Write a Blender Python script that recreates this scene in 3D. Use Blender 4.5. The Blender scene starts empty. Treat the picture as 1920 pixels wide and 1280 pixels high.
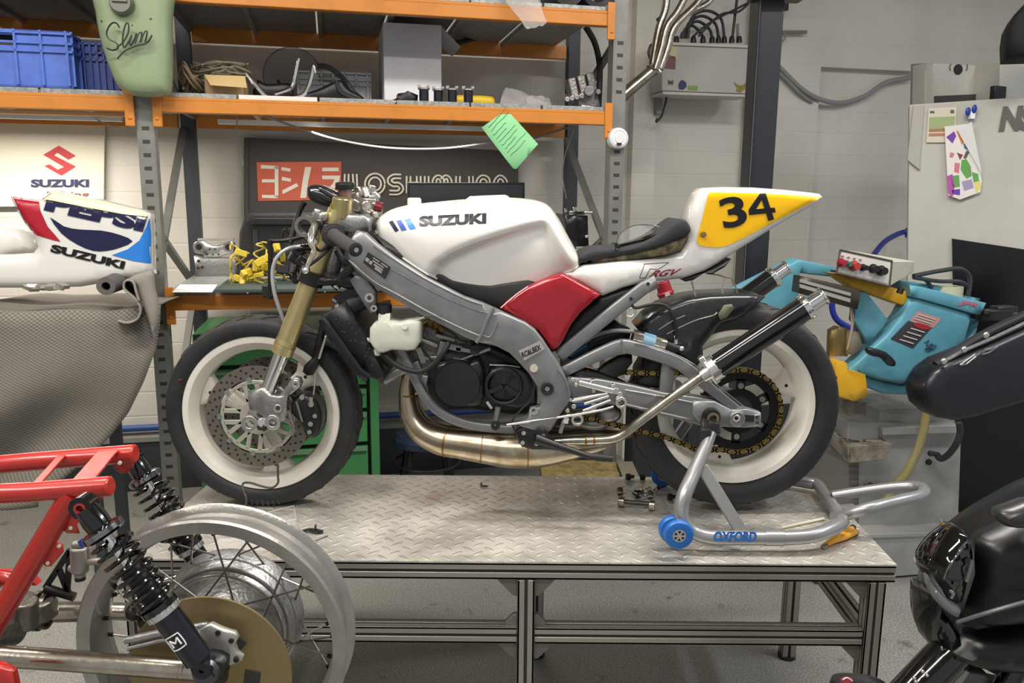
import bpy, bmesh, math, random
import numpy as np
from mathutils import Vector, Matrix
from mathutils.bvhtree import BVHTree
from mathutils.geometry import delaunay_2d_cdt
random.seed(4)
V = Vector
R = math.radians
sc = bpy.context.scene
C = sc.collection
# ---------------------------------------------------------------- camera
F = 1500.0; TH = math.atan(270/1500.0); RO = R(0.45); H = 1.55
cd = bpy.data.cameras.new('camera'); cam = bpy.data.objects.new('camera', cd); C.objects.link(cam)
cd.sensor_width = 36; cd.lens = F/1920*36; cd.clip_start = 0.05
sc.camera = cam
_c, _s = math.cos(RO), math.sin(RO)
_r = V((1,0,0)); _u = V((0, math.sin(TH), math.cos(TH)))
right = _r*_c + _u*_s; up = _u*_c - _r*_s
back = right.cross(up)
cam.matrix_world = Matrix(((right.x,up.x,back.x,0),(right.y,up.y,back.y,0),(right.z,up.z,back.z,H),(0,0,0,1)))
# ---------------------------------------------------------------- view, world
sc.view_settings.view_transform = 'Standard'; sc.view_settings.look = 'None'
sc.view_settings.gamma = 1; sc.view_settings.use_curve_mapping = False
sc.view_settings.exposure = -0.08
w = bpy.data.worlds.new('world'); sc.world = w; w.use_nodes = True
w.node_tree.nodes['Background'].inputs[0].default_value = (0.96,0.98,1,1)
w.node_tree.nodes['Background'].inputs[1].default_value = 0.5
# ---------------------------------------------------------------- lights (ceiling battens and a tube under the left shelf)
def area(name, loc, sx, sy, power, col=(1,.95,.88), rot=(0,0,0)):
    l = bpy.data.lights.new(name,'AREA'); l.shape='RECTANGLE'; l.size=sx; l.size_y=sy; l.energy=power; l.color=col
    o = bpy.data.objects.new(name,l); C.objects.link(o); o.location=loc; o.rotation_euler=rot; return o
area('ceiling_batten_light', (-1.3,1.5,3.25), 1.5,.16, 62, rot=(0,0,0))
area('ceiling_batten_light', (1.0,2.0,3.25), 1.5,.16, 66, rot=(0,0,0))
area('ceiling_batten_light', (-.2,.1,3.25), 1.8,.2, 50, rot=(0,0,0))
area('ceiling_batten_light', (2.9,1.6,3.25), .2,2.0, 46, col=(.92,.95,1))
area('ceiling_batten_light', (-2.6,-.2,3.25), .2,2.0, 44)
area('shelf_tube_light', (-2.2,3.50,1.84), .8,.05, 20, col=(1,.92,.8), rot=(R(0),0,R(12.8)))
area('shelf_tube_light', (-.62,3.85,1.84), 1.3,.05, 10, col=(1,.94,.85), rot=(R(0),0,R(12.8)))
# ---------------------------------------------------------------- pixel -> world point
def ray(px,py):
    a=(px-960)/F; b=-(py-640)/F
    a2=a*_c-b*_s; b2=a*_s+b*_c
    return V((a2, math.cos(TH)+b2*math.sin(TH), -math.sin(TH)+b2*math.cos(TH)))
EYE = V((0,0,H))
def P(px,py,Y): d=ray(px,py); return EYE+d*(Y/d.y)
def PZ(px,py,z): d=ray(px,py); return EYE+d*((z-H)/d.z)
def PL(px,py,o,n): d=ray(px,py); return EYE+d*((o-EYE).dot(n)/d.dot(n))
WA=R(12.8); WT=V((math.cos(WA),math.sin(WA),0)); WN=V((-WT.y,WT.x,0))
RO0=P(284,400,3.15); RO0.z=0
def W(s,off,z): p=RO0+WT*s+WN*off; return V((p.x,p.y,z))          # rack coordinates
def PW(px,py,off): return PL(px,py,RO0+WN*off,WN)
def PWs(px,py,off): p=PW(px,py,off); return (p-RO0).dot(WT), p.z
# ---------------------------------------------------------------- materials
MATS={}
def lin(h):
    h=h.lstrip('#'); r=[int(h[i:i+2],16)/255 for i in (0,2,4)]
    return [(c/12.92 if c<=.04045 else ((c+.055)/1.055)**2.4) for c in r]+[1]
def mat(name,col,rough=.5,metal=0,var=None,bump=None,coat=0,trans=0,alpha=1,spec=None,emit=None,aniso=0):
    if name in MATS: return MATS[name]
    m=bpy.data.materials.new(name); m.use_nodes=True; nt=m.node_tree; b=nt.nodes['Principled BSDF']
    b.inputs['Base Color'].default_value=lin(col); b.inputs['Roughness'].default_value=rough; b.inputs['Metallic'].default_value=metal
    b.inputs['Coat Weight'].default_value=coat; b.inputs['Coat Roughness'].default_value=.05
    b.inputs['Transmission Weight'].default_value=trans; b.inputs['Alpha'].default_value=alpha
    if spec is not None: b.inputs['Specular IOR Level'].default_value=spec
    if emit: b.inputs['Emission Color'].default_value=lin(emit[0]); b.inputs['Emission Strength'].default_value=emit[1]
    if aniso: b.inputs['Anisotropic'].default_value=aniso
    if var or bump: tc=nt.nodes.new('ShaderNodeTexCoord')
    if var:   # (scale, colour2, threshold_low, threshold_high[, distort])
        n=nt.nodes.new('ShaderNodeTexNoise'); n.inputs['Scale'].default_value=var[0]; n.inputs['Detail'].default_value=6; n.inputs['Roughness'].default_value=.65
        nt.links.new(tc.outputs['Object'],n.inputs['Vector'])
        r=nt.nodes.new('ShaderNodeValToRGB'); r.color_ramp.elements[0].position=var[2]; r.color_ramp.elements[1].position=var[3]
        r.color_ramp.elements[0].color=lin(var[1]); r.color_ramp.elements[1].color=lin(col)
        nt.links.new(n.outputs['Fac'],r.inputs['Fac']); nt.links.new(r.outputs['Color'],b.inputs['Base Color'])
    if bump:
        n=nt.nodes.new('ShaderNodeTexNoise'); n.inputs['Scale'].default_value=bump[0]; n.inputs['Detail'].default_value=4
        nt.links.new(tc.outputs['Object'],n.inputs['Vector'])
        bp=nt.nodes.new('ShaderNodeBump'); bp.inputs['Strength'].default_value=bump[1]; bp.inputs['Distance'].default_value=.01
        nt.links.new(n.outputs['Fac'],bp.inputs['Height']); nt.links.new(bp.outputs['Normal'],b.inputs['Normal'])
    MATS[name]=m; return m
white_paint=mat('white_gloss_paint','#dddbd6',.16,coat=.6)
white_rim=mat('white_wheel_paint','#e6e2d8',.32,coat=.2,var=(9,'#d8d3c7',.3,.6))
red_paint=mat('red_gloss_paint','#96041a',.18,coat=.5)
redframe=mat('red_frame_paint','#ad241d',.3,coat=.4)
yellow_vinyl=mat('yellow_vinyl','#efb800',.3)
black_vinyl=mat('black_vinyl','#0c0b0f',.35)
navy_vinyl=mat('navy_vinyl','#17183f',.35); blue_vinyl=mat('blue_vinyl','#1743a5',.35); sky_vinyl=mat('sky_vinyl','#2a7bd2',.35)
red_vinyl=mat('red_vinyl','#a8172b',.35)
frame_grey=mat('silver_frame_paint','#898a8c',.38,.5,var=(14,'#7f8082',.35,.6))
alu=mat('cast_aluminium','#a6a6a6',.38,.8,var=(30,'#8c8c8a',.35,.6),bump=(180,.15))
alu_bright=mat('machined_aluminium','#d6d4d0',.25,.95)
chrome=mat('chrome','#e6e6e6',.1,1)
steel=mat('stainless_steel','#b3a894',.27,.95,var=(22,'#94805f',.3,.55))
nickel=mat('nickel_plate','#b9b3a6',.24,.95,var=(12,'#8f877a',.35,.6),bump=(60,.06))
gold_fork=mat('gold_anodised','#cbbd8c',.34,.75,var=(6,'#bfb07c',.35,.6))
gold_chain=mat('gold_chain_steel','#8f7c4c',.4,.8)
disc_gold=mat('bronze_brake_disc','#8d7c58',.42,.6)
disc_steel=mat('steel_brake_disc','#77726a',.33,.85,var=(20,'#5c574f',.35,.6))
disc_dark=mat('worn_brake_disc','#7d776e',.36,.7)
rubber=mat('tyre_rubber','#242427',.62,var=(16,'#1b1b1d',.35,.6),bump=(220,.12))
rubber_tread=mat('tyre_tread_rubber','#3d3b3a',.68,var=(20,'#312f2f',.35,.6),bump=(90,.25))
black_plastic=mat('black_plastic','#131316',.42)
black_soft=mat('black_rubber','#1c1c1f',.6)
black_gloss=mat('black_gloss','#08080a',.12,coat=.5)
black_matte=mat('matte_black_bodywork','#101012',.34)
carbon=mat('carbon_fibre','#26262a',.3,coat=.3,var=(160,'#18181a',.4,.6))
foam=mat('seat_foam','#2d2e31',.85,bump=(300,.2))
grip_rubber=mat('grip_rubber','#3a3a3c',.75,bump=(240,.3))
orange=mat('orange_rack_paint','#cb7f2c',.42,var=(7,'#ae6d29',.2,.5))
galv=mat('galvanised_steel','#a9aaa6',.45,.35,var=(60,'#7f8586',.38,.62))
rackgrey=mat('grey_rack_steel','#84847f',.45,.3,var=(9,'#74746f',.3,.6))
rackgrey_dark=mat('dark_rack_steel','#43454c',.5,.3)
slot_black=mat('slot_shadow_steel','#3b3a34',.6,.2)
extr=mat('anodised_extrusion','#a5a198',.36,.75)
groove=mat('extrusion_groove','#3e3c38',.6,.3)
green_metal=mat('green_cabinet_paint','#3b7a45',.42); green_dark=mat('green_cabinet_gap','#0c1a0f',.6)
blue_crate=mat('blue_crate_plastic','#5474cc',.45,var=(12,'#4a66ba',.35,.6))
navy_crate=mat('dark_blue_crate_plastic','#2c3d80',.5)
sage=mat('sage_green_paint','#8f9f7f',.32,coat=.3,var=(3,'#83936f',.3,.7))
card=mat('brown_cardboard','#b3936a',.8,var=(8,'#a58560',.3,.6))
white_card=mat('white_cardboard','#efedf1',.75,var=(4,'#e4e2e7',.35,.6))
paper=mat('white_paper','#ecebe8',.8); cream_board=mat('cream_poster_board','#e6dfcd',.55)
green_paper=mat('green_paper_tag','#92d59a',.8)
ink=mat('pen_ink','#3e6a4c',.7)
banner=mat('charcoal_banner','#4c4846',.7); banner_orange=mat('orange_red_print','#d2644b',.6); cream_print=mat('cream_print','#efe7d6',.6)
print_red=mat('poster_red','#c23a42',.6); print_navy=mat('poster_navy','#2b2f5c',.6)
cloth=mat('grey_blanket','#8c8780',.95)
clear=mat('clear_plastic','#dcdcdc',.12,trans=.0,alpha=.12)
clear2=mat('clear_bag_plastic','#d8d5d2',.15,alpha=.38)
translucent=mat('white_translucent_tank','#d3d5c6',.35,coat=.2)
yellow_plastic=mat('yellow_plastic','#d8b511',.4); yellow_conn=mat('yellow_connector','#dfc53c',.45)
red_plug=mat('red_plug_plastic','#8e1d2b',.4)
saw_blue=mat('saw_blue_paint','#5b98aa',.42,var=(5,'#528c9e',.3,.6)); saw_yellow=mat('saw_yellow_paint','#d09f20',.45)
saw_beige=mat('control_box_beige','#c4bfb0',.45)
base_grey=mat('machine_base_paint','#a3a3a3',.5,var=(3.5,'#8f8e89',.35,.55))
dirty=mat('oily_machine_paint','#9a958a',.5,var=(7,'#5f5848',.34,.52))
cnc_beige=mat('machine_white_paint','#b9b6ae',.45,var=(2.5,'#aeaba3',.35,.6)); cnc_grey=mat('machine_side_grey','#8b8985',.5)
cnc_text=mat('machine_grey_lettering','#55524f',.5)
post_black=mat('black_post_paint','#292a30',.38,.2)
blue_pipe=mat('blue_hose_rubber','#23348f',.45); grey_cable=mat('grey_cable_sheath','#8d8d8f',.5); hose_tan=mat('yellowed_hose','#9c9263',.35,coat=.3)
stand_grey=mat('silver_stand_paint','#9d9d9f',.32,.6); stand_blue=mat('blue_wheel_plastic','#2468b8',.4)
blue_print=mat('blue_lettering','#2c6fc4',.5)
wood=mat('pallet_wood','#8b7a4b',.7,var=(20,'#5d502f',.35,.6))
glass_dark=mat('smoked_lens','#050506',.05,coat=1); glow=mat('daylight_strip','#77787a',.25)
purple=mat('purple_print','#6a3a9c',.6); leaf_green=mat('green_print','#5d9a4a',.6); pink=mat('pink_print','#c4727e',.6); map_green=mat('map_green','#98a878',.6)
magnet_blue=mat('blue_magnet_plastic','#1f3a9c',.35)
tan_metal=mat('brass_plate','#8c7b4e',.4,.6)
# ---------------------------------------------------------------- mesh builder
class MB:
    def __init__(s): s.v=[]; s.f=[]; s.m=[]; s.mi=0
    def add(s,vs,fs,mi=None):
        b=len(s.v); s.v+= [V(x) for x in vs]; s.f+=[[i+b for i in f] for f in fs]; s.m+=[s.mi if mi is None else mi]*len(fs); return s
    def box(s,c,d,x=(1,0,0),z=(0,0,1)):
        x=V(x).normalized(); z=V(z); z=(z-x*z.dot(x)).normalized(); y=z.cross(x); c=V(c)
        vs=[c+x*(i*d[0]/2)+y*(j*d[1]/2)+z*(k*d[2]/2) for i in(-1,1) for j in(-1,1) for k in(-1,1)]
        return s.add(vs,[(0,1,3,2),(4,6,7,5),(0,4,5,1),(2,3,7,6),(0,2,6,4),(1,5,7,3)])
    def bar(s,a,b,w,h,up=(0,0,1)):      # box from a to b
        a,b=V(a),V(b); return s.box((a+b)/2,((b-a).length,w,h),b-a,up)
    def tube(s,pts,r,n=12,closed=False,sub=0,caps=True):
        pts=[V(p) for p in pts]
        rs=list(r) if isinstance(r,(list,tuple)) else [r]*len(pts)
        if sub: pts,rs=catmull(pts,rs,sub,closed)
        k=len(pts); rings=[]; prev=None
        for i,p in enumerate(pts):
            if closed: t=pts[(i+1)%k]-pts[i-1]
            else: t=pts[min(i+1,k-1)]-pts[max(i-1,0)]
            if t.length<1e-9: t=V((0,0,1))
            t.normalize()
            if prev is None:
                a=V((0,0,1)) if abs(t.z)<.9 else V((1,0,0)); nrm=(a-t*a.dot(t)).normalized()
            else:
                nrm=prev-t*prev.dot(t); nrm=nrm.normalized() if nrm.length>1e-6 else t.orthogonal().normalized()
            prev=nrm; bi=t.cross(nrm)
            rings.append([p+(nrm*math.cos(2*math.pi*j/n)+bi*math.sin(2*math.pi*j/n))*rs[i] for j in range(n)])
        fs=[]; m=k if closed else k-1
        for i in range(m):
            i2=(i+1)%k
            for j in range(n): fs.append((i*n+j,i*n+(j+1)%n,i2*n+(j+1)%n,i2*n+j))
        if caps and not closed: fs.append(tuple(range(n-1,-1,-1))); fs.append(tuple((k-1)*n+j for j in range(n)))
        return s.add([x for rg in rings for x in rg],fs)
    def cyl(s,a,b,r,r2=None,n=24): return s.tube([a,b],[r,r if r2 is None else r2],n)
    def lathe(s,prof,o,ax=(0,1,0),n=48,closed=True,ref=None):   # prof (radius, along)
        ax=V(ax).normalized(); o=V(o); u=V(ref) if ref else (V((1,0,0)) if abs(ax.x)<.9 else V((0,0,1))); u=(u-ax*u.dot(ax)).normalized(); w=ax.cross(u); k=len(prof)
        vs=[o+ax*a+(u*math.cos(2*math.pi*j/n)+w*math.sin(2*math.pi*j/n))*r for j in range(n) for r,a in prof]
        fs=[]
        for j in range(n):
            j2=(j+1)%n
            for i in range(k if closed else k-1):
                i2=(i+1)%k; fs.append((j*k+i,j*k+i2,j2*k+i2,j2*k+i))
        return s.add(vs,fs)
    def ball(s,c,r,n=14,sc_=(1,1,1)):
        prof=[(max(1e-5,math.sin(math.pi*i/n)),-math.cos(math.pi*i/n)) for i in range(n+1)]
        k0=len(s.v); s.lathe([(a*r,b*r) for a,b in prof],(0,0,0),(0,0,1),n*2,closed=False)
        c=V(c)
        for i in range(k0,len(s.v)): q=s.v[i]; s.v[i]=c+V((q.x*sc_[0],q.y*sc_[1],q.z*sc_[2]))
        return s
    def prism(s,pts,ext):       # planar outline extruded by vector
        pts=[V(p) for p in pts]; e=V(ext); n=len(pts)
        return s.add(pts+[p+e for p in pts],[tuple(range(n)),tuple(range(2*n-1,n-1,-1))]+[(i,i+n,(i+1)%n+n,(i+1)%n) for i in range(n)])
def catmull(p,r,sub,closed=False):
    k=len(p); o=[]; q=[]
    for i in range(k if closed else k-1):
        g=(lambda j:p[j%k]) if closed else (lambda j:p[min(max(j,0),k-1)])
        a,b,c,d=g(i-1),g(i),g(i+1),g(i+2); r0,r1=r[i],r[(i+1)%k]
        for j in range(sub):
            t=j/sub; o.append(.5*((2*b)+(c-a)*t+(2*a-5*b+4*c-d)*t*t+(3*b-a-3*c+d)*t**3)); q.append(r0+(r1-r0)*t)
    if not closed: o.append(p[-1]); q.append(r[-1])
    return o,q
LOC={}
SPLIT={'axle_nut','damper_fitting','script_lettering','conduit_cable','horn_bracket','bobbin','weld_bead','sprocket_bolt','rivet','axle_clamp','axle_end','castor','fitting','hook','caliper_bolt','cap','port','hole','rearset_bolt','cover_bolt','bottle_lug','weld_seam','carrier_window','bracket_hole','gusset_hole','headstock_bolt','subframe_bolt','stud','hose_clamp','grease_lump','fork_bolt','bracket_bolt','lens_trim','plug_cable','foot_bracket','tip'}
def wl(o): return LOC.get(o.name,V((0,0,0))) if o else V((0,0,0))
def obj(name,mb,m,parent=None,bevel=0,smooth=35,label=None,cat=None,group=None,kind=None,segs=2,sub=0):
    if name in SPLIT and len(mb.v)>8:
        par_=list(range(len(mb.v)))
        def fd(i):
            while par_[i]!=i: par_[i]=par_[par_[i]]; i=par_[i]
            return i
        for f_ in mb.f:
            for q_ in f_[1:]: par_[fd(q_)]=fd(f_[0])
        gr={}
        for k_,f_ in enumerate(mb.f): gr.setdefault(fd(f_[0]),[]).append(k_)
        if 1<len(gr)<40:
            SPLIT.discard(name); last=None
            for ks in gr.values():
                m2=MB(); mp={}
                for k_ in ks:
                    for q_ in mb.f[k_]:
                        if q_ not in mp: mp[q_]=len(m2.v); m2.v.append(mb.v[q_])
                    m2.f.append([mp[q_] for q_ in mb.f[k_]]); m2.m.append(mb.m[k_])
                last=obj(name,m2,m,parent,bevel,smooth,label,cat,group,kind,segs,sub)
            SPLIT.add(name); return last
    off=wl(parent); me=bpy.data.meshes.new(name)
    me.from_pydata([tuple(v-off) for v in mb.v],[],mb.f)
    for x in (m if isinstance(m,(list,tuple)) else [m]): me.materials.append(x)
    if any(mb.m): me.polygons.foreach_set('material_index',mb.m)
    bm=bmesh.new(); bm.from_mesh(me); bmesh.ops.recalc_face_normals(bm,faces=bm.faces); bm.to_mesh(me); bm.free()
    if smooth: me.shade_smooth(); me.set_sharp_from_angle(angle=R(smooth))
    me.update()
    o=bpy.data.objects.new(name,me); C.objects.link(o)
    if parent: o.parent=parent
    LOC[o.name]=off.copy()
    if bevel:
        b=o.modifiers.new('bevel','BEVEL'); b.width=bevel; b.segments=segs; b.limit_method='ANGLE'; b.angle_limit=R(40); b.harden_normals=False
    if sub: s_=o.modifiers.new('subdivision','SUBSURF'); s_.levels=s_.render_levels=sub
    tag(o,label,cat,group,kind); return o
def tag(o,label=None,cat=None,group=None,kind=None):
    if label: o['label']=label
    if cat: o['category']=cat
    if group: o['group']=group
    if kind: o['kind']=kind
    return o
def thing(name,label,cat,loc,group=None):
    o=bpy.data.objects.new(name,None); C.objects.link(o); o.location=loc; o.empty_display_size=.05; LOC[o.name]=V(loc); return tag(o,label,cat,group)
def dup(root,loc,rotz=0,label=None,group=None):
    def cp(o,par):
        c=o.copy(); C.objects.link(c); c.parent=par
        for ch in list(o.children): cp(ch,c)
        return c
    r=cp(root,None); r.location=loc; r.rotation_euler=(0,0,rotz)
    if label: r['label']=label
    if group: r['group']=group
    return r
# ---------------------------------------------------------------- 2-D outlines -> rounded solids
def dist_seg(pts,a,b):
    ab=b-a; L=(ab*ab).sum(1); L[L==0]=1e-12
    ap=pts[:,None,:]-a[None]; t=np.clip((ap*ab[None]).sum(2)/L[None],0,1)
    return np.sqrt((((ap-ab[None]*t[:,:,None]))**2).sum(2))
def inside(pts,poly):
    x,y=pts[:,0],pts[:,1]; c=np.zeros(len(pts),bool); n=len(poly)
    for i in range(n):
        x1,y1=poly[i]; x2,y2=poly[(i+1)%n]
        if y1==y2: continue
        cond=((y1>y)!=(y2>y))&(x<(x2-x1)*(y-y1)/(y2-y1)+x1); c^=cond
    return c
def smooth2(pl,sub): 
    if not sub: return [tuple(p) for p in pl]
    a,_=catmull([V((p[0],p[1],0)) for p in pl],[0]*len(pl),sub,True); return [(p.x,p.y) for p in a]
def fillmesh(pl,grid,insets=()):
    P_=np.array(pl,float); area_=0.5*np.sum(P_[:,0]*np.roll(P_[:,1],-1)-np.roll(P_[:,0],-1)*P_[:,1])
    if area_<0: P_=P_[::-1]
    # densify
    q=[]
    for i in range(len(P_)):
        a,b=P_[i],P_[(i+1)%len(P_)]; k=max(1,int(np.linalg.norm(b-a)/grid)); 
        for j in range(k): q.append(a+(b-a)*j/k)
    P_=np.array(q); n=len(P_); A_,B_=P_,np.roll(P_,-1,0)
    cand=[]
    tan=np.roll(P_,-1,0)-np.roll(P_,1,0); tan/=np.maximum(np.linalg.norm(tan,axis=1),1e-9)[:,None]; nr=np.stack([-tan[:,1],tan[:,0]],1)
    for d in insets:
        c=P_+nr*d; dd=dist_seg(c,A_,B_).min(1); c=c[(dd>.85*d)&inside(c,P_)]
        if len(c): cand.append(c)
    x0,y0=P_.min(0); x1,y1=P_.max(0)
    gx,gy=np.meshgrid(np.arange(x0,x1,grid),np.arange(y0,y1,grid)); gx=gx+ (np.arange(gx.shape[0])%2)[:,None]*grid/2
    g=np.stack([gx.ravel(),gy.ravel()],1); g=g[inside(g,P_)]
    if len(g):
        dd=dist_seg(g,A_,B_).min(1); m0=max(insets) if insets else 0; g=g[dd>m0+grid*.45]; cand.append(g)
    pts=[V((a,b)) for a,b in P_]+[V((a,b)) for c in cand for a,b in c]
    vs,es,fs,_,_,_=delaunay_2d_cdt(pts,[],[list(range(n))],1,1e-7)
    vs=np.array([(v.x,v.y) for v in vs]); d=dist_seg(vs,A_,B_).min(1)
    # boundary edges
    cnt={}
    for f in fs:
        for i in range(len(f)):
            e=(f[i],f[(i+1)%len(f)]); cnt[e]=1
    bd=[e for e in cnt if (e[1],e[0]) not in cnt]
    return vs,fs,d,bd
def puff(name,px,Y0,Y1,r,m,parent=None,grid=.02,sm=0,Yref=None,disp=None,width=None,mb=None,world=False,frame=None,**kw):
    """side-view outline in photo pixels placed at depth Y0..Y1 with rounded edges r"""
    h=(Y1-Y0)/2; r=min(r,h); yr=(Y0+r*.6) if Yref is None else Yref
    if frame:  # frame=(origin,xdir,ydir,normal-away): outline by PL
        o,xd,zd,nd=frame; pl=[]
        for p in px: q=PL(p[0],p[1],o+nd*(yr),nd)-o; pl.append((q.dot(xd),q.dot(zd)))
        mk=lambda x,z,y: o+xd*x+zd*z+nd*y
    else:
        pl=[tuple(p) for p in px] if world else [(lambda q:(q.x,q.z))(P(p[0],p[1],yr)) for p in px]
        mk=lambda x,z,y: V((x,y,z))
    pl=smooth2(pl,sm)
    vs,fs,d,bd=fillmesh(pl,grid,[r*.12,r*.35,r*.7] if r>.004 else ([r] if r>0 else []))
    k=len(vs); f_=[];b_=[]
    for i in range(k):
        t=min(d[i]/r,1) if r>0 else 1; e=r*(1-math.sqrt(max(0,1-(1-t)**2)))
        hw=h if width is None else width(*vs[i]); mid=(Y0+Y1)/2; y0,y1=mid-hw,mid+hw
        e=min(e,hw)
        dd=disp(vs[i][0],vs[i][1],d[i]) if disp else 0
        f_.append(mk(vs[i][0],vs[i][1],y0+e+dd)); b_.append(mk(vs[i][0],vs[i][1],y1-e-dd))
    mb_=mb or MB(); fr=[tuple(f) for f in fs]
    mb_.add(f_+b_,fr+[tuple(reversed([i+k for i in f])) for f in fs]+[(a,a+k,b+k,b) for a,b in bd])
    if mb: return mb
    return obj(name,mb_,m,parent,smooth=kw.pop('smooth',50),**kw)
def conform(o,target,off=.0012,sub=0):
    tm=target.data; tl=wl(target)
    bv=BVHTree.FromPolygons([v.co+tl for v in tm.vertices],[tuple(p.vertices) for p in tm.polygons])
    ol=wl(o)
    for v in o.data.vertices:
        w_=v.co+ol; d=(w_-EYE).normalized(); h=bv.ray_cast(EYE,d)
        if h[0] is None:
            h2=bv.find_nearest(w_); 
            if h2[0] is not None: v.co=h2[0]-d*off-ol
        else: v.co=h[0]-d*off-ol
    o.data.update()
def decal(name,px,m,parent,target=None,Y=None,plane=None,grid=.012,sm=0,off=.0012,**kw):
    """flat sheet cut to an outline and laid on a surface"""
    pf=plane or (lambda a,b:P(a,b,Y)); q=[pf(*p) for p in px]; o=q[0]
    nrm=V((0,0,0))
    for i in range(1,len(q)-1): nrm+=(q[i]-o).cross(q[i+1]-o)
    nrm.normalize(); xd=(q[1]-o).normalized(); yd=nrm.cross(xd)
    pl=smooth2([((p-o).dot(xd),(p-o).dot(yd)) for p in q],sm)
    vs,fs,d,bd=fillmesh(pl,grid,[])
    mb=MB(); toward=(EYE-o).normalized(); n2=nrm if nrm.dot(toward)>0 else -nrm
    mb.add([o+xd*a+yd*b+n2*off for a,b in vs],[tuple(f) for f in fs])
    ob=obj(name,mb,m,parent,**kw)
    if target: conform(ob,target,off)
    return ob
def text(s,px,m,parent=None,name='lettering',Y=None,plane=None,target=None,bold=.03,shear=0,off=.0012,depth=0,**kw):
    """px: top-left, top-right, bottom-left pixels of the text box"""
    pf=plane or (lambda a,b:P(a,b,Y)); tl,tr,bl=[pf(*p) for p in px]
    cu=bpy.data.curves.new('t','FONT'); cu.body=s; cu.offset=bold; cu.shear=shear; cu.resolution_u=4; cu.extrude=0
    to=bpy.data.objects.new('t',cu); C.objects.link(to); bpy.context.view_layer.update()
    me=bpy.data.meshes.new_from_object(to.evaluated_get(bpy.context.evaluated_depsgraph_get()))
    bpy.data.objects.remove(to); bpy.data.curves.remove(cu)
    xs=[v.co.x for v in me.vertices]; ys=[v.co.y for v in me.vertices]
    x0,x1,y0,y1=min(xs),max(xs),min(ys),max(ys)
    xd=tr-tl; yd=tl-bl; n=xd.cross(yd).normalized()
    if n.dot(EYE-tl)<0: n=-n
    vv=[bl+xd*((v.co.x-x0)/(x1-x0))+yd*((v.co.y-y0)/(y1-y0))+n*off for v in me.vertices]
    mb=MB(); mb.add(vv,[tuple(p.vertices) for p in me.polygons]); bpy.data.meshes.remove(me)
    ob=obj(name,mb,m,parent,smooth=0,**kw)
    if target:
        bm=bmesh.new(); bm.from_mesh(ob.data); bmesh.ops.triangulate(bm,faces=bm.faces)
        bmesh.ops.subdivide_edges(bm,edges=bm.edges,cuts=1); bm.to_mesh(ob.data); bm.free(); conform(ob,target,off)
    return ob
def stroke(s_pts,r,m,parent,name='lettering',plane=None,Y=None,target=None,off=.001,n=6,sub=5,mb=None):
    pf=plane or (lambda a,b:P(a,b,Y)); mbb=mb or MB()
    for pts in s_pts: mbb.tube([pf(*p) for p in pts],r,n,sub=sub)
    if mb: return
    o=obj(name,mbb,m,parent)
    if target: conform(o,target,off)
    return o
# ================================================================ the room
def wall_mat():
    m=bpy.data.materials.new('painted_blockwork'); m.use_nodes=True; nt=m.node_tree; b=nt.nodes['Principled BSDF']; N=nt.nodes.new; L=nt.links.new
    tc=N('ShaderNodeTexCoord'); sp=N('ShaderNodeSeparateXYZ'); cb=N('ShaderNodeCombineXYZ'); L(tc.outputs['Object'],sp.inputs[0]); L(sp.outputs[0],cb.inputs[0]); L(sp.outputs[2],cb.inputs[1])
    br=N('ShaderNodeTexBrick'); L(cb.outputs[0],br.inputs['Vector']); br.inputs['Scale'].default_value=1; br.inputs['Mortar Size'].default_value=.006; br.inputs['Mortar Smooth'].default_value=.6
    br.inputs['Brick Width'].default_value=.44; br.inputs['Row Height'].default_value=.13; br.inputs['Color1'].default_value=(1,1,1,1); br.inputs['Color2'].default_value=(1,1,1,1); br.inputs['Mortar'].default_value=(0,0,0,1)
    n=N('ShaderNodeTexNoise'); n.inputs['Scale'].default_value=55; n.inputs['Detail'].default_value=5; L(tc.outputs['Object'],n.inputs['Vector'])
    ma=N('ShaderNodeMath'); ma.operation='MULTIPLY_ADD'; L(n.outputs['Fac'],ma.inputs[0]); ma.inputs[1].default_value=.5; L(br.outputs['Color'],ma.inputs[2])
    bp=N('ShaderNodeBump'); bp.inputs['Strength'].default_value=.3; bp.inputs['Distance'].default_value=.008; L(ma.outputs[0],bp.inputs['Height']); L(bp.outputs['Normal'],b.inputs['Normal'])
    n2=N('ShaderNodeTexNoise'); n2.inputs['Scale'].default_value=1.6; n2.inputs['Detail'].default_value=7; L(tc.outputs['Object'],n2.inputs['Vector'])
    r=N('ShaderNodeValToRGB'); r.color_ramp.elements[0].position=.3; r.color_ramp.elements[1].position=.62; r.color_ramp.elements[0].color=lin('#c9c4bb'); r.color_ramp.elements[1].color=lin('#dad6cd')
    L(n2.outputs['Fac'],r.inputs['Fac']); L(r.outputs['Color'],b.inputs['Base Color']); b.inputs['Roughness'].default_value=.6
    return m
WM=wall_mat()
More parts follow.
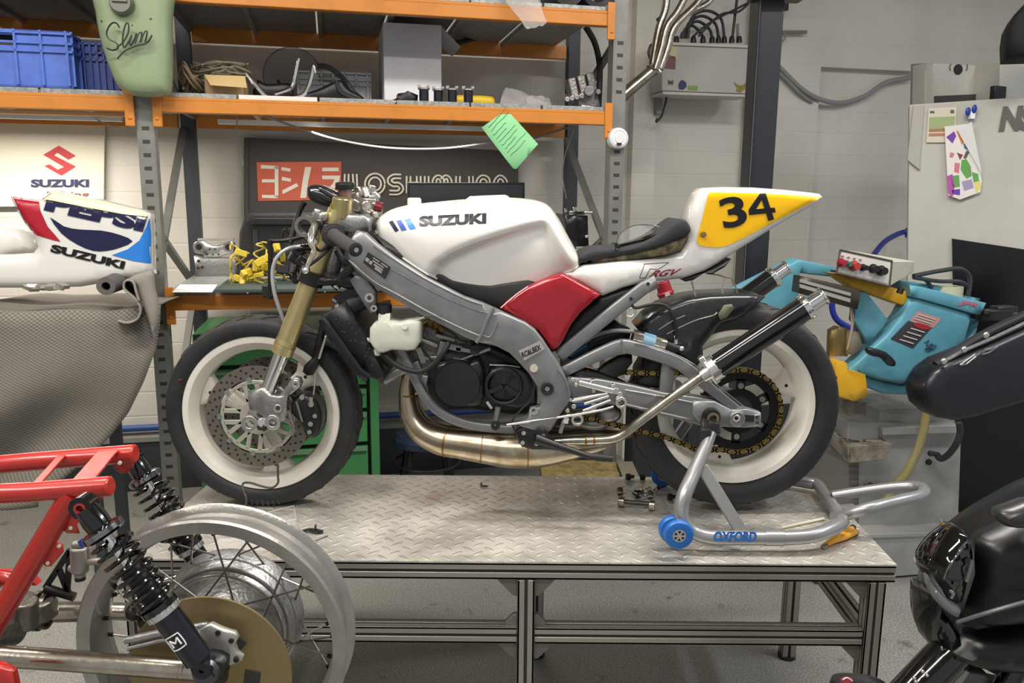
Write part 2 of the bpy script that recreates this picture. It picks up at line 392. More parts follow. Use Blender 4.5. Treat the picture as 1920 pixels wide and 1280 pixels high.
def floor_mat():
    m=bpy.data.materials.new('speckled_floor_paint'); m.use_nodes=True; nt=m.node_tree; b=nt.nodes['Principled BSDF']; N=nt.nodes.new; L=nt.links.new
    tc=N('ShaderNodeTexCoord'); n=N('ShaderNodeTexNoise'); n.inputs['Scale'].default_value=170; n.inputs['Detail'].default_value=3; L(tc.outputs['Object'],n.inputs['Vector'])
    r=N('ShaderNodeValToRGB'); e=r.color_ramp.elements; e[0].position=.3; e[0].color=lin('#6f6e6b'); e[1].position=.66; e[1].color=lin('#a8a69f'); x=e.new(.5); x.color=lin('#8b8a85'); L(n.outputs['Fac'],r.inputs['Fac'])
    n2=N('ShaderNodeTexNoise'); n2.inputs['Scale'].default_value=9; n2.inputs['Detail'].default_value=8; n2.inputs['Roughness'].default_value=.7; L(tc.outputs['Object'],n2.inputs['Vector'])
    r2=N('ShaderNodeValToRGB'); r2.color_ramp.elements[0].position=.30; r2.color_ramp.elements[0].color=(.25,.25,.25,1); r2.color_ramp.elements[1].position=.40; r2.color_ramp.elements[1].color=(1,1,1,1); L(n2.outputs['Fac'],r2.inputs['Fac'])
    mx=N('ShaderNodeMix'); mx.data_type='RGBA'; mx.blend_type='MULTIPLY'; mx.inputs[0].default_value=.8; L(r.outputs[0],mx.inputs[6]); L(r2.outputs[0],mx.inputs[7]); L(mx.outputs[2],b.inputs['Base Color'])
    bp=N('ShaderNodeBump'); bp.inputs['Strength'].default_value=.25; bp.inputs['Distance'].default_value=.004; L(n.outputs['Fac'],bp.inputs['Height']); L(bp.outputs['Normal'],b.inputs['Normal']); b.inputs['Roughness'].default_value=.42
    return m
def rackbox(mb,s0,s1,o0,o1,z0,z1): mb.box(W((s0+s1)/2,(o0+o1)/2,(z0+z1)/2),(abs(s1-s0),abs(o1-o0),abs(z1-z0)),WT); return mb
def wobj(name,mb,m,**kw):          # rack/wall aligned object with a local frame along the wall
    o=obj(name,mb,m,**kw)
    rot=Matrix.Rotation(-WA,4,'Z'); o.data.transform(rot); o.rotation_euler.z=WA; return o
f=MB(); f.box((0,2.5,-.05),(12,9,.1)); obj('floor',f,floor_mat(),kind='structure')
c=MB(); c.box((0,2.5,3.45),(12,9,.1)); obj('ceiling',c,mat('ceiling_paint','#b9b7b2',.8),kind='structure')
f=MB(); f.box((-4.6,1.3,1.7),(.1,6.4,3.4)); obj('wall_left',f,mat('side_wall_paint','#9b9993',.8),kind='structure')
wb=MB(); rackbox(wb,-3.6,2.42,1.06,1.26,0,3.4); wobj('wall_back',wb,WM,kind='structure')
sp0,sp1=PWs(1185,300,.98)[0],PWs(1228,300,.98)[0]; wb=MB(); rackbox(wb,sp0,sp1,.98,1.26,0,3.4); wobj('wall_back_pier',wb,WM,kind='structure')
def sz(px,py,off): return PWs(px,py,off)
sP=sz(1527,300,1.06)[0]; zL=sz(1600,128,1.06)[1]
wb=MB(); rackbox(wb,2.42,sP,1.06,1.3,0,zL); rackbox(wb,2.42,7.2,1.06,1.3,zL,3.4); wobj('wall_back_right',wb,WM,kind='structure')
wb=MB(); rackbox(wb,sP,7.2,1.12,1.3,0,zL); wobj('wall_back_recess',wb,WM,kind='structure')
t=MB(); rackbox(t,-3.6,2.17,.995,1.06,0,.27); rackbox(t,2.6,3.6,1.035,1.06,0,.27); wobj('baseboard_back',t,mat('dark_skirting_paint','#3a3c40',.6),kind='structure')
t=MB(); rackbox(t,-3.6,2.17,.985,1.06,.27,.295); wobj('trim_1',t,mat('grey_ledge','#8b8a86',.6),kind='structure')
t=MB(); t.tube([W(-3.4,1.03,.335),W(2.16,1.03,.335)],.018); t.box(W(-.2,1.03,.36),(.02,.03,.03)); tag(obj('air_pipe',t,mat('blue_pipe_paint','#2a4a8a',.5)),'blue air pipe running low along the back wall above the ledge','pipe')
t=MB()
for px in ((1385,'a'),):
    s_,_z=sz(1392,330,1.03); t.tube([W(s_,1.03,.9),W(s_,1.03,zL+.4)],.016,10)
tag(obj('conduit',t,mat('white_conduit','#c4c0b8',.5)),'white conduit running up the wall behind the black post','conduit')
# black steel post
pp=P(1429,300,3.3); t=MB(); 
t.box((pp.x-.002,3.3+.055,1.7),(.105,.11,3.4)); t.box((pp.x-.05,3.3+.04,1.7),(.012,.13,3.4)) ; t.box((pp.x,3.36,.01),(.2,.2,.02))
post=obj('steel_post',t,post_black,bevel=.008); tag(post,'black square steel post standing behind the tail of the race motorcycle','post')
t=MB(); t.box((pp.x+.02,3.3,2.33),(.2,.12,.03)); t.cyl((pp.x-.1,3.28,2.33),(pp.x+.13,3.28,2.33),.012); obj('clamp_bracket',t,black_plastic,post)
# ================================================================ pallet rack
zb={'low':(1.096,1.145),'mid':(1.859,1.905),'top':(2.262,2.312)}
rk=thing('pallet_rack','orange and grey steel shelving rack with galvanised decks along the back wall','shelving',W(.9,.45,0))
def upright(s,o,zt=3.0,slots=True,m=rackgrey):
    mb=MB(); rackbox(mb,s-.027,s+.027,o,o+.006,0,zt); rackbox(mb,s-.031,s-.026,o,o+.065,0,zt); rackbox(mb,s+.026,s+.031,o,o+.065,0,zt)
    rackbox(mb,s-.06,s+.06,o-.02,o+.08,0,.008)
    if slots:
        z=.1
        while z<zt-.05:
            if not any(a-.045<z<b+.06 for a,b in zb.values()):
                rackbox(mb,s-.014,s+.014,o-.0015,o,z+.006,z+.011); mb.mi=1
                rackbox(mb,s-.013,s+.013,o-.001,o,z-.008,z+.005); mb.mi=0
            z+=.05
    return obj('upright',mb,[m,slot_black],rk)
SL,SR=0.0,1.905
upright(SL,0); upright(SR,0); upright(SL+.02,.86,slots=False,m=rackgrey_dark); upright(SR+.06,.86,slots=False,m=rackgrey_dark); upright(-2.0,0); upright(-1.98,.86,slots=False,m=rackgrey_dark)
for s in (SL,SR+.02):
    for a,b,za,zc in ((.85,.05,1.86,1.25),(.05,.85,1.42,1.12),(.85,.05,1.05,.5),(.05,.85,2.25,1.95)):
        mb=MB(); mb.bar(W(s,a,za),W(s,b,zc),.03,.02); obj('brace',mb,mat('brace_grey','#6f706b',.5,.2),rk)
def beam(s0,s1,o,z0,z1):
    mb=MB(); rackbox(mb,s0,s1,o,o+.04,z0,z1); rackbox(mb,s0,s1,o,o+.022,z1-.002,z1+.012)
    for s,d in ((s0,1),(s1,-1)): rackbox(mb,s-.001*d,s+.034*d,o-.008,o+.002,z0-.055,z1+.045)
    for s,d in ((s0,1),(s1,-1)): rackbox(mb,s+.008*d,s+.022*d,o-.012,o-.006,z0-.03,z0-.018)
    obj('beam',mb,orange,rk,bevel=.003)
def deck(s0,s1,z,n,mixed=True):
    wd=(s1-s0)/n
    for i in range(n):
        mb=MB(); a,b=s0+i*wd+.004,s0+(i+1)*wd-.004; rackbox(mb,a,b,.006,.89,z,z+.004); rackbox(mb,a,b,.002,.008,z-.024,z+.004); rackbox(mb,a,a+.02,.006,.89,z-.02,z)
        obj('deck_panel',mb,mat('bright_galvanised','#dcd9d2',.5,.2) if (mixed and i==1) else galv,rk,bevel=.002)
g=.032
for (z0,z1),k in zip(zb.values(),zb):
    beam(SL+g,SR-g,-.012,z0,z1)
    mb=MB(); rackbox(mb,SL+.06,SR+.02,.88,.92,z0+.012,z1+.028); obj('beam',mb,orange,rk)
    deck(SL+.035,SR-.035,z1+.026,6,k=='mid')
    if k!='low':
        beam(-1.97,SL-g,-.012,z0,z1); mb=MB(); rackbox(mb,-1.96,SL-.03,.88,.92,z0+.012,z1+.028); obj('beam',mb,orange,rk); deck(-1.97,SL-.035,z1+.026,6,False)
zm=1.905+.031; zt_=2.312+.031; zlw=1.145+.031
# thin strip lying under the left shelf and shelf lamp
mb=MB(); rackbox(mb,-.9,-.02,.05,.09,1.845,1.858); obj('batten',mb,mat('pale_wood_batten','#c99a66',.6),rk)
for k,(s0,s1) in enumerate(((-1.2,-.2),(.2,1.5))):
    mb=MB(); rackbox(mb,s0,s1,.52,.56,1.865,1.885); o=obj('shelf_lamp',mb,mat('lamp_housing','#dddddd',.5),None); tag(o,('slim white lamp fixed under the left bay of the middle shelf','slim white lamp fixed under the right bay of the middle shelf')[k],'lamp')
# ================================================================ things on the middle shelf (z = zm)
def onshelf(px,py,off): s_,z_=PWs(px,py,off); return s_
def crate(name,pxs,off,dep,h,m,label,holes=True,group=None,z=None):
    z=zm if z is None else z
    s0,s1=onshelf(pxs[0],150,off),onshelf(pxs[1],150,off); r=thing(name,label,'crate',W((s0+s1)/2,off+dep/2,z),group)
    mb=MB(); t=.006; zz=z+.002
    rackbox(mb,s0,s1,off,off+dep,zz,zz+.008)
    for a,b,c,d in ((s0,s1,off,off+t),(s0,s1,off+dep-t,off+dep),(s0,s0+t,off,off+dep),(s1-t,s1,off,off+dep)): rackbox(mb,a,b,c,d,zz,z+h*.99 if c!=off or d>off+t else z+h*.72)
    L_=s1-s0
    # front wall above hand hole
    rackbox(mb,s0,s0+L_*.30,off,off+t,z+h*.72,z+h); rackbox(mb,s0+L_*.66,s1,off,off+t,z+h*.72,z+h); rackbox(mb,s0,s1,off,off+t,z+h*.9,z+h)
    obj('body',mb,m,r)
    rb=MB(); 
    for zr in (.62,.76,.93): rackbox(rb,s0-.008,s1+.008,off-.009,off+.001,z+h*zr,z+h*zr+.008); rackbox(rb,s1-.001,s1+.009,off,off+dep,z+h*zr,z+h*zr+.008)
    for k in range(7): 
        q=s0+L_*(.02+.96*k/6); rackbox(rb,q-.004,q+.004,off-.009,off+.001,z+.01,z+h)
    for k in range(5): q=off+dep*(.02+.96*k/4); rackbox(rb,s1-.001,s1+.009,q-.004,q+.004,z+.01,z+h)
    obj('rib',rb,m,r); return r
c1=crate('plastic_crate',(-170,137),.02,.38,.205,blue_crate,'blue ribbed plastic crate at the left end of the middle shelf')
c2=crate('plastic_crate',(160,236),.12,.5,.19,navy_crate,'darker blue crate on the shelf between the bright blue crate and the green tank')
mb=MB(); rackbox(mb,-.88,-.50,.03,.38,zm+.22,zm+.226); mb.add([W(-.9,.03,zm+.226),W(-.52,.03,zm+.212),W(-.5,.36,zm+.235),W(-.9,.36,zm+.24)],[(0,1,2,3)]); tag(obj('card_sheet',mb,card),'brown card sheet lying on top of the blue crate','cardboard')
def cboard(name,px0,px1,off,dep,h,m,label,yaw=0,z=None):
    z=zm if z is None else z
    s0,s1=onshelf(px0,150,off),onshelf(px1,150,off); mb=MB(); rackbox(mb,s0,s1,off,off+dep,z+.001,z+h)
    r=thing(name,label,'box',W((s0+s1)/2,off+dep/2,z)); obj('body',mb,m,r,bevel=.003); return r,s0,s1
r,s0,s1=cboard('cardboard_box',383,455,.1,.22,.08,card,'small open cardboard box with a folded flap next to the sage green tank')
mb=MB(); mb.add([W(s0+.0,.1,zm+.082),W(s1+.01,.1,zm+.082),W(s1+.02,.04,zm+.03),W(s0+.03,.04,zm+.035)],[(0,1,2,3)]); mb.add([W(s0,.1,zm+.084),W(s1,.1,zm+.084),W(s1,.13,zm+.084),W(s0,.13,zm+.084)],[(0,1,2,3)]); obj('flap',mb,mat('light_cardboard','#cbb07c',.8),r)
# cables heaped on / beside the box
def scribble(n,c,ext,rad,k,seed):
    rnd=random.Random(seed); mb=MB()
    for i in range(n):
        pts=[]; a0=rnd.uniform(0,6.28)
        for j in range(k):
            a=a0+j*1.1; q=rnd.uniform(.55,1)
            pts.append(W(c[0]+ext[0]*q*math.cos(a),c[1]+ext[1]*q*math.sin(a),c[2]+ext[2]*rnd.uniform(0,1)))
        mb.tube(pts,rad,6,sub=6)
    return mb
tag(obj('wire_bundle',scribble(7,(s0+.05,.22,zm+.088),(.13,.09,.055),.004,8,3),mat('greyed_wire','#7d7866',.6)),'tangled bundle of old wires heaped on the cardboard box','wires')
tag(obj('cable_coil',scribble(5,(s0-.06,.2,zm+.005),(.05,.07,.13),.0045,8,8),mat('tan_wire','#8a735c',.6)),'loose brown wires coiled beside the small cardboard box','wires')
# white carton
r,s0,s1=cboard('white_carton',720,828,.34,.35,.36,white_card,'tall white cardboard carton standing on the middle shelf')
mb=MB(); mb.add([W(s1,.34,zm+.36),W(s1+.10,.42,zm+.29),W(s1+.10,.68,zm+.29),W(s1,.69,zm+.36)],[(0,1,2,3)]); rackbox(mb,s0,s1,.335,.34,zm+.22,zm+.362); obj('flap',mb,mat('grey_white_card','#c6c3ca',.8),r)
# grey parts crate
crate('parts_crate',(556,692),.42,.3,.16,mat('grey_crate_plastic','#8f9193',.5),'grey ribbed parts crate behind the black hoses on the shelf')
# round clear guard
mb=MB(); cc=W(onshelf(548,120,.6),.6,zm+.15); mb.lathe([(.001,0),(.13,0),(.135,.012),(.13,.02)],cc,WN+V((0,0,.2)),32,closed=False); tag(obj('clear_visor',mb,mat('grey_clear_plastic','#77726f',.3,alpha=.55)),'rounded smoky plastic visor leaning behind the silver bracket','visor')
# silver handlebar bracket
def w_(px,py,off): return PW(px,py,off)
mb=MB(); pts=[w_(463,140,.1),w_(480,160,.1),w_(500,180,.1),w_(525,184,.1),w_(555,182,.1),w_(572,174,.1),w_(582,150,.1),w_(588,124,.1)]
mb.tube(pts,.009,10,sub=5); br=thing('chrome_bracket','curved chrome bracket with slotted ends on the middle shelf','bracket',w_(530,182,.1))
obj('tube',mb,chrome,br)
for a,b in (((588,122),(592,138)),((462,138),(474,158))):
    mb=MB(); mb.bar(w_(a[0],a[1],.1),w_(b[0],b[1],.1),.02,.008); obj('slotted_end',mb,alu_bright,br,bevel=.002)
mb=MB(); mb.tube([w_(515,176,.3),w_(545,165,.3),w_(552,148,.3),w_(559,114,.3)],.008,8,sub=4); mb.bar(w_(552,150,.3),w_(561,110,.3),.022,.008); tag(obj('chrome_lever',mb,chrome),'upright chrome lever standing behind the curved bracket','lever')
# black parts heap : hoses and a moulded part
def bpart(name,px,o0,o1,m,label,cat,parts=(),sm=3,r=.02):
    z=0; n=WN; root=thing(name,label,cat,w_(sum(p[0] for p in px)/len(px),max(p[1] for p in px),o0))
    puff('body',px,o0,o1,r,m,root,grid=.02,sm=sm,frame=(RO0,WT,V((0,0,1)),WN))
    for nm,pts,rad,mm in parts:
        mb=MB(); mb.tube([w_(*p) for p in pts],rad,8,sub=5); obj(nm,mb,mm,root)
    return root
bpart('airbox_moulding',[(565,186),(575,174),(600,165),(625,153),(640,150),(652,165),(672,176),(684,190),(650,190),(600,189)],.16,.30,black_plastic,'black moulded duct with hoses lying on the middle shelf','duct',
  [('hose',[(595,123,.3),(615,126,.3),(636,140,.3),(650,155,.22),(660,170,.2),(680,188,.18)],.011,black_soft),('hose',[(630,150,.14),(636,170,.14),(650,180,.14),(672,186,.14)],.008,black_soft)])
bpart('fender_moulding',[(478,184),(482,150),(500,157),(540,155),(548,165),(546,184)],.34,.5,black_plastic,'black plastic moulding lying behind the curved chrome bracket','moulding',[('stud',[(520,150,.4),(526,158,.4)],.006,black_soft)])
# small black switch block, four coils, yellow bottle, bags, throttle bodies
bpart('switch_block',[(745,192),(746,175),(760,173),(764,170),(769,172),(784,178),(783,192)],.12,.2,black_plastic,'small black switch block standing left of the injectors','switch',[('wire',[(725,191,.14),(738,188,.14),(748,184,.14)],.004,black_soft)],sm=0,r=.006)
def coil(px,off,label):
    s_=onshelf(px,190,off); r=thing('ignition_coil',label,'coil',W(s_,off,zm),'ignition coils on the middle shelf')
    mb=MB(); mb.lathe([(.001,0),(.020,0),(.020,.052),(.012,.056),(.001,.056)],W(s_,off,zm+.001),(0,0,1),20,closed=False); obj('body',mb,mat('black_coil_body','#26282e',.25,.3),r)
    mb=MB(); mb.lathe([(.001,.054),(.025,.054),(.025,.061),(.001,.061)],W(s_,off,zm+.001),(0,0,1),20,closed=False)
    for a in (-.02,.018): mb.box(W(s_+a,off,zm+.067),(.012,.014,.012),WT)
    obj('clamp',mb,alu,r); return r
for px,off,lb in ((795,.1,'black cylindrical coil with a silver clamp, nearest the switch block'),(822,.12,'black cylindrical coil, second from the switch block'),(848,.09,'black cylindrical coil in front of the yellow casing'),(878,.08,'black cylindrical coil standing nearest the plastic bags')): coil(px,off,lb)
bpart('yellow_casing',[(848,198),(849,180),(880,178),(920,180),(928,186),(926,199),(900,201)],.2,.27,yellow_plastic,'yellow plastic casing lying behind the coils','casing',sm=2,r=.02)
mb=MB(); rnd=random.Random(5)
def bag(pxs,off,dz,label,seed):
    rnd=random.Random(seed); mb=MB(); n=9; m_=5; vs=[]
    for i in range(n):
        for j in range(m_):
            u=i/(n-1); v=j/(m_-1); a=(pxs[0][0]*(1-u)+pxs[1][0]*u,pxs[0][1]*(1-u)+pxs[1][1]*u); b=(pxs[3][0]*(1-u)+pxs[2][0]*u,pxs[3][1]*(1-u)+pxs[2][1]*u)
            p=w_(a[0]*(1-v)+b[0]*v,a[1]*(1-v)+b[1]*v,off+.09*(1-v)); p.z+=rnd.uniform(-dz,dz); p.y+=rnd.uniform(-.012,.012); vs.append(p)
    mb.add(vs,[(i*m_+j,(i+1)*m_+j,(i+1)*m_+j+1,i*m_+j+1) for i in range(n-1) for j in range(m_-1)])
    return tag(obj('plastic_bag',mb,clear2,sub=1),label,'bag')
bag([(945,166),(975,170),(1030,196),(935,200)],.14,.008,'crumpled clear plastic bag lying flat beside the yellow casing',3)
bag([(985,180),(1030,182),(1035,199),(990,198)],.1,.006,'small clear bag lying near the carburettor bodies',7)
bag([(935,-25),(1000,-25),(1027,45),(985,55)],-.14,.012,'clear plastic bag hanging over the top shelf edge',9)
tb=thing('throttle_body','grey cast carburettor body standing at the right end of the middle shelf','carburettor',w_(1095,205,.2))
mb=MB()
for i in range(3): mb.box(w_(1072+i*17,166-i*5,.2),(.035,.07,.085),WT+V((0,0,.25)),(-.2,0,1))
mb.box(w_(1100,190,.18),(.10,.06,.07),WT+V((0,0,.2)),(-.2,0,1)); obj('casting',mb,mat('grey_die_cast','#8a8683',.4,.6,bump=(90,.3)),tb,bevel=.006)
for i in range(4):
    mb=MB(); mb.cyl(w_(1064+i*9,186-i*2,.11),w_(1062+i*9,180-i*2,.2),.011); obj('inlet_stub',mb,alu_bright,tb,bevel=.002)
mb=MB(); mb.cyl(w_(1105,170,.10),w_(1105,170,.2),.022); mb.cyl(w_(1122,172,.12),w_(1122,172,.2),.012); mb.cyl(w_(1088,200,.11),w_(1112,203,.11),.014); obj('cap',mb,alu,tb,bevel=.003)
mb=MB(); mb.tube([w_(1098,50,.3),w_(1115,80,.3),(w_(1124,120,.25)),w_(1124,160,.2),w_(1122,200,.2)],.014,10,sub=6); tag(obj('black_hose',mb,black_soft),'thick black hose curving down at the right end of the shelf','hose')
mb=MB(); mb.tube([w_(822,62,.5),w_(850,80,.7),w_(890,72,.86)],.012,8,sub=6); tag(obj('cable_loop',mb,black_soft),'black cable looping under the top shelf behind the white carton','cable')
# tyres / rolls on the top shelf
for k,(px,lb) in enumerate(((1055,'black rolled hose coil on the top shelf, left of the two'),(1110,'black rolled hose coil on the top shelf, right of the two'))):
    q=w_(px,-12,.1); mb=MB(); mb.lathe([(.045,-.09),(.07,-.1),(.07,.1),(.045,.09)],V((q.x,q.y+.05,zt_+.072)),WN,28)
    tag(obj('rolled_hose',mb,mat('dark_roll_rubber','#2c2b2c',.5)),lb,'roll')
# top shelf dark boxes left (only undersides seen) : dark sacks above crates are the deck itself
# sage green tank hanging in front of the rack
off=-.13; TK=[(168,-70),(176,20),(185,70),(200,120),(217,158),(238,174),(262,180),(300,180),(319,170),(322,120),(321,40),(318,-70)]
tank=thing('fuel_tank','sage green fuel tank with hand-painted script hanging in front of the left rack upright','tank',w_(262,180,off))
tb_=puff('shell',TK,off,off+.11,.05,sage,tank,grid=.018,sm=4,frame=(RO0,WT,V((0,0,1)),WN))
pl=lambda a,b:PW(a,b,off-.03)
script=[[(224,52),(219,44),(211,43),(203,52),(200,65),(206,74),(217,80),(222,86),(219,92),(210,94),(200,90)],
 [(219,88),(230,80),(240,62),(241,46),(236,45),(231,62),(230,80),(233,89),(240,80),(247,66)],[(247,66),(243,82),(246,84),(252,74),(256,62)],[(256,62),(253,82)],[(254,78),(261,62),(266,62),(263,80)],[(264,78),(271,60),(276,60),(273,78),(278,78),(285,66)],
 [(220,110),(235,95),(255,86),(274,82)],[(247,48),(249,47)],[(190,38),(191,42)],[(281,35),(284,36)]]
mb=MB()
for s_ in script: mb.tube([pl(*p) for p in s_],.0028,6,sub=5)
o=obj('script_lettering',mb,mat('dark_green_paint','#1c2c22',.4),tank); conform(o,tb_,.001)
mb=MB(); q=pl(227,4); mb.lathe([(.001,.0),(.034,.0),(.04,.02),(.042,.03)],V((q.x-.0,q.y-.01,q.z)),WN,32,closed=False); mb.box(V((q.x,q.y-.014,q.z+.005)),(.05,.01,.012),WT); obj('filler_cap',mb,mat('worn_cap_metal','#7b7a72',.35,.8),tank)
# green paper tag
gp=[(903,239),(938,214),(958,214),(1009,270),(968,317),(962,316)]
tg=thing('paper_tag','green handwritten paper tag hanging from the middle shelf beam','tag',w_(955,215,-.02))
puff('sheet',gp,-.022,-.0195,.0005,green_paper,tg,grid=.05,frame=(RO0,WT,V((0,0,1)),WN))
mb=MB(); rnd=random.Random(2)
for i in range(9):
    t0=i/9; a=(915+t0*47,240+t0*60); L_=rnd.uniform(.4,.9); b=(a[0]+40*L_,a[1]-44*L_)
    k=6; mb.tube([PW(a[0]+(b[0]-a[0])*j/k+rnd.uniform(-1,1),a[1]+(b[1]-a[1])*j/k+rnd.uniform(-1.2,1.2),-.0235) for j in range(k+1)],.0009,4,sub=2)
obj('handwriting',mb,ink,tg)
# smoke detector on the right upright
q=w_(1160,259,-.03); sd=thing('smoke_detector','round white detector fixed on the right rack upright','detector',q)
mb=MB(); mb.lathe([(.001,-.012),(.02,-.012),(.022,-.009),(.03,-.009),(.032,-.011),(.042,-.006),(.045,.006),(.045,.03),(.001,.03)],q,WN,40,closed=False); obj('body',mb,mat('white_detector_plastic','#e4e3e6',.4),sd)
mb=MB(); mb.box(w_(1161,270,-.048),(.022,.004,.008),WT); obj('label_patch',mb,black_plastic,sd)
# hanging cables under the shelf
mb=MB(); mb.tube([w_(500,218,.02),w_(560,240,.4),w_(640,263,.6),w_(730,277,.6),w_(830,278,.6),w_(925,268,.3),w_(990,262,.3),w_(1070,237,.3)],.005,7,sub=8); tag(obj('sagging_cable',mb,grey_cable),'pale grey cable sagging below the middle shelf across the charcoal banner','cable')
mb=MB(); mb.tube([w_(445,217,.3),w_(444,245,.3),w_(448,280,.3),w_(456,312,.3)],.003,6,sub=6); tag(obj('loose_wire',mb,grey_cable),'thin wire hanging from the shelf left of the charcoal banner','wire')
mb=MB(); mb.tube([w_(178,222,.3),w_(205,235,.3),w_(240,238,.3),w_(268,222,.3)],.0025,6,sub=6); mb.tube([w_(150,214,.2),w_(190,219,.2),w_(230,213,.2),w_(266,216,.2)],.003,6,sub=6); tag(obj('looped_wire',mb,grey_cable),'thin wire looped under the shelf left of the rack upright','wire')
mb=MB(); mb.tube([w_(1075,245,.5),w_(1060,290,.6),(w_(1055,330,.7)),w_(1062,372,.7)],.0025,6,sub=6); tag(obj('thin_wire',mb,grey_cable),'thin wire hanging near the back upright right of the green tag','wire')
# ================================================================ wall graphics and bench things
bn=thing('banner','charcoal banner with orange-red panel and cream lettering on the back wall','banner',PW(720,390,1.0))
pw=lambda a,b:PW(a,b,1.0)
mb=MB(); c4=[pw(462,258),pw(968,283),pw(968,440),pw(462,470)]; mb.prism(c4,WN*.02); mb.tube([pw(462,258),pw(462,470)],.012,8); mb.tube([pw(968,283),pw(968,440)],.01,8); obj('cloth',mb,banner,bn)
pb=lambda a,b:PW(a,b,.997)
decal('panel_print',[(481,304),(640,303),(640,374),(484,377)],banner_orange,bn,plane=pb,grid=.5)
pc=lambda a,b:PW(a,b,.993)
def quads(L_,m,parent,plane,name='lettering',grid=.5):
    mb=MB()
    for q in L_:
        vs=[plane(*p) for p in q]; mb.add(vs,[tuple(range(len(vs)))])
    return obj(name,mb,m,parent,smooth=0)
K=[[(489,309),(522,311),(522,317),(489,316)],[(515,311),(522,311),(522,372),(515,372)],[(491,336),(516,336),(516,342),(491,342)],[(491,365),(522,366),(522,372),(491,371)],
 [(528,313),(545,316),(544,322),(527,319)],[(529,331),(546,335),(545,341),(528,338)],[(529,357),(556,343),(560,349),(530,364)],
 [(572,313),(584,313),(578,340),(574,371),(563,371),(567,340)],[(604,314),(635,314),(635,321),(604,321)],[(604,329),(638,329),(636,340),(628,352),(618,362),(612,357),(624,344),(627,336),(604,336)]]
quads(K,cream_print,bn,pc,'katakana_lettering')
def yosh(mb,L_,r=.0052):
    for pts in L_:
        for o_ in (-3.6,3.6):
            q=[]
            for i,p in enumerate(pts):
                a=pts[max(i-1,0)]; b=pts[min(i+1,len(pts)-1)]; dx,dy=b[0]-a[0],b[1]-a[1]; l=math.hypot(dx,dy) or 1
                q.append(pc(p[0]-dy/l*o_,p[1]+dx/l*o_))
            mb.tube(q,r,6,sub=3)
mb=MB(); circ=lambda cx,cy,rx,ry:[(cx+rx*math.cos(t*math.pi/8),cy+ry*math.sin(t*math.pi/8)) for t in range(17)]
yosh(mb,[[(650,326),(650,343),(655,348),(665,348)],[(665,326),(665,358),(650,358)],circ(703,345,15,16),[(752,331),(738,331),(731,336),(731,341),(738,346),(746,346),(752,351),(752,356),(746,361),(730,361)],
 [(766,330),(766,362)],[(766,346),(785,346)],[(785,330),(785,362)],[(800,330),(800,362)],[(815,362),(815,338),(822,332),(829,338),(829,350)],[(829,338),(836,332),(843,338),(843,362)],[(859,330),(859,352),(866,361),(876,361),(883,352),(883,330)],[(897,362),(897,340),(905,332),(914,336),(914,346),(897,348)],[(930,362),(930,340),(938,332),(947,340),(947,362)]])
obj('word_lettering',mb,cream_print,bn)
# poster board, left
pb2=lambda a,b:PW(a,b,1.0); po=thing('poster_board','cream board with red emblem and navy lettering on the wall at far left','poster',PW(90,380,1.02))
mb=MB(); mb.prism([PW(-160,205,1.02),PW(196,228,1.02),PW(194,386,1.02),PW(-160,388,1.02)],WN*.02); obj('board',mb,cream_board,po)
pq=lambda a,b:PW(a,b,1.017)
quads([[(81,290),(110,273),(142,292),(128,299),(107,286),(101,291),(142,312),(115,329),(83,311),(93,308),(108,318),(120,313)]],print_red,po,pq,'emblem')
text('SUZUKI',[(58,336),(167,336),(58,351)],print_navy,po,plane=pq,bold=.05)
text('Racing',[(88,359),(167,359),(88,373)],mat('brown_print','#8a4d3f',.6),po,plane=pq,bold=.01)
# bench screen: black monitor, black case
mn=thing('monitor','black flat screen monitor on the workbench behind the white motorcycle tank','monitor',PW(875,430,.6))
mb=MB(); mb.prism([PW(764,342,.6),PW(984,342,.6),PW(984,470,.6),PW(764,470,.6)],WN*.03); obj('bezel',mb,mat('monitor_black','#17181b',.3),mn,bevel=.003)
mb=MB(); mb.prism([PW(768,347,.597),PW(980,347,.597),PW(980,465,.597),PW(768,465,.597)],WN*.002); obj('screen',mb,mat('screen_off','#2b2d31',.22),mn)
mb=MB(); q=PW(874,470,.62); mb.box((q.x,q.y,(q.z+zlw)/2),(.06,.03,q.z-zlw+.04),WT); mb.box((q.x,q.y,zlw+.008),(.25,.18,.012),WT); obj('stand',mb,black_plastic,mn)
cs=thing('tool_case','black fabric tool case standing on the workbench behind the handlebar','case',PW(540,515,.6))
fr=(RO0,WT,V((0,0,1)),WN)
puff('body',[(446,520),(449,435),(461,400),(700,398),(715,420),(715,520)],.55,.75,.02,mat('black_case_fabric','#232325',.7,bump=(120,.3)),cs,grid=.04,frame=fr)
mb=MB(); mb.box(PW(560,415,.545),(.42,.02,.03),WT); mb.box(PW(480,470,.545),(.02,.012,.2),WT); obj('seam_strap',mb,mat('dark_strap','#333336',.7),cs,bevel=.004)
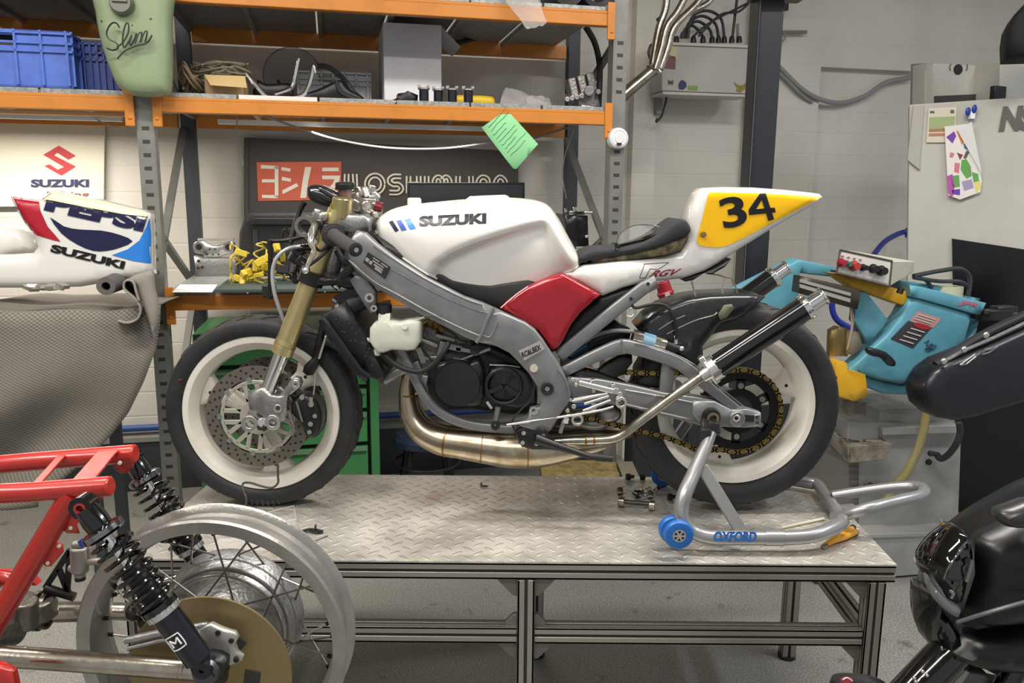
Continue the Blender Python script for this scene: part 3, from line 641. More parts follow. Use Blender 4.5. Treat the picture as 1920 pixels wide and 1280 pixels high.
# triple clamp / cylinder parts standing on the bench
tc_=thing('triple_clamp','machined aluminium triple clamp with two round bores on the workbench','clamp',PW(400,515,.62))
pr=[(362,462),(366,453),(380,451),(392,458),(406,460),(420,456),(434,452),(441,460),(440,470),(430,476),(420,478),(412,482),(388,482),(380,476),(366,474)]
puff('plate',pr,.60,.63,.004,alu_bright,tc_,grid=.02,sm=3,frame=fr)
for px,py,rr in ((373,463,8),(428,463,8)): 
    mb=MB(); q=PW(px,py,.597); mb.lathe([(.014,0),(.024,0),(.024,.03),(.014,.03)],q,WN,24); obj('bore_ring',mb,alu,tc_); mb=MB(); mb.cyl(q-WN*.001,q+WN*.01,.014); obj('bore',mb,black_soft,tc_)
mb=MB()
for px,py in ((393,467),(403,467),(388,477),(410,477),(399,477)): q=PW(px,py,.598); mb.cyl(q-WN*.002,q+WN*.004,.004,n=10)
obj('hole',mb,black_soft,tc_)
bl=thing('cylinder_head','grey aluminium head casting standing on the workbench below the triple clamp','casting',PW(410,520,.58))
puff('casting',[(363,480),(380,484),(430,484),(443,480),(446,500),(450,522),(366,522),(366,500)],.58,.66,.008,mat('grey_head_casting','#8f8f8c',.45,.6,bump=(60,.3)),bl,grid=.03,frame=fr)
mb=MB()
for px,py in ((371,502),(379,501),(372,489),(432,502)): q=PW(px,py,.575); mb.cyl(q-WN*.001,q+WN*.006,.006,n=12)
obj('port',mb,black_soft,bl)
mb=MB(); mb.box(PW(405,449,.64),(.16,.03,.012),WT); tag(obj('alloy_bar',mb,mat('pale_alloy','#b9b6ad',.5,.4)),'pale flat bar resting on top of the triple clamp','bar')
# bench mat, paper, wiring loom
mb=MB(); mb.prism([PZ(402,548,zlw+.002),PZ(428,527,zlw+.002),PZ(720,523,zlw+.002),PZ(740,545,zlw+.002)],(0,0,.01)); tag(obj('bench_mat',mb,mat('dark_green_mat','#3b4a45',.7)),'dark green cutting mat lying on the workbench shelf','mat')
mb=MB(); mb.prism([PZ(323,548,zlw+.002),PZ(338,534,zlw+.002),PZ(408,534,zlw+.002),PZ(398,548,zlw+.002)],(0,0,.002)); tag(obj('paper_sheet',mb,mat('bright_paper','#f3f3f5',.8)),'white paper sheet at the left end of the workbench','paper')
def wz(px,py,off,dz=0): p=PW(px,py,off); return p
yl=thing('wiring_loom','tangled wiring loom with yellow connectors lying on the workbench','wires',PZ(470,530,zlw+.012))
mb=MB(); rnd=random.Random(11)
for i in range(16):
    a=(rnd.uniform(435,520),rnd.uniform(480,530)); pts=[PW(a[0],a[1],.12+rnd.uniform(0,.15))]
    for j in range(4): a=(min(max(a[0]+rnd.uniform(-26,30),432),600),min(max(a[1]+rnd.uniform(-22,18),455),532)); pts.append(PW(a[0],a[1],.12+rnd.uniform(0,.2)))
    mb.tube(pts,.0035,6,sub=5)
obj('yellow_wire',mb,mat('yellow_wire_sheath','#c9b33c',.5),yl)
mb=MB()
for i in range(14):
    a=(rnd.uniform(500,640),rnd.uniform(440,530)); pts=[PW(a[0],a[1],.15+rnd.uniform(0,.15))]
    for j in range(4): a=(min(max(a[0]+rnd.uniform(-40,40),440),690),min(max(a[1]+rnd.uniform(-30,30),430),532)); pts.append(PW(a[0],a[1],.15+rnd.uniform(0,.2)))
    mb.tube(pts,.004,6,sub=5)
obj('black_wire',mb,black_soft,yl)
mb=MB()
for (px,py) in ((452,474),(447,522),(457,515),(466,510),(478,502),(488,490),(497,485),(463,527),(474,518),(519,463),(500,500),(486,515),(455,528),(445,530),(530,480)):
    mb.box(PW(px,py,.1+rnd.uniform(0,.1)),(.045*rnd.uniform(.6,1.1),.02,.03*rnd.uniform(.6,1.1)),(rnd.uniform(-1,1),.3,rnd.uniform(-.6,.6)),(rnd.uniform(-.5,.5),0,1))
obj('connector',mb,yellow_conn,yl,bevel=.003)
mb=MB()
for (px,py) in ((545,470),(560,490),(590,505),(575,455),(610,480),(640,490),(560,520),(600,525),(530,505)):
    mb.box(PW(px,py,.12+rnd.uniform(0,.1)),(.05,.025,.035),(rnd.uniform(-1,1),.3,rnd.uniform(-.6,.6)),(0,.2,1))
obj('relay_block',mb,black_plastic,yl,bevel=.003)
# dark box with chrome top (right of the tank)
cb_=thing('air_valve','black box with chrome fittings on top standing behind the motorcycle tank','valve',PW(1088,470,.3))
puff('body',[(1062,403),(1102,404),(1104,462),(1064,462)],.3,.36,.004,mat('valve_black','#1a1b1e',.3),cb_,grid=.04,frame=fr)
puff('side_block',[(1048,400),(1064,404),(1064,440),(1056,420)],.32,.38,.003,mat('valve_grey','#55565a',.4),cb_,grid=.04,frame=fr)
mb=MB(); mb.box(PW(1080,399,.32),(.08,.05,.018),WT); mb.cyl(PW(1078,396,.3),PW(1078,388,.3),.013); mb.cyl(PW(1060,398,.3),PW(1060,391,.3),.007); mb.cyl(PW(1095,398,.3),PW(1110,398,.3),.006); mb.cyl(PW(1100,443,.28),PW(1100,443,.3),.008); obj('fitting',mb,chrome,cb_,bevel=.002)
mb=MB(); q=PW(1085,466,.33); mb.box((q.x,q.y,(q.z+zlw)/2+.0),(.09,.06,q.z-zlw),WT); obj('foot',mb,saw_beige,cb_)
# green tool cabinet
gc=thing('tool_cabinet','green steel tool cabinet with drawers below the workbench shelf','cabinet',W(.55,.55,0))
sA=PWs(365,700,.3)[0]; sB=PWs(709,700,.3)[0]; zT=PWs(560,625,.3)[1]+.01
mb=MB(); rackbox(mb,sA,sA+.04,.3,.8,.03,zT); rackbox(mb,sB-.04,sB,.3,.8,.03,zT); rackbox(mb,sA,sB,.3,.8,zT-.03,zT); rackbox(mb,sA,sB,.3,.8,.03,.17); rackbox(mb,sA,sB,.78,.8,.03,zT); obj('carcass',mb,green_metal,gc,bevel=.003)
mb=MB(); rackbox(mb,sA+.04,sB-.04,.34,.78,.16,zT-.03); obj('drawer_recess',mb,green_dark,gc)
n=5; zz=.18; hs=[.18,.13,.09,.09,.09]; sc_=(zT-.04-.18)/sum(hs)
for h_ in hs:
    h_*=sc_; mb=MB(); rackbox(mb,sA+.048,sB-.055,.305,.34,zz+.006,zz+h_-.016); dr=obj('drawer',mb,green_metal,gc,bevel=.003)
    mb=MB(); rackbox(mb,sA+.055,sB-.06,.29,.306,zz+h_-.034,zz+h_-.02); obj('handle',mb,mat('grey_drawer_handle','#5f7d63',.4),dr); zz+=h_
mb=MB()
for a in (sA+.05,sB-.05):
    for b in (.36,.74): mb.cyl(W(a,b-.012,.03),W(a,b+.012,.03),.029)
obj('castor',mb,black_soft,gc)
# black stools behind the bike
def stool(px,off,label,h=.62):
    s_=PWs(px,780,off)[0]; r=thing('stool',label,'stool',W(s_,off,0),'stools under the workbench')
    mb=MB(); mb.lathe([(.001,h),(.15,h),(.17,h-.02),(.17,h-.05),(.001,h-.05)],W(s_,off,0),(0,0,1),32,closed=False); obj('seat',mb,mat('navy_stool_vinyl','#20283f',.4),r)
    for k in range(4):
        a=math.pi/4+k*math.pi/2; mb=MB(); mb.tube([W(s_+.12*math.cos(a),off+.12*math.sin(a),h-.05),W(s_+.19*math.cos(a),off+.19*math.sin(a),.0)],.014,10); obj('leg',mb,black_plastic,r)
    mb=MB(); mb.tube([W(s_+.165*math.cos(a),off+.165*math.sin(a),.25) for a in [i*math.pi/12 for i in range(24)]],.008,8,closed=True); obj('foot_ring',mb,black_plastic,r)
stool(800,.45,'round navy topped stool with black legs visible under the exhaust pipes',h=.40)
# wooden pallet block behind table
mb=MB(); q=P(1085,905,3.3); mb.box((q.x,3.3,q.z-.03),(.33,.2,.20)); 
wbk=thing('wooden_block','rough wooden block stack behind the table below the gear lever','wood',(q.x,3.3,0)); obj('block',mb,wood,wbk,bevel=.004)
mb=MB(); mb.box((q.x+.21,3.3,q.z-.03),(.07,.2,.19)); obj('end_board',mb,mat('grey_wood','#77715f',.7),wbk)
for dx in (-.12,.12):
    mb=MB(); mb.box((q.x+dx,3.3,(q.z-.13)/2),(.06,.15,q.z-.13)); obj('post',mb,wood,wbk)
mb=MB(); q=P(1215,800,3.5); mb.box((q.x+.06,3.62,.35),(.26,.25,.7)); tag(obj('parts_bin',mb,mat('dark_bin_plastic','#303338',.6),bevel=.02),'dark grey bin standing on the floor behind the rear wheel','bin')
# ================================================================ left: blanket, fairings
bt=thing('side_table','covered side table under the grey blanket at the left','table',W(-1.0,-.25,0))
s0,s1=-1.75,-.22; zt1=PWs(150,560,-.2)[1]-.02
mb=MB(); rackbox(mb,s0,s1+.1,-.42,.0,zt1-.03,zt1); obj('table_top',mb,wood,bt)
for a in (s0+.05,s1+.04):
    for b in (-.38,-.05): mb=MB(); rackbox(mb,a-.02,a+.02,b-.02,b+.02,0,zt1-.03); obj('leg',mb,rackgrey_dark,bt)
def cloth_mat():
    m=bpy.data.materials.new('grey_waffle_blanket'); m.use_nodes=True; nt=m.node_tree; b=nt.nodes['Principled BSDF']; N=nt.nodes.new; L=nt.links.new
    tc=N('ShaderNodeTexCoord'); ck=N('ShaderNodeTexChecker'); ck.inputs['Scale'].default_value=130; ck.inputs['Color1'].default_value=lin('#8f8a80'); ck.inputs['Color2'].default_value=lin('#6b675f'); L(tc.outputs['UV'],ck.inputs['Vector'])
    n=N('ShaderNodeTexNoise'); n.inputs['Scale'].default_value=8; L(tc.outputs['Object'],n.inputs['Vector']); mx=N('ShaderNodeMix'); mx.data_type='RGBA'; mx.blend_type='MULTIPLY'; mx.inputs[0].default_value=.35; L(ck.outputs[0],mx.inputs[6]); L(n.outputs['Fac'],mx.inputs[7]); L(mx.outputs[2],b.inputs['Base Color'])
    b.inputs['Roughness'].default_value=.95; bp=N('ShaderNodeBump'); bp.inputs['Strength'].default_value=.4; bp.inputs['Distance'].default_value=.003; L(ck.outputs['Fac'],bp.inputs['Height']); L(bp.outputs[0],b.inputs['Normal']); return m
# blanket: top sheet + hanging side whose right edge slants down-left
nu,nv=70,46; vs=[]; fs=[]; uvs=[]
def lerp(a,b,t): return a+(b-a)*t
EP=sorted([(lambda q:(q[1],q[0]))(PWs(a,b,-.47)) for a,b in ((299,555),(298,600),(290,640),(268,700),(238,760),(200,808),(172,836),(120,880),(70,925))])
sE=PWs(298,560,-.45)[0]; DR=zt1-PWs(60,935,-.47)[1]
for j in range(nv):
    v=j/(nv-1)
    for i in range(nu):
        u=i/(nu-1)
        if v<.25:      # over the top
            t=v/.25; o_=lerp(.0,-.44,t); z=zt1+.012+.012*math.sin(u*34+2*t)*math.sin(u*11)+.02*math.exp(-((u-.35)/.05)**2)*t
            s=lerp(s0-.4,sE,u)
        else:
            t=(v-.25)/.75; se=float(np.interp(zt1-DR*t,[p[0] for p in EP],[p[1] for p in EP])); s=lerp(s0-.4,se,u); fold=.035*math.sin(u*15+5*t)+.022*math.sin(u*31+3*t+1)+.02*math.sin(u*9-4*t)
            o_=-.45-.02*t-fold*min(1,t*2.2); z=zt1+.0-DR*t-.03*math.sin(min(t*8,math.pi/2))
        vs.append(W(s,o_,z)); uvs.append((u*2.0,v*1.5))
for j in range(nv-1):
    for i in range(nu-1): a=j*nu+i; fs.append((a,a+1,a+nu+1,a+nu))
mb=MB(); mb.add(vs,fs); bk=obj('blanket',mb,cloth_mat(),None,smooth=60); tag(bk,'grey waffle-weave blanket draped over the side table at the left','blanket')
uvl=bk.data.uv_layers.new(name='uv')
for lp in bk.data.loops: uvl.data[lp.index].uv=uvs[lp.vertex_index]
so=bk.modifiers.new('solid','SOLIDIFY'); so.thickness=.004
# rolled corner of blanket next to upright : a second folded cloth
rc=thing('folded_cloth','grey cloth folded into a roll on the blanket beside the rack upright','cloth',W(-.3,-.45,zt1))
mb=MB(); n=26; pr=[]
pts=[(222,600),(240,604),(258,595),(260,575),(250,560),(238,550),(230,540),(232,527),(243,524),(252,530),(256,545),(262,565)]
cp,_=catmull([V((a,b,0)) for a,b in pts],[0]*len(pts),4)
vs=[]; m_=6
for p in cp:
    for k in range(m_): vs.append(PW(p.x+(k*3.2 if p.y<590 else 0),p.y-k*2.0,-.52+.07*k))
mb.add(vs,[(i*m_+j,(i+1)*m_+j,(i+1)*m_+j+1,i*m_+j+1) for i in range(len(cp)-1) for j in range(m_-1)]); o=obj('roll',mb,cloth,rc,smooth=60); o.modifiers.new('s','SOLIDIFY').thickness=.006
puff('drape',[(240,523),(262,512),(285,510),(290,540),(298,580),(292,620),(288,640),(280,610),(270,580),(262,555),(256,535)],-.50,-.455,.02,cloth,rc,grid=.03,sm=3,frame=fr)
mb=MB(); mb.lathe([(.014,-.06),(.03,-.06),(.033,.1),(.02,.1)],PW(207,533,-.4),WN,20); obj('tube_end',mb,mat('dark_cloth','#5d5a56',.9),rc)
# sponsor fairing panel
FP=[(16,366),(30,369),(73,375),(95,355),(130,365),(190,375),(270,395),(281,402),(284,450),(285,500),(288,515),(240,522),(150,538),(60,540),(-60,540),(-60,480),(20,478),(60,475),(70,462),(62,440),(45,420),(30,395)]
fp=thing('race_fairing','white race fairing panel with red and blue graphics lying on the blanket','fairing',PW(150,540,-.3))
fb=puff('shell',FP,-.33,-.20,.035,white_paint,fp,grid=.022,sm=0,frame=fr,smooth=60)
D=lambda nm,px,m,sm=0,off=.002,grid=.007: decal(nm,px,m,fp,target=fb,plane=lambda a,b:PW(a,b,-.34),sm=sm,off=off,grid=grid)
D('red_graphic',[(20,368),(73,375),(76,395),(90,425),(105,442),(114,453),(100,450),(60,438),(45,420),(30,395)],red_vinyl)
D('blue_graphic',[(281,409),(284,440),(284,494),(250,489),(210,478),(240,467),(262,450),(275,425)],sky_vinyl)
D('navy_graphic',[(94,407),(120,424),(150,430),(190,432),(225,440),(249,452),(225,464),(200,470),(175,470),(145,458),(115,437)],navy_vinyl,2,grid=.01)
D('cream_edge',[(75,372),(95,357),(130,367),(190,377),(270,397),(278,406),(230,401),(160,388),(100,376)],mat('cream_panel','#f3e6b8',.3),off=.005)
text('PEPSI',[(92,362),(278,404),(82,394)],navy_vinyl,fp,plane=lambda a,b:PW(a,b,-.34),target=fb,bold=.06,off=.003)
text('SUZUKI',[(98,457),(236,490),(94,472)],black_vinyl,fp,plane=lambda a,b:PW(a,b,-.34),target=fb,bold=.055,off=.003)
mb=MB()
for px,py in ((40,373),(160,393),(275,410)): q=PW(px,py,-.334); mb.cyl(q-WN*.002,q,.003,n=10)
obj('rivet',mb,chrome,fp)
puff('fairing_lower',[(-80,420),(20,424),(45,430),(62,445),(70,460),(66,474),(45,480),(20,482),(0,495),(-80,510)],-.16,-.0,.05,mat('white_gloss_bodywork','#efede8',.2,coat=.4),None,grid=.03,sm=2,frame=fr,label='white curved fairing nose lying behind the graphic fairing panel',cat='fairing')
mb=MB(); rnd=random.Random(7)
for i in range(10):
    q=PW(55+i*7,540-rnd.uniform(0,5),-.45); mb.box(q,(.03,.03,.012),(rnd.uniform(-1,1),rnd.uniform(-1,1),.2))
tag(obj('foil_scrap',mb,mat('crumpled_foil','#a8a29a',.35,.6),smooth=0),'crumpled foil scrap lying on the blanket edge in front of the fairing panel','foil')
# ================================================================ lift table
ZT=.637
def plate_mat():
    m=bpy.data.materials.new('chequer_plate'); m.use_nodes=True; nt=m.node_tree; b=nt.nodes['Principled BSDF']; N=nt.nodes.new; L=nt.links.new
    tc=N('ShaderNodeTexCoord'); mp=N('ShaderNodeMapping'); L(tc.outputs['Object'],mp.inputs[0]); mp.inputs['Rotation'].default_value=(0,0,R(45)); mp.inputs['Scale'].default_value=(26,26,26); sp=N('ShaderNodeSeparateXYZ'); L(mp.outputs[0],sp.inputs[0])
    def M(op,a,b_=None,c=None):
        n=N('ShaderNodeMath'); n.operation=op
        for i,x in enumerate((a,b_,c)):
            if x is None: continue
            if isinstance(x,(int,float)): n.inputs[i].default_value=x
            else: L(x,n.inputs[i])
        return n.outputs[0]
    X,Y=sp.outputs[0],sp.outputs[1]; fx=M('FLOOR',X); fy=M('FLOOR',Y); par=M('FLOORED_MODULO',M('ADD',fx,fy),2.0)
    cx=M('SUBTRACT',M('SUBTRACT',X,fx),.5); cy=M('SUBTRACT',M('SUBTRACT',Y,fy),.5)
    a=M('ADD',M('MULTIPLY',cx,par),M('MULTIPLY',cy,M('SUBTRACT',1.0,par))); c=M('ADD',M('MULTIPLY',cy,par),M('MULTIPLY',cx,M('SUBTRACT',1.0,par)))
    e=M('ADD',M('POWER',M('ABSOLUTE',M('DIVIDE',a,.46)),2.0),M('POWER',M('ABSOLUTE',M('DIVIDE',c,.15)),2.0)); h=M('MAXIMUM',M('SUBTRACT',1.0,e),0.0); h=M('POWER',h,.5)
    bp=N('ShaderNodeBump'); bp.inputs['Strength'].default_value=.85; bp.inputs['Distance'].default_value=.004; L(h,bp.inputs['Height']); L(bp.outputs[0],b.inputs['Normal'])
    n=N('ShaderNodeTexNoise'); n.inputs['Scale'].default_value=7; n.inputs['Detail'].default_value=7; L(tc.outputs['Object'],n.inputs['Vector']); r=N('ShaderNodeValToRGB'); r.color_ramp.elements[0].position=.3; r.color_ramp.elements[0].color=lin('#aaa69e'); r.color_ramp.elements[1].position=.6; r.color_ramp.elements[1].color=lin('#d2cec5'); L(n.outputs['Fac'],r.inputs['Fac']); L(r.outputs[0],b.inputs['Base Color'])
    b.inputs['Metallic'].default_value=.5; rr=N('ShaderNodeMapRange'); rr.inputs[3].default_value=.28; rr.inputs[4].default_value=.46; L(n.outputs['Fac'],rr.inputs[0]); L(rr.outputs[0],b.inputs['Roughness']); return m
TX0,TX1,TY0,TY1=-.99,.985,1.905,2.545
tbl=thing('work_table','long aluminium work table with chequer plate top carrying the white race motorcycle','table',((TX0+TX1)/2,(TY0+TY1)/2,0))
mb=MB(); mb.prism([(TX0,TY0,ZT-.004),(TX1,TY0,ZT-.004),(TX1+.03,TY1,ZT-.004),(TX0+.02,TY1,ZT-.004)],(0,0,.004)); obj('plate_top',mb,plate_mat(),tbl)
def extrusion(a,b,w,h,name='rail',up=(0,0,1),ngr=1):
    a,b=V(a),V(b); mb=MB(); x=(b-a).normalized(); z=V(up); z=(z-x*z.dot(x)).normalized(); y=z.cross(x); L_=(b-a).length; c=(a+b)/2
    mb.box(c,(L_,w-.012,h-.012),x,z); 
    mb.mi=0
    # outer lips leave grooves
    t=.0065
    for sgn in (-1,1):
        k=ngr+1 if h>w*1.5 else 2
        # faces in y
        lo=-h/2; seg=(h-.008*(k-1))/k
        for i in range(k): zc=lo+seg/2+i*(seg+.008); mb.box(c+y*sgn*(w/2-t/2)+z*zc,(L_,t,seg),x,z)
        seg=(w-.008)/2
        for i in range(2): yc=-w/2+seg/2+i*(seg+.008); mb.box(c+z*sgn*(h/2-t/2)+y*yc,(L_,seg,t),x,z)
    n0=6; mm=[1]*6+[0]*(len(mb.f)-6); mb.m=mm
    return obj(name,mb,[extr,groove],tbl,bevel=.0012)
zr=ZT-.004
extrusion((TX0,TY0+.022,zr-.0225),(TX1,TY0+.022,zr-.0225),.04,.045)
extrusion((TX0+.02,TY1-.022,zr-.0225),(TX1+.03,TY1-.022,zr-.0225),.04,.045)
for x,dx in ((TX0+.02,.02),(0,0),(TX1-.02,.03)): extrusion((x,TY0+.043,zr-.0225),(x+dx,TY1-.043,zr-.0225),.04,.045)
zl=P(1300,1187,TY0+.02).z
xm=P(986,1150,TY0).x; xr=P(1637,1150,TY0).x
legs=[(TX0+.022,TY0+.022),(xm,TY0+.022),(TX1-.045,TY0+.022),(TX0+.04,TY1-.022),(xm+.05,TY1-.022),(TX1-.03,TY1-.022)]
for x,y in legs: extrusion((x,y,.01),(x,y,zr-.046),.045,.045,'leg',(0,1,0))
for x0_,x1_,y in ((TX0+.045,xm-.023,TY0+.022),(xm+.023,TX1-.07,TY0+.022),(TX0+.065,xm+.025,TY1-.022),(xm+.075,TX1-.055,TY1-.022)): extrusion((x0_,y,zl),(x1_,y,zl),.04,.045,'cross_rail')
for i in (0,2): extrusion((legs[i][0],TY0+.045,zl),(legs[i+3][0],TY1-.045,zl),.04,.045,'cross_rail')
def gus(x,y,z,sx,sz,s=.05):
    mb=MB(); mb.prism([(x,y-.008,z),(x+s*sx,y-.008,z),(x+s*sx,y-.008,z+.008*sz),(x+.01*sx,y-.008,z+s*sz),(x,y-.008,z+s*sz)],(0,.016,0)); obj('gusset',mb,mat('gusset_casting','#77746e',.5,.5),tbl,bevel=.001)
for (x,y) in legs[1:3]:
    gus(x-.0225,y,zr-.046,-1,-1); gus(x-.0225,y,zl-.0225,-1,-1); 
    if x<.5: gus(x+.0225,y,zr-.046,1,-1); gus(x+.0225,y,zl-.0225,1,-1); gus(x-.0225,y,zl+.0225,-1,1,.03); gus(x+.0225,y,zl+.0225,1,1,.03)
for x,y in legs:
    mb=MB(); mb.cyl((x,y,0),(x,y,.012),.03); obj('foot',mb,black_soft,tbl)
# ================================================================ the race motorcycle
YB=2.305
bike=thing('race_motorcycle','white and red race motorcycle with yellow number 34 tail standing on the chequer plate table','motorcycle',(-.05,YB,ZT))
def Q(px,py,dy): return P(px,py,YB+dy)
def bt_(name,pts,r,m,dy=None,n=12,sub=0,par=None,**kw):
    mb=MB(); pts=[Q(p[0],p[1],p[2] if len(p)>2 else dy) for p in pts]; mb.tube(pts,r,n,sub=sub); return obj(name,mb,m,par or bike,**kw)
def bp_(name,px,d0,d1,r,m,par=None,**kw): return puff(name,px,YB+d0,YB+d1,r,m,par or bike,**kw)
# ---- wheels
def wheel(name,c,Rt,wt,rw,angs,tread):
    wr=obj(name,MB().lathe([(.212,-rw),(.228,-rw-.002),(.231,-rw+.004),(.222,-rw+.012),(.205,-rw+.02),(.196,-rw*.55),(.192,0),(.196,rw*.55),(.205,rw-.02),(.222,rw-.012),(.231,rw-.004),(.228,rw+.002),(.212,rw),(.200,rw-.012),(.188,rw*.5),(.184,0),(.188,-rw*.5),(.200,-rw+.012)],c,(0,1,0),96),white_rim,bike)
    # tyre
    pr=[(.229,-rw+.004)]; h=Rt-.229
    for t in (0.12,.3,.5): pr.append((.229+h*t*.8,-wt*.5*(.86+.14*math.sin(t*math.pi))))
    for i in range(9): a=math.pi*(i/8); pr.append((Rt-(.30*h)*(1-math.sin(a))**1.0 -.0*h,-wt*.5*.98*math.cos(a)))
    for t in (.5,.3,.12): pr.append((.229+h*t*.8,wt*.5*(.86+.14*math.sin(t*math.pi))))
    pr.append((.229,rw-.004)); pr.append((.216,0))
    mb=MB(); mb.lathe(pr,c,(0,1,0),112); k=len(pr)
    mb.m=[1 if (5<=i%k<=10) else 0 for i in range(len(mb.f))]
    ty=obj('tyre',mb,[rubber,rubber_tread],wr)
    # tread grooves
    mb=MB()
    for i in range(26):
        a=i*2*math.pi/26
        for sgn in (-1,1):
            pts=[]
            for j in range(6):
                t=j/5; aa=a+sgn*.05+t*.13; yy=sgn*(wt*.5)*(.15+.6*t); th=math.acos(max(-1,min(1,yy/(wt*.49)))); rr=Rt-(.30*h)*(1-math.sin(th))+.0004
                pts.append(V(c)+V((rr*math.cos(aa),yy,rr*math.sin(aa))))
            mb.tube(pts,.0016,4)
    obj('tread_groove',mb,mat('groove_rubber','#161616',.8),ty)
    # spokes
    for a in angs:
        a=R(a); u=V((math.cos(a),0,math.sin(a))); v=V((-u.z,0,u.x)); c_=V(c)
        ol=[(.03,-.03),(.075,-.026),(.12,-.024),(.155,-.030),(.175,-.045),(.189,-.075),(.196,-.09),(.196,.09),(.189,.075),(.175,.045),(.155,.030),(.12,.024),(.075,.026),(.03,.03)]
        pts=[((c_+u*x+v*y).x,(c_+u*x+v*y).z) for x,y in ol]
        puff('spoke',pts,c[1]-.018,c[1]+.018,.008,white_rim,wr,grid=.02,world=True)
        mb=MB(); q=c_+u*.165+v*.0; mb.cyl(q+V((0,-.0185,0)),q+V((0,-.0165,0)),.005,n=12); obj('spoke_hole',mb,black_soft,wr)
    mb=MB(); mb.lathe([(.012,-.05),(.03,-.05),(.036,-.03),(.036,.03),(.03,.05),(.012,.05)],c,(0,1,0),32); obj('hub',mb,white_rim,wr)
    return wr
CF=V((-.731,YB,.922)); CR=V((.650,YB,.957))
fw=wheel('front_wheel',CF,.2855,.112,.047,(160,280,40),0)
rw_=wheel('rear_wheel',CR,.306,.155,.06,(20,260,140),0)
mb=MB()
for i in range(6):
    a=R(262+i*3.4); u=V((math.cos(a),0,math.sin(a))); mb.bar(CF+u*.262+V((0,-.0555,0)),CF+u*.279+V((0,-.048,0)),.004,.004)
obj('wear_mark',mb,mat('worn_rubber_mark','#48464a',.8),fw)
mb=MB(); q=P(338,712,YB-.056); mb.box(q,(.012,.003,.006),(1,0,.3)); obj('red_mark',mb,mat('faded_red_mark','#5d2326',.8),fw)
# ---- front brake discs
def disc(c,ro,ri,m,n=96,th=.0025): 
    return MB().lathe([(ri,-th),(ro,-th),(ro,th),(ri,th)],c,(0,1,0),n)
def drill(c,rs,n,y,rad=.0035):
    mb=MB()
    for i in range(n):
        for k,r_ in enumerate(rs):
            a=2*math.pi*(i+k*.37)/n; q=V(c)+V((r_*math.cos(a),y,r_*math.sin(a))); mb.cyl(q,q+V((0,-.0008,0)),rad,n=8)
    return mb
for dy in (-.072,.072):
    c=CF+V((0,dy,0)); dk=obj('brake_disc',disc(c,.150,.113,disc_steel if dy<0 else disc_dark),disc_dark if dy<0 else disc_steel,fw)
    obj('drill_hole',drill(c,(.121,.131,.142),26,-.0026),mat('drilled_hole','#141414',.6),dk)
    # carrier with triangular windows
    mb=MB(); mb.lathe([(.098,-.003),(.108,-.003),(.108,.003),(.098,.003)],c,(0,1,0),64); mb.lathe([(.03,-.004),(.052,-.004),(.052,.004),(.03,.004)],c,(0,1,0),40)
    for i in range(9):
        a=2*math.pi*i/9
        for s_ in (-.16,.16):
            u=V((math.cos(a),0,math.sin(a))); v=V((math.cos(a+s_*1.1),0,math.sin(a+s_*1.1))); mb.bar(c+u*.048,c+v*.101,.013,.006,(0,1,0))
    obj('disc_carrier',mb,mat('worn_alloy_carrier','#b9b5aa',.42,.5),dk,bevel=.001)
    mb=MB()
    for i in range(9): a=2*math.pi*(i+.5)/9; q=c+V((.1105*math.cos(a),-.005,.1105*math.sin(a))); mb.cyl(q,q+V((0,.010,0)),.0075,n=14)
    obj('bobbin',mb,alu,dk)
# ---- forks
def fork(dy,suf):
    mb=MB(); mb.tube([Q(531,655,dy),Q(568,562,dy),Q(613,446,dy),Q(634,395,dy)],[.0285,.0275,.0270,.0270],28); mb.tube([Q(529,662,dy),Q(534,648,dy)],[.031,.031],28); mb.tube([Q(535,645,dy),Q(538,637,dy)],[.0305,.029],28)
    ft=obj('fork_tube',mb,gold_fork,bike)
    mb=MB(); mb.tube([Q(533,652,dy),Q(500,736,dy)],.0205,24); obj('fork_slider',mb,chrome,bike)
    mb=MB(); mb.tube([Q(634,397,dy),Q(640,382,dy)],[.026,.026],28); mb.tube([Q(640,382,dy),Q(643,376,dy)],[.018,.015],6); obj('fork_cap',mb,mat('brass_anodised','#b79f52',.25,.8),ft)
fork(-.10,'l'); fork(.10,'r')
foot=[(489,727),(500,726),(509,740),(522,742),(533,730),(545,712),(553,706),(562,708),(566,718),(562,727),(548,738),(540,744),(538,762),(540,784),(530,790),(512,796),(498,793),(492,780),(478,772),(467,768),(464,745),(468,733)]
bp_('fork_foot',foot,-.125,-.095,.008,alu,grid=.02,sm=0)
bp_('fork_foot',[(x+6,y-2) for x,y in foot],.09,.12,.008,alu,grid=.03,sm=0)
mb=MB(); mb.cyl(Q(492,792,-.13),Q(492,792,.13),.013); mb.lathe([(.012,-.012),(.024,-.012),(.024,.004),(.012,.004)],Q(470,793,-.118),(0,1,0),24); mb.lathe([(.012,-.012),(.022,-.012),(.022,.004),(.012,.004)],Q(513,790,-.118),(0,1,0),24)
mb.lathe([(.004,-.005),(.012,-.005),(.012,.004)],Q(555,720,-.125),(0,1,0),20); mb.lathe([(.004,-.005),(.012,-.005),(.012,.004)],Q(521,765,-.122),(0,1,0),20); obj('axle_clamp',mb,alu_bright,bike,bevel=.001)
mb=MB(); mb.cyl(Q(488,800,-.128),Q(488,800,-.09),.010); mb.cyl(Q(521,765,-.130),Q(521,765,-.12),.006); mb.cyl(Q(490,798,-.13),Q(497,803,-.12),.009); obj('axle_end',mb,black_soft,bike)
cal=[(548,752),(560,742),(575,740),(590,748),(600,765),(603,790),(596,815),(585,822),(572,815),(566,795),(556,785),(545,772)]
bp_('brake_caliper',cal,-.118,-.045,.015,black_plastic,grid=.02,sm=2)
bp_('brake_caliper',[(x+4,y-3) for x,y in cal],.05,.115,.015,black_plastic,grid=.03,sm=2)
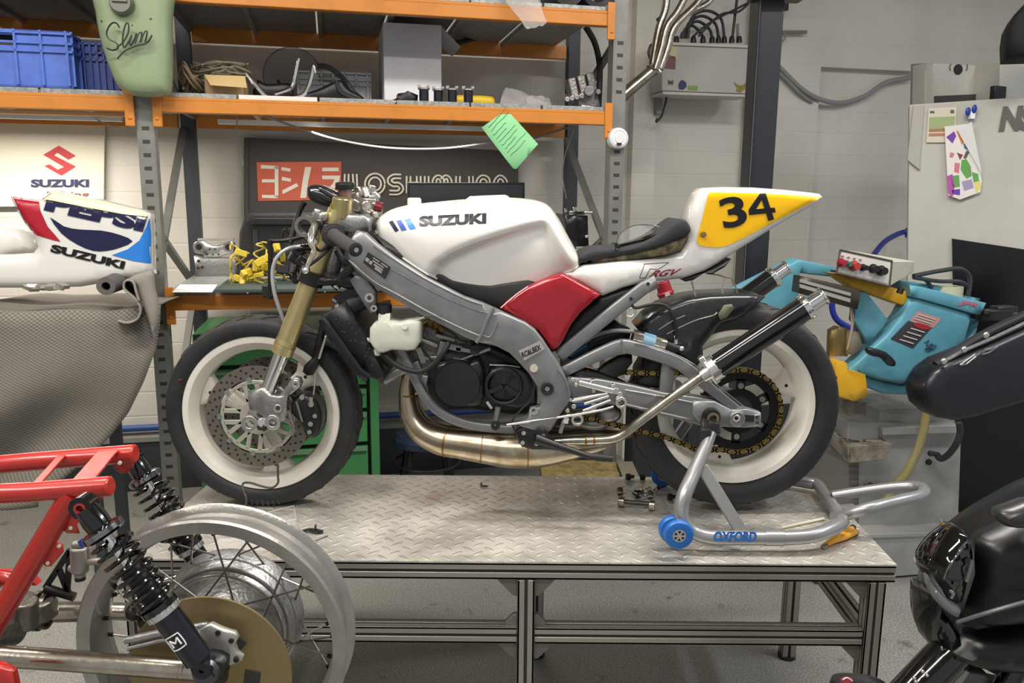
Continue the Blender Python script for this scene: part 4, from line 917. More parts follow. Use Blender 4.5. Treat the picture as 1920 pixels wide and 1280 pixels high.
for px,py,rr in ((566,745,8),(583,758,9),(582,795,8),(580,810,7),(590,780,7)):
    mb=MB(); q=Q(px,py,-.122); mb.cyl(q,q+V((0,.012,0)),rr*.0009,n=12); obj('caliper_bolt',mb,alu_bright,bike)
mb=MB()
for i in range(5): mb.cyl(Q(540+i*3,770+i*8,-.112),Q(536+i*3,776+i*8,-.112),.005)
mb.bar(Q(556,752,-.121),Q(567,790,-.121),.004,.006); mb.tube([Q(541,770,-.12),Q(551,800,-.12),Q(546,815,-.12)],.005,8,sub=3); obj('caliper_piston',mb,mat('dull_alloy','#8f8d88',.35,.8),bike)
# mudguard stay (black bracket right of the fork) with wire
bp_('fork_brace',[(601,600),(611,603),(606,640),(600,668),(594,690),(586,703),(575,704),(567,697),(570,685),(584,672),(592,640)],-.075,-.055,.004,black_plastic,grid=.03)
bt_('brace_rod',[(611,630,-.075),(598,672,-.075)],.004,alu_bright); bt_('brake_line',[(592,700,-.08),(588,740,-.085),(583,760,-.1)],.0025,grey_cable,sub=4)
bt_('line_clamp',[(583,745,-.12),(583,762,-.12)],.006,alu_bright)
# white tether lead hanging from the wheel to the table
mb=MB(); mb.tube([Q(521,870,-.13),Q(521,890,-.12),Q(521,905,-.11),Q(510,914,-.10),Q(490,911,-.10),Q(470,905,-.10),Q(456,906,-.11),Q(456,918,-.13),Q(462,935,-.15),PZ(458,950,ZT+.003),PZ(440,955,ZT+.003),PZ(418,952,ZT+.003),PZ(398,949,ZT+.003)],.0032,8,sub=7); mb.bar(PZ(398,944,ZT+.008),PZ(396,957,ZT+.003),.004,.004)
tag(obj('thin_lead',mb,mat('dark_lead','#3c3a3a',.5)),'thin dark lead running from the front wheel down onto the table','cable')
# ---- yokes, steering, bars
bp_('lower_yoke',[(566,505),(575,500),(600,515),(625,520),(645,505),(668,520),(660,545),(630,535),(600,537),(575,530),(564,520)],-.13,.13,.02,black_plastic,grid=.03,sm=2)
mb=MB(); mb.lathe([(.029,-.02),(.036,-.018),(.036,.02),(.029,.02)],Q(585,520,-.1),(Q(613,446,-.1)-Q(568,562,-.1)),28); obj('yoke_clamp',mb,black_plastic,bike)
bp_('top_yoke',[(618,408),(640,400),(690,402),(700,410),(698,432),(670,434),(640,430),(618,425)],-.12,.12,.01,alu,grid=.03,sm=0,Yref=YB-.05)
bt_('steering_stem',[(648,408,0),(618,530,0)],.022,alu)
# clip-on, grip, lever
ga,gb=Q(624,440,-.145),Q(667,468,-.34); gd=(gb-ga).normalized()
hb=obj('clip_on_bar',MB().tube([Q(628,428,-.09),ga,ga+gd*.02],.0115,16),black_plastic,bike)
mb=MB(); mb.tube([ga,ga+gd*.006],.031,28); mb.tube([ga+gd*.006,ga+gd*.012],.026,28); mb.tube([ga+gd*.010,ga+gd*.03,gb-gd*.03,gb-gd*.006,gb],[.0195,.0175,.0170,.0185,.0175],24); gp_=obj('grip',mb,grip_rubber,bike)
mb=MB(); mb.tube([gb-gd*.001,gb+gd*.004],[.0145,.0135],20); obj('bar_end',mb,black_soft,gp_); mb=MB(); mb.tube([gb+gd*.003,gb+gd*.006],.006,12); obj('bar_end_bolt',mb,alu_bright,gp_)
mb=MB(); mb.box(ga-gd*.03+V((0,0,.002)),(.05,.045,.05),gd); mb.cyl(ga-gd*.005,ga-gd*.055,.024); obj('switch_housing',mb,black_plastic,bike,bevel=.005)
mb=MB(); mb.tube([Q(592,424,-.12),Q(585,436,-.15),Q(584,448,-.17)],[.012,.010,.008],12,sub=3); mb.tube([Q(584,446,-.17),Q(583,456,-.18),Q(589,468,-.2),Q(587,480,-.22),Q(579,494,-.25),Q(575,503,-.27)],[.008,.0075,.006,.0052,.005,.005],12,sub=4); mb.ball(Q(573,507,-.275),.009,8); obj('brake_lever',mb,mat('polished_lever','#e9e8e6',.14,.9),bike)
mb=MB(); mb.box(Q(600,403,-.12),(.035,.03,.03),(1,-.2,-.4)); mb.cyl(Q(593,401,-.12),Q(608,408,-.14),.014); obj('perch',mb,alu_bright,bike,bevel=.006)
mb=MB(); mb.lathe([(.02,0),(.03,.0),(.03,-.02),(.02,-.02)],Q(577,424,-.07),(0.2,1,0),20); obj('cable_guide',mb,mat('dull_bracket','#7d7973',.4,.6),bike)
for pts,rr,mm in (([(590,462,-.15),(600,470,-.14),(612,462,-.14),(618,448,-.13)],.004,black_soft),([(575,500,-.2),(590,490,-.16),(608,475,-.14),(625,458,-.12)],.0045,black_soft),([(545,455,-.02),(560,400,0),(572,378,0)],.008,black_plastic),([(505,452,-.03),(540,450,-.02),(580,440,-.02)],.006,black_plastic),([(505,450,-.04),(507,480,-.04),(506,560,-.04)],.007,black_plastic),
    ([(556,466,-.05),(580,464,-.04),(610,466,-.03)],.010,black_gloss),([(640,520,-.12),(660,500,-.13),(670,478,-.12)],.012,black_soft),([(632,470,-.11),(645,490,-.12),(665,495,-.13),(672,478,-.13)],.009,black_soft)):
    bt_('cable',pts,rr,mm,sub=5)
bt_('clear_brake_hose',[(562,462,-.05),(540,466,-.07),(520,482,-.08),(511,510,-.08),(515,550,-.08),(528,590,-.07),(537,612,-.06)],.0055,mat('grey_braided_hose','#a9abb2',.35,.2),sub=6)
# dash pod
dp=bp_('dash_pod',[(573,356),(580,347),(600,347),(620,356),(632,366),(636,380),(628,392),(610,388),(588,380),(576,370)],-.06,.06,.03,mat('dash_black','#17181b',.22,coat=.4),grid=.02,sm=3)
bp_('dash_face',[(598,350),(615,356),(630,366),(628,374),(612,366),(598,357)],-.063,.05,.003,mat('dash_glass','#23242b',.08,coat=1),par=dp,grid=.03)
# brake reservoir and lumps
rv=obj('fluid_reservoir',MB().lathe([(.001,0),(.017,0),(.020,.038),(.022,.04),(.001,.04)],Q(648,378,.03),(0,-.1,1),24,closed=False),mat('amber_reservoir','#8a6f62',.3,coat=.4),bike)
mb=MB(); mb.lathe([(.001,.036),(.027,.036),(.027,.052),(.022,.055),(.001,.055)],Q(648,378,.03),(0,-.1,1),24,closed=False); obj('reservoir_cap',mb,black_plastic,rv,bevel=.001)
mb=MB(); mb.lathe([(.001,0),(.026,0),(.028,.05),(.026,.052),(.001,.052)],Q(640,407,-.1),(.12,-.1,1),28,closed=False); obj('gold_adjuster',mb,mat('gold_clear_cap','#b3a577',.22,.7),bike)

mb=MB(); rnd=random.Random(21)
for px,py,dy,w_2,h2 in ((668,372,.05,.035,.03),(690,388,.02,.05,.05),(676,360,.06,.02,.03),(700,372,.06,.03,.02),(682,402,.0,.06,.03),(705,392,.02,.025,.04),(660,388,.03,.04,.03),(697,355,.07,.02,.025),(672,385,-.03,.03,.03)):
    mb.box(Q(px,py,dy),(w_2,.04,h2),(1,rnd.uniform(-.4,.4),rnd.uniform(-.6,.6)))
mb.cyl(Q(683,352,.06),Q(690,372,.05),.012); mb.cyl(Q(700,360,.05),Q(712,372,.05),.008); mb.cyl(Q(672,377,-.02),Q(688,386,-.06),.014); mb.cyl(Q(695,398,0),Q(705,404,-.03),.010); mb.cyl(Q(664,400,-.03),Q(670,412,-.03),.012)
obj('polished_master_cylinder',mb,mat('polished_casting','#b3b0aa',.28,.9),bike,bevel=.004,segs=2)
mb=MB(); mb.cyl(Q(703,386,0),Q(716,390,0),.013); obj('red_banjo_cap',mb,mat('dark_red_cap','#6e1c28',.3,.3),bike)
bt_('cable',[(664,402,-.04),(685,412,-.05),(697,418,-.05),(700,425,-.05)],.010,black_soft,sub=4)
mb=MB(); mb.cyl(Q(585,450,-.12),Q(596,452,-.12),.008); mb.ball(Q(574,505,-.16),.011,8); mb.ball(Q(660,470,-.11),.012,8); mb.cyl(Q(626,532,-.11),Q(634,540,-.1),.01); obj('fitting',mb,chrome,bike)
mb=MB(); 
for px,py in ((560,470),(552,482),(565,490),(556,505),(570,500),(560,520)): mb.box(Q(px,py,.0),(.03,.03,.03),(rnd.uniform(-1,1),.2,1))
mb.box(Q(505,545,-.03),(.035,.03,.035)); obj('horn_bracket',mb,mat('dark_fittings','#2c2b2c',.4,.4),bike,bevel=.004)
# ---- frame
spar=[(650,470),(655,452),(668,432),(685,436),(705,455),(740,482),(800,520),(870,556),(905,568),(940,584),(985,604),(1003,617),(1018,636),(1030,655),(1046,678),(1060,704),(1071,738),(1066,756),(1050,778),(1036,803),(1028,812),(998,806),(975,800),(968,790),(990,782),(994,766),(1013,762),(1014,752),(1006,724),(992,702),(975,682),(955,662),(930,649),(905,644),(895,642),(870,632),(833,612),(796,593),(742,562),(706,540),(685,522),(668,508),(655,492)]
sp_=bp_('frame_spar',spar,-.165,-.125,.009,frame_grey,grid=.03)
bp_('frame_spar',spar,.125,.165,.009,frame_grey,grid=.05,Yref=YB+.13)
# raised ridge lines and weld
for ln,rr in (([(654,488),(700,527),(745,552),(800,583),(860,613),(905,632)],.0016),([(708,490),(760,519),(820,551),(880,577),(932,592)],.0010),([(700,460),(745,490),(800,524),(868,558),(905,571)],.0018)):
    o=bt_('pressed_ridge',[(a,b,-.166) for a,b in ln],rr,alu_bright if rr>.0015 else frame_grey,n=6,sub=5,par=sp_)
mb=MB(); mb.tube([Q(925,577,-.166),Q(912,602,-.167),Q(902,628,-.167),(Q(893,642,-.166))],.0055,10,sub=3); mb.tube([Q(933,604,-.165),Q(925,622,-.166),Q(917,632,-.166),Q(905,628,-.166)],.0022,8,sub=4); mb.tube([Q(1046,692,-.165),Q(1060,712,-.165),Q(1068,738,-.165)],.0025,8,sub=3); obj('weld_bead',mb,frame_grey,sp_)
fp_=lambda a,b:P(a,b,YB-.1665)
decal('warning_label',[(690,472),(733,501),(722,523),(681,492)],mat('label_black','#242326',.5),sp_,plane=fp_,grid=.5)
mb=MB()
for q4 in ([(687,482),(693,486),(690,492),(684,488)],[(694,488),(699,491),(696,497),(691,493)],[(700,482),(712,490),(711,492),(699,484)],[(699,487),(720,501),(719,503),(698,489)],[(702,494),(718,505),(717,508),(700,497)],[(704,500),(716,509),(715,513),(702,504)],[(715,492),(727,500),(726,502),(714,494)]): mb.add([P(a,b,YB-.1682) for a,b in q4],[(0,1,2,3)])
obj('label_print',mb,mat('label_grey_print','#9a9896',.5),sp_,smooth=0)
decal('maker_label',[(972,657),(1013,638),(1022,654),(983,676)],mat('label_silver','#b4b2ae',.4,.4),sp_,plane=fp_,grid=.5)
text('RC&LBEX',[(977,661),(1012,645),(980,671)],black_vinyl,sp_,plane=lambda a,b:P(a,b,YB-.1682),bold=.03)
mb=MB(); q=Q(1001,690,-.166); mb.cyl(q,q+V((0,-.003,0)),.011,n=24); obj('cream_cap',mb,mat('cream_plug','#c3bca9',.5),sp_)
mb=MB(); q=Q(1026,728,-.165); mb.lathe([(.010,-.008),(.018,-.008),(.018,.0),(.010,.0)],q,(0,1,0),28); mb.cyl(q,q+V((0,-.004,0)),.012,n=6); obj('pivot_bolt',mb,black_soft,sp_,bevel=.0008); mb=MB(); mb.cyl(q+V((0,-.004,0)),q+V((0,-.007,0)),.007,n=16); obj('pivot_centre',mb,alu,sp_)
mb=MB(); q=Q(1001,769,-.16); mb.lathe([(.006,-.006),(.012,-.006),(.012,0),(.006,0)],q,(0,1,0),20); obj('engine_mount_bolt',mb,alu_bright,sp_)
# headstock and front plate
bp_('headstock_plate',[(655,525),(672,512),(690,522),(705,545),(706,570),(700,585),(692,588),(683,572),(668,548)],-.14,-.11,.008,frame_grey,grid=.03)
mb=MB(); mb.lathe([(.006,-.012),(.013,-.012),(.013,.0),(.006,.0)],Q(694,557,-.142),(0,1,0),22); mb.lathe([(.004,-.01),(.009,-.01),(.009,0),(.004,0)],Q(702,577,-.142),(0,1,0),18); obj('headstock_bolt',mb,alu_bright,bike)
# lower cradle
def ribbon(name,pts,wpx,d0,d1,m,**kw):
    L_=[];Rr=[]
    for i,p in enumerate(pts):
        a=pts[max(i-1,0)]; b=pts[min(i+1,len(pts)-1)]; dx,dy=b[0]-a[0],b[1]-a[1]; l=math.hypot(dx,dy); wv=(p[2] if len(p)>2 else wpx)/2
        L_.append((p[0]-dy/l*wv,p[1]+dx/l*wv)); Rr.append((p[0]+dy/l*wv,p[1]-dx/l*wv))
    return bp_(name,L_+Rr[::-1],d0,d1,.007,m,**kw)
def sm1(pts,k=4):
    a,_=catmull([V((p[0],p[1],p[2] if len(p)>2 else 0)) for p in pts],[0]*len(pts),k); return [(p.x,p.y,p.z) if len(pts[0])>2 else (p.x,p.y) for p in a]
ribbon('lower_cradle',sm1([(748,650),(762,680),(775,705),(792,738),(815,766),(845,785),(880,797),(930,804),(975,806)]),17,-.12,-.09,frame_grey,grid=.03)
ribbon('lower_cradle',sm1([(748,650),(762,680),(775,705),(792,738),(815,766),(845,785),(880,797),(930,804),(975,806)]),17,.09,.12,frame_grey,grid=.05)
ribbon('radiator_bracket',[(718,715),(742,700),(770,688)],16,-.1,-.085,frame_grey,grid=.03)
# subframe
ribbon('subframe_rail',[(1048,668),(1100,626),(1150,585),(1208,540),(1232,528)],24,-.125,-.10,frame_grey,grid=.03)
ribbon('subframe_rail',[(1048,668),(1100,626),(1150,585),(1208,540),(1232,528)],24,.10,.125,frame_grey,grid=.05)
mb=MB()
for px,py in ((1183,560),(1215,532)): q=Q(px,py,-.126); mb.cyl(q,q+V((0,-.002,0)),.005,n=12)
obj('subframe_bolt',mb,black_soft,bike)
bt_('hook_bracket',[(1178,583,-.12),(1186,577,-.12),(1191,585,-.12),(1184,594,-.12),(1174,592,-.12)],.003,alu_bright,sub=4)
# dark airbox volume behind spar and under tank
bp_('airbox',[(700,440),(760,470),(850,520),(920,530),(990,520),(1060,540),(1075,600),(1050,650),(1010,640),(980,612),(930,590),(860,565),(790,530),(730,495)],-.11,.11,.02,mat('airbox_black','#101114',.5),grid=.04)
bp_('rear_inner_guard',[(1040,650),(1060,615),(1090,580),(1127,553),(1165,540),(1205,532),(1190,560),(1150,595),(1100,632),(1062,668),(1048,672)],-.095,.095,.02,mat('inner_guard_black','#0f1013',.45),grid=.03,sm=0)
# ---- fuel tank shell
top=[(699,432),(703,418),(714,404),(735,392),(765,384),(800,380),(850,375),(905,371),(950,370),(985,372),(1010,376),(1030,386),(1048,410),(1062,436),(1075,460),(1086,484),(1088,490)]
bot=[(699,432),(704,443),(735,468),(780,500),(830,530),(868,547),(890,553),(903,553),(925,547),(950,538),(975,534),(1000,534),(1030,525),(1060,512),(1080,502),(1088,492)]
def interp(P2,xs):
    P2=sorted(P2); xp=[p[0] for p in P2]; yp=[p[1] for p in P2]; return np.interp(xs,xp,yp)
tp_=sm1(top,6); bp2=sm1(bot,6)
tw=[(lambda q:(q.x,q.z))(Q(a,b,-.02)) for a,b in tp_]; bw=[(lambda q:(q.x,q.z))(Q(a,b,-.05-.085*min(1,max(0,(a-699)/130))**.6+.03*min(1,max(0,(a-800)/60)))) for a,b in bp2]
xa=max(min(p[0] for p in tw),min(p[0] for p in bw))-.004; xb=min(max(p[0] for p in tw),max(p[0] for p in bw))+.004
NS,NT=90,44
ind=[(800,512),(812,488),(840,468),(880,450),(930,432),(985,415),(1015,408),(1030,411),(1040,424),(1062,468),(1078,497),(1088,530),(1088,640),(800,640)]
indw=np.array([(lambda q:(q.x,q.z))(Q(a,b,-.13)) for a,b in ind])
tv=[];xs=[]
for i in range(NS+1):
    t=i/NS; x=xa+(xb-xa)*(.5-.5*math.cos(math.pi*t)); xs.append(x)
ztop=interp(tw,xs); zbot=interp(bw,xs)
m0=(ztop+zbot)/2; ztop[0]=zbot[0]=m0[0]; ztop[-1]=zbot[-1]=m0[-1]
for i,x in enumerate(xs):
    t=(x-xa)/(xb-xa); Wd=.150*(1-(1-min(t/.42,1))**2.2*.62)*(1-max(0,(t-.80)/.20)**2*.35); Wd*= min(1,math.sqrt(min(1,t/.05+.05)))* (min(1,math.sqrt((1-t)/.02+.02)))
    zt,zb_=ztop[i],zbot[i]; hh=zt-zb_
    for j in range(NT+1):
        s=j/NT; 
        if s<.62: a=(s/.62)*math.pi/2; y=Wd*math.sin(a)**.80; z=zt-min(.13,hh*.65)*(1-math.cos(a)**.95)
        else: q=(s-.62)/.38; z=zt-min(.13,hh*.65)-(hh-min(.13,hh*.65))*q; y=Wd*(1-.10*q**2)
        tv.append([x,y,z])
T=np.array(tv); A_=indw; B_=np.roll(indw,-1,0)
dd=dist_seg(T[:,[0,2]],A_,B_).min(1); ins=inside(T[:,[0,2]],indw); sg=np.where(ins,dd,-dd); k=np.clip(sg/.035+.0,0,1); k=k*k*(3-2*k); T[:,1]-=k*.034*(T[:,1]>.03)
mb=MB(); n1=NT+1
vs=[V((x,YB-y,z)) for x,y,z in T]+[V((x,YB+y,z)) for x,y,z in T]; off_=len(T); fs=[]
for i in range(NS):
    for j in range(NT):
        a=i*n1+j; fs.append((a,a+1,a+n1+1,a+n1)); fs.append((off_+a,off_+a+n1,off_+a+n1+1,off_+a+1))
    b=i*n1+NT; fs.append((b,b+off_,b+n1+off_,b+n1))
mb.add(vs,fs)
tk=obj('tank_shell',mb,white_paint,bike,smooth=70)
bm=bmesh.new(); bm.from_mesh(tk.data); bmesh.ops.remove_doubles(bm,verts=bm.verts,dist=.0004); bmesh.ops.recalc_face_normals(bm,faces=bm.faces); bm.to_mesh(tk.data); bm.free(); tk.data.shade_smooth(); tk.data.set_sharp_from_angle(angle=R(70))
# rolled lower lip
mb=MB(); mb.tube([V((T[i*(NT+1)+NT][0],YB-T[i*(NT+1)+NT][1],T[i*(NT+1)+NT][2])) for i in range(4,NS-4,2)],.0035,8); obj('tank_lip',mb,white_paint,tk)
mb=MB(); mb.lathe([(.001,.0),(.020,.0),(.020,.022),(.016,.026),(.001,.026)],Q(777,388,0),(0,0,1),28,closed=False); obj('breather_cap',mb,white_paint,tk)
mb=MB(); mb.lathe([(.001,.016),(.05,.016),(.058,.012),(.066,.004),(.068,-.01)],Q(915,377,0),(-.05,0,1),40,closed=False); obj('filler_ring',mb,white_paint,tk)
for q4,mm in (([(729,416),(736,413),(748,432),(741,435)],navy_vinyl),([(743,414),(752,412),(763,431),(753,433)],blue_vinyl),([(758,412),(769,409),(780,428),(769,431)],sky_vinyl)):
    decal('stripe_decal',q4,mm,tk,target=tk,Y=YB-.13,grid=.01,off=.001)
text('SUZUKI',[(786,405),(912,399),(786,425)],black_vinyl,tk,Y=YB-.14,target=tk,bold=.06,off=.001)
# ---- tail unit
tail=[(1055,512),(1075,502),(1095,495),(1150,489),(1200,485),(1245,480),(1276,472),(1289,450),(1293,425),(1291,408),(1300,385),(1312,360),(1322,352),(1360,350),(1420,351),(1480,355),(1530,360),(1553,363),(1559,370),(1549,380),(1510,401),(1450,434),(1390,470),(1350,496),(1325,510),(1285,523),(1240,527),(1205,530),(1165,538),(1127,553)]
xT0,xT1=Q(1295,400,-.1).x,Q(1559,370,0).x
def tailw(x,z): 
    t=(x-xT0)/(xT1-xT0); return .072+.045*min(1,max(0,-t*2.5-.12)) if t<0 else max(.012,.072*(1-t)**.75+.016*t)
tl_=bp_('tail_cowl',tail,-.125,.125,.03,white_paint,grid=.018,width=tailw,Yref=YB-.065,smooth=60)
decal('number_panel',[(1328,362),(1337,360),(1440,363),(1522,368),(1538,370),(1533,374),(1520,380),(1470,406),(1387,450),(1362,461),(1345,464),(1325,463),(1312,460),(1306,452),(1308,440),(1318,405),(1325,375)],yellow_vinyl,tl_,target=tl_,Y=YB-.07,grid=.006,off=.0016)
text('3',[(1345,374),(1391,364),(1358,430)],black_vinyl,tl_,Y=YB-.07,target=tl_,bold=.025,off=.003,name='race_number')
n4=None
for q4 in ([(1424,363),(1435,362),(1417,392),(1403,393)],[(1424,363),(1435,362),(1451,411),(1440,414)],[(1403,393),(1452,389),(1454,398),(1404,403)]):
    o4=decal('race_number',q4,black_vinyl,tl_,target=tl_,Y=YB-.07,grid=.006,off=.003)
    if n4 is None: n4=o4
    else:
        bm=bmesh.new(); bm.from_mesh(n4.data); bm.from_mesh(o4.data); bm.to_mesh(n4.data); bm.free(); bpy.data.objects.remove(o4)
mb=MB(); q=Q(1319,440,-.078); mb.lathe([(.003,-.003),(.008,-.003),(.009,.002)],q,(0,1,0),20,closed=False); mb.cyl(q,q+V((0,-.004,0)),.003,n=6); obj('panel_screw',mb,tan_metal,tl_)
# arrow outline and RGV
mb=MB()
for a,b in (((1208,495),(1254,492)),((1254,492),(1234,505)),((1234,505),(1219,504)),((1219,504),(1210,521)),((1210,521),(1199,521)),((1199,521),(1207,500)),((1207,500),(1208,495))): mb.tube([Q(a[0]+(b[0]-a[0])*i/6,a[1]+(b[1]-a[1])*i/6,-.125) for i in range(7)],.0009,4)
o=obj('arrow_decal',mb,mat('dark_outline_print','#3c4a48',.5),tl_); conform(o,tl_,.0006)
text('RGV',[(1224,507),(1279,503),(1216,520)],mat('dark_red_print','#8e2736',.4),tl_,Y=YB-.125,target=tl_,bold=.03,shear=.3)
rp=bp_('red_side_panel',[(937,578),(950,566),(968,552),(990,537),(1020,524),(1055,512),(1127,553),(1110,568),(1088,588),(1070,612),(1056,640),(1048,652),(1038,657),(1030,655),(1020,635),(1008,620),(995,612),(970,597)],-.142,-.06,.014,red_paint,grid=.02,Yref=YB-.14)
bp_('red_side_panel',[(937,578),(968,552),(990,537),(1055,512),(1127,553),(1088,588),(1056,640),(1030,655),(1008,620),(970,597)],.06,.142,.014,red_paint,grid=.04,Yref=YB+.14)
bt_('panel_piping',[(939,577,-.144),(968,552,-.144),(990,537,-.144)],.0015,white_paint,n=6,sub=4,par=rp)
bp_('seat_pad',[(1088,480),(1110,468),(1150,465),(1185,461),(1225,446),(1255,424),(1272,412),(1282,411),(1291,418),(1296,432),(1288,441),(1262,453),(1230,466),(1190,475),(1150,481),(1110,488),(1090,490)],-.10,.10,.012,foam,grid=.03,sm=2)
bp_('seat_base',[(1110,484),(1190,472),(1262,450),(1290,440),(1286,452),(1276,470),(1245,479),(1190,486),(1110,494)],-.09,.09,.008,mat('seat_glue_residue','#7d6f4f',.7,var=(40,'#3d382d',.4,.6)),grid=.03)
# ---- engine
eng=[(745,655),(790,600),(850,590),(900,630),(960,655),(1000,700),(1012,760),(980,785),(930,795),(880,790),(830,770),(795,735),(765,700)]
bp_('crankcase',[(800,700),(815,665),(850,645),(905,650),(960,672),(1000,710),(1008,755),(985,778),(930,775),(880,768),(835,770),(805,745)],-.08,.10,.03,mat('dark_crankcase','#3a3a3c',.5,.4),grid=.04,sm=2)
cyl_=[(770,690),(765,650),(785,612),(830,598),(868,615),(890,640),(870,668),(830,672),(805,700)]
cb2=bp_('cylinder_block',cyl_,-.07,.08,.02,mat('cylinder_casting','#8c8983',.45,.6,bump=(70,.5)),grid=.03,sm=2)
mb=MB(); rnd=random.Random(31)
for px,py,a,b,c_ in ((800,640,.07,.02,.012),(835,632,.06,.02,.012),(812,670,.05,.02,.012),(790,665,.02,.02,.05),(850,650,.05,.02,.02),(828,655,.02,.02,.05),(870,655,.05,.02,.015),(880,668,.07,.02,.008),(875,676,.08,.02,.006),(905,658,.05,.02,.012),(780,690,.03,.02,.04),(795,715,.02,.02,.04)):
    mb.box(Q(px,py,-.085),(a,b,c_),(1,0,rnd.uniform(-.4,.7)))
obj('casting_rib',mb,alu,cb2,bevel=.004)
mb=MB(); 
for px,py in ((812,612),(835,604),(800,608),(822,620)): mb.cyl(Q(px,py,-.06),Q(px+8,py-4,-.085),.011)
obj('brass_fitting',mb,mat('oxidised_brass','#8b6a3a',.4,.6),cb2,bevel=.001)
bt_('engine_wire',[(830,612,-.1),(850,625,-.1),(868,638,-.1),(905,640,-.1),(940,650,-.09)],.004,black_soft,sub=4)
bt_('engine_wire',[(770,628,-.1),(790,650,-.1),(812,680,-.1),(825,700,-.1)],.003,black_soft,sub=4)
cover=[(822,682),(850,677),(880,681),(895,672),(903,682),(908,700),(908,745),(898,760),(880,762),(858,761),(835,752),(818,735),(812,712),(814,692)]
ec=bp_('clutch_cover',cover,-.135,-.07,.014,mat('satin_black_cover','#17171a',.36,coat=.2),grid=.02,sm=2)
mb=MB(); mb.lathe([(.001,-.012),(.062,-.010),(.066,-.004),(.067,.01)],Q(858,719,-.128),(0,1,0),56,closed=False); obj('round_cap',mb,mat('satin_black_cap','#1a1a1c',.4),ec)
wc=bp_('sprocket_cover',[(915,700),(925,688),(945,684),(970,688),(992,698),(1003,720),(1008,745),(1000,760),(975,765),(945,760),(925,755),(915,745)],-.13,-.07,.012,mat('satin_black_cover',''),grid=.02,sm=2)
mb=MB(); mb.lathe([(.045,-.012),(.050,-.014),(.054,-.010),(.054,.01)],Q(945,722,-.128),(0,1,0),48,closed=False)
for a in (90,205,325):
    u=V((math.cos(R(a)),0,math.sin(R(a)))); v=V((math.cos(R(a+50)),0,math.sin(R(a+50)))); c_=Q(945,722,-.133); mb.bar(c_,c_+u*.046,.012,.01,(0,1,0))
obj('cover_ring',mb,mat('satin_black_cap',''),wc)
mb=MB(); c_=Q(945,722,-.1305)
for a in (30,150,270):
    u=V((math.cos(R(a)),0,math.sin(R(a)))); v=V((math.cos(R(a+38)),0,math.sin(R(a+38)))); mb.add([c_+u*.012,c_+u*.040,c_+v*.040],[(0,1,2)])
obj('cover_window',mb,mat('cover_recess','#060607',.3),wc,smooth=0)
bt_('case_rod',[(918,684,-.12),(945,685,-.12),(975,688,-.12)],.003,alu); bt_('overflow_wire',[(985,690,-.16),(1000,715,-.16),(998,745,-.16),(975,770,-.16),(962,785,-.16),(962,800,-.16),(972,818,-.16)],.0025,black_soft,sub=6)
mb=MB(); mb.cyl(Q(890,656,-.12),Q(890,656,-.08),.013); mb.cyl(Q(875,642,-.11),Q(880,650,-.11),.008); obj('rubber_plug',mb,black_soft,bike)
bt_('shift_shaft_arm',[(934,763,-.14),(931,780,-.14),(928,797,-.14)],.008,alu); bt_('kick_stub',[(913,752,-.14),(922,765,-.14)],.005,chrome)
mb=MB(); mb.lathe([(.005,-.006),(.013,-.006),(.013,.004),(.005,.004)],Q(929,797,-.145),(0,1,0),18); obj('arm_eye',mb,black_soft,bike)
# cooling : radiator, reservoir, hoses
rad=bp_('radiator',[(600,592),(615,585),(640,570),(655,575),(690,640),(722,700),(716,718),(706,712),(690,705),(660,665),(625,620)],-.14,.14,.008,mat('radiator_black','#121215',.45),grid=.04)
ribbon('radiator_tank',[(603,598),(640,650),(672,696),(690,710)],17,-.15,-.12,black_plastic,par=rad,grid=.03)
mb=MB(); mb.cyl(Q(629,588,-.1),Q(655,575,-.1),.022); mb.cyl(Q(655,575,-.1),Q(685,560,-.09),.026); mb.tube([Q(612,608,-.1),Q(622,597,-.1),Q(634,584,-.1)],.020,16); obj('coolant_hose',mb,black_soft,bike)
mb=MB(); mb.lathe([(.021,-.006),(.026,-.006),(.026,.006),(.021,.006)],Q(640,583,-.1),Q(655,575,-.1)-Q(629,588,-.1),20); mb.cyl(Q(624,561,-.1),Q(632,566,-.1),.008); obj('hose_clamp',mb,alu,bike)
bp_('ignition_box',[(624,556),(660,538),(672,552),(640,572)],-.12,-.03,.006,black_plastic,grid=.03)
mb=MB(); rnd=random.Random(9)
for i in range(18):
    t=rnd.random(); s=rnd.random(); mb.cyl(Q(620+t*85+s*20,600+t*95-s*15,-.142),Q(620+t*85+s*20,600+t*95-s*15,-.139),.0022,n=6)
obj('radiator_speck',mb,mat('core_speck','#3c3c42',.5),rad)
ex=bp_('coolant_bottle',[(693,615),(701,605),(708,601),(709,588),(731,588),(732,600),(750,603),(765,599),(785,596),(790,604),(789,640),(778,656),(765,658),(735,656),(718,662),(706,660),(698,650),(692,640)],-.16,-.09,.016,translucent,grid=.02)
mb=MB(); mb.lathe([(.001,.0),(.021,.0),(.022,.028),(.018,.03),(.001,.03)],Q(720,589,-.125),(0,0,1),28,closed=False); obj('bottle_cap',mb,mat('cap_navy_black','#1d222c',.4),ex)
mb=MB(); mb.cyl(Q(759,612,-.165),Q(759,612,-.15),.008); mb.tube([Q(755,606,-.15),Q(775,602,-.15),Q(796,594,-.15)],.003,8); mb.ball(Q(689,638,-.125),.008,8); mb.cyl(Q(708,655,-.125),Q(706,665,-.125),.010); obj('bottle_lug',mb,translucent,ex)
bt_('overflow_hose',[(718,660,-.13),(735,678,-.14),(760,692,-.15),(790,696,-.15),(815,680,-.15),(832,660,-.15),(842,642,-.14)],.0075,black_soft,sub=6)
bt_('lower_hose',[(700,665,-.1),(712,680,-.1),(725,692,-.1)],.014,black_soft,sub=3)
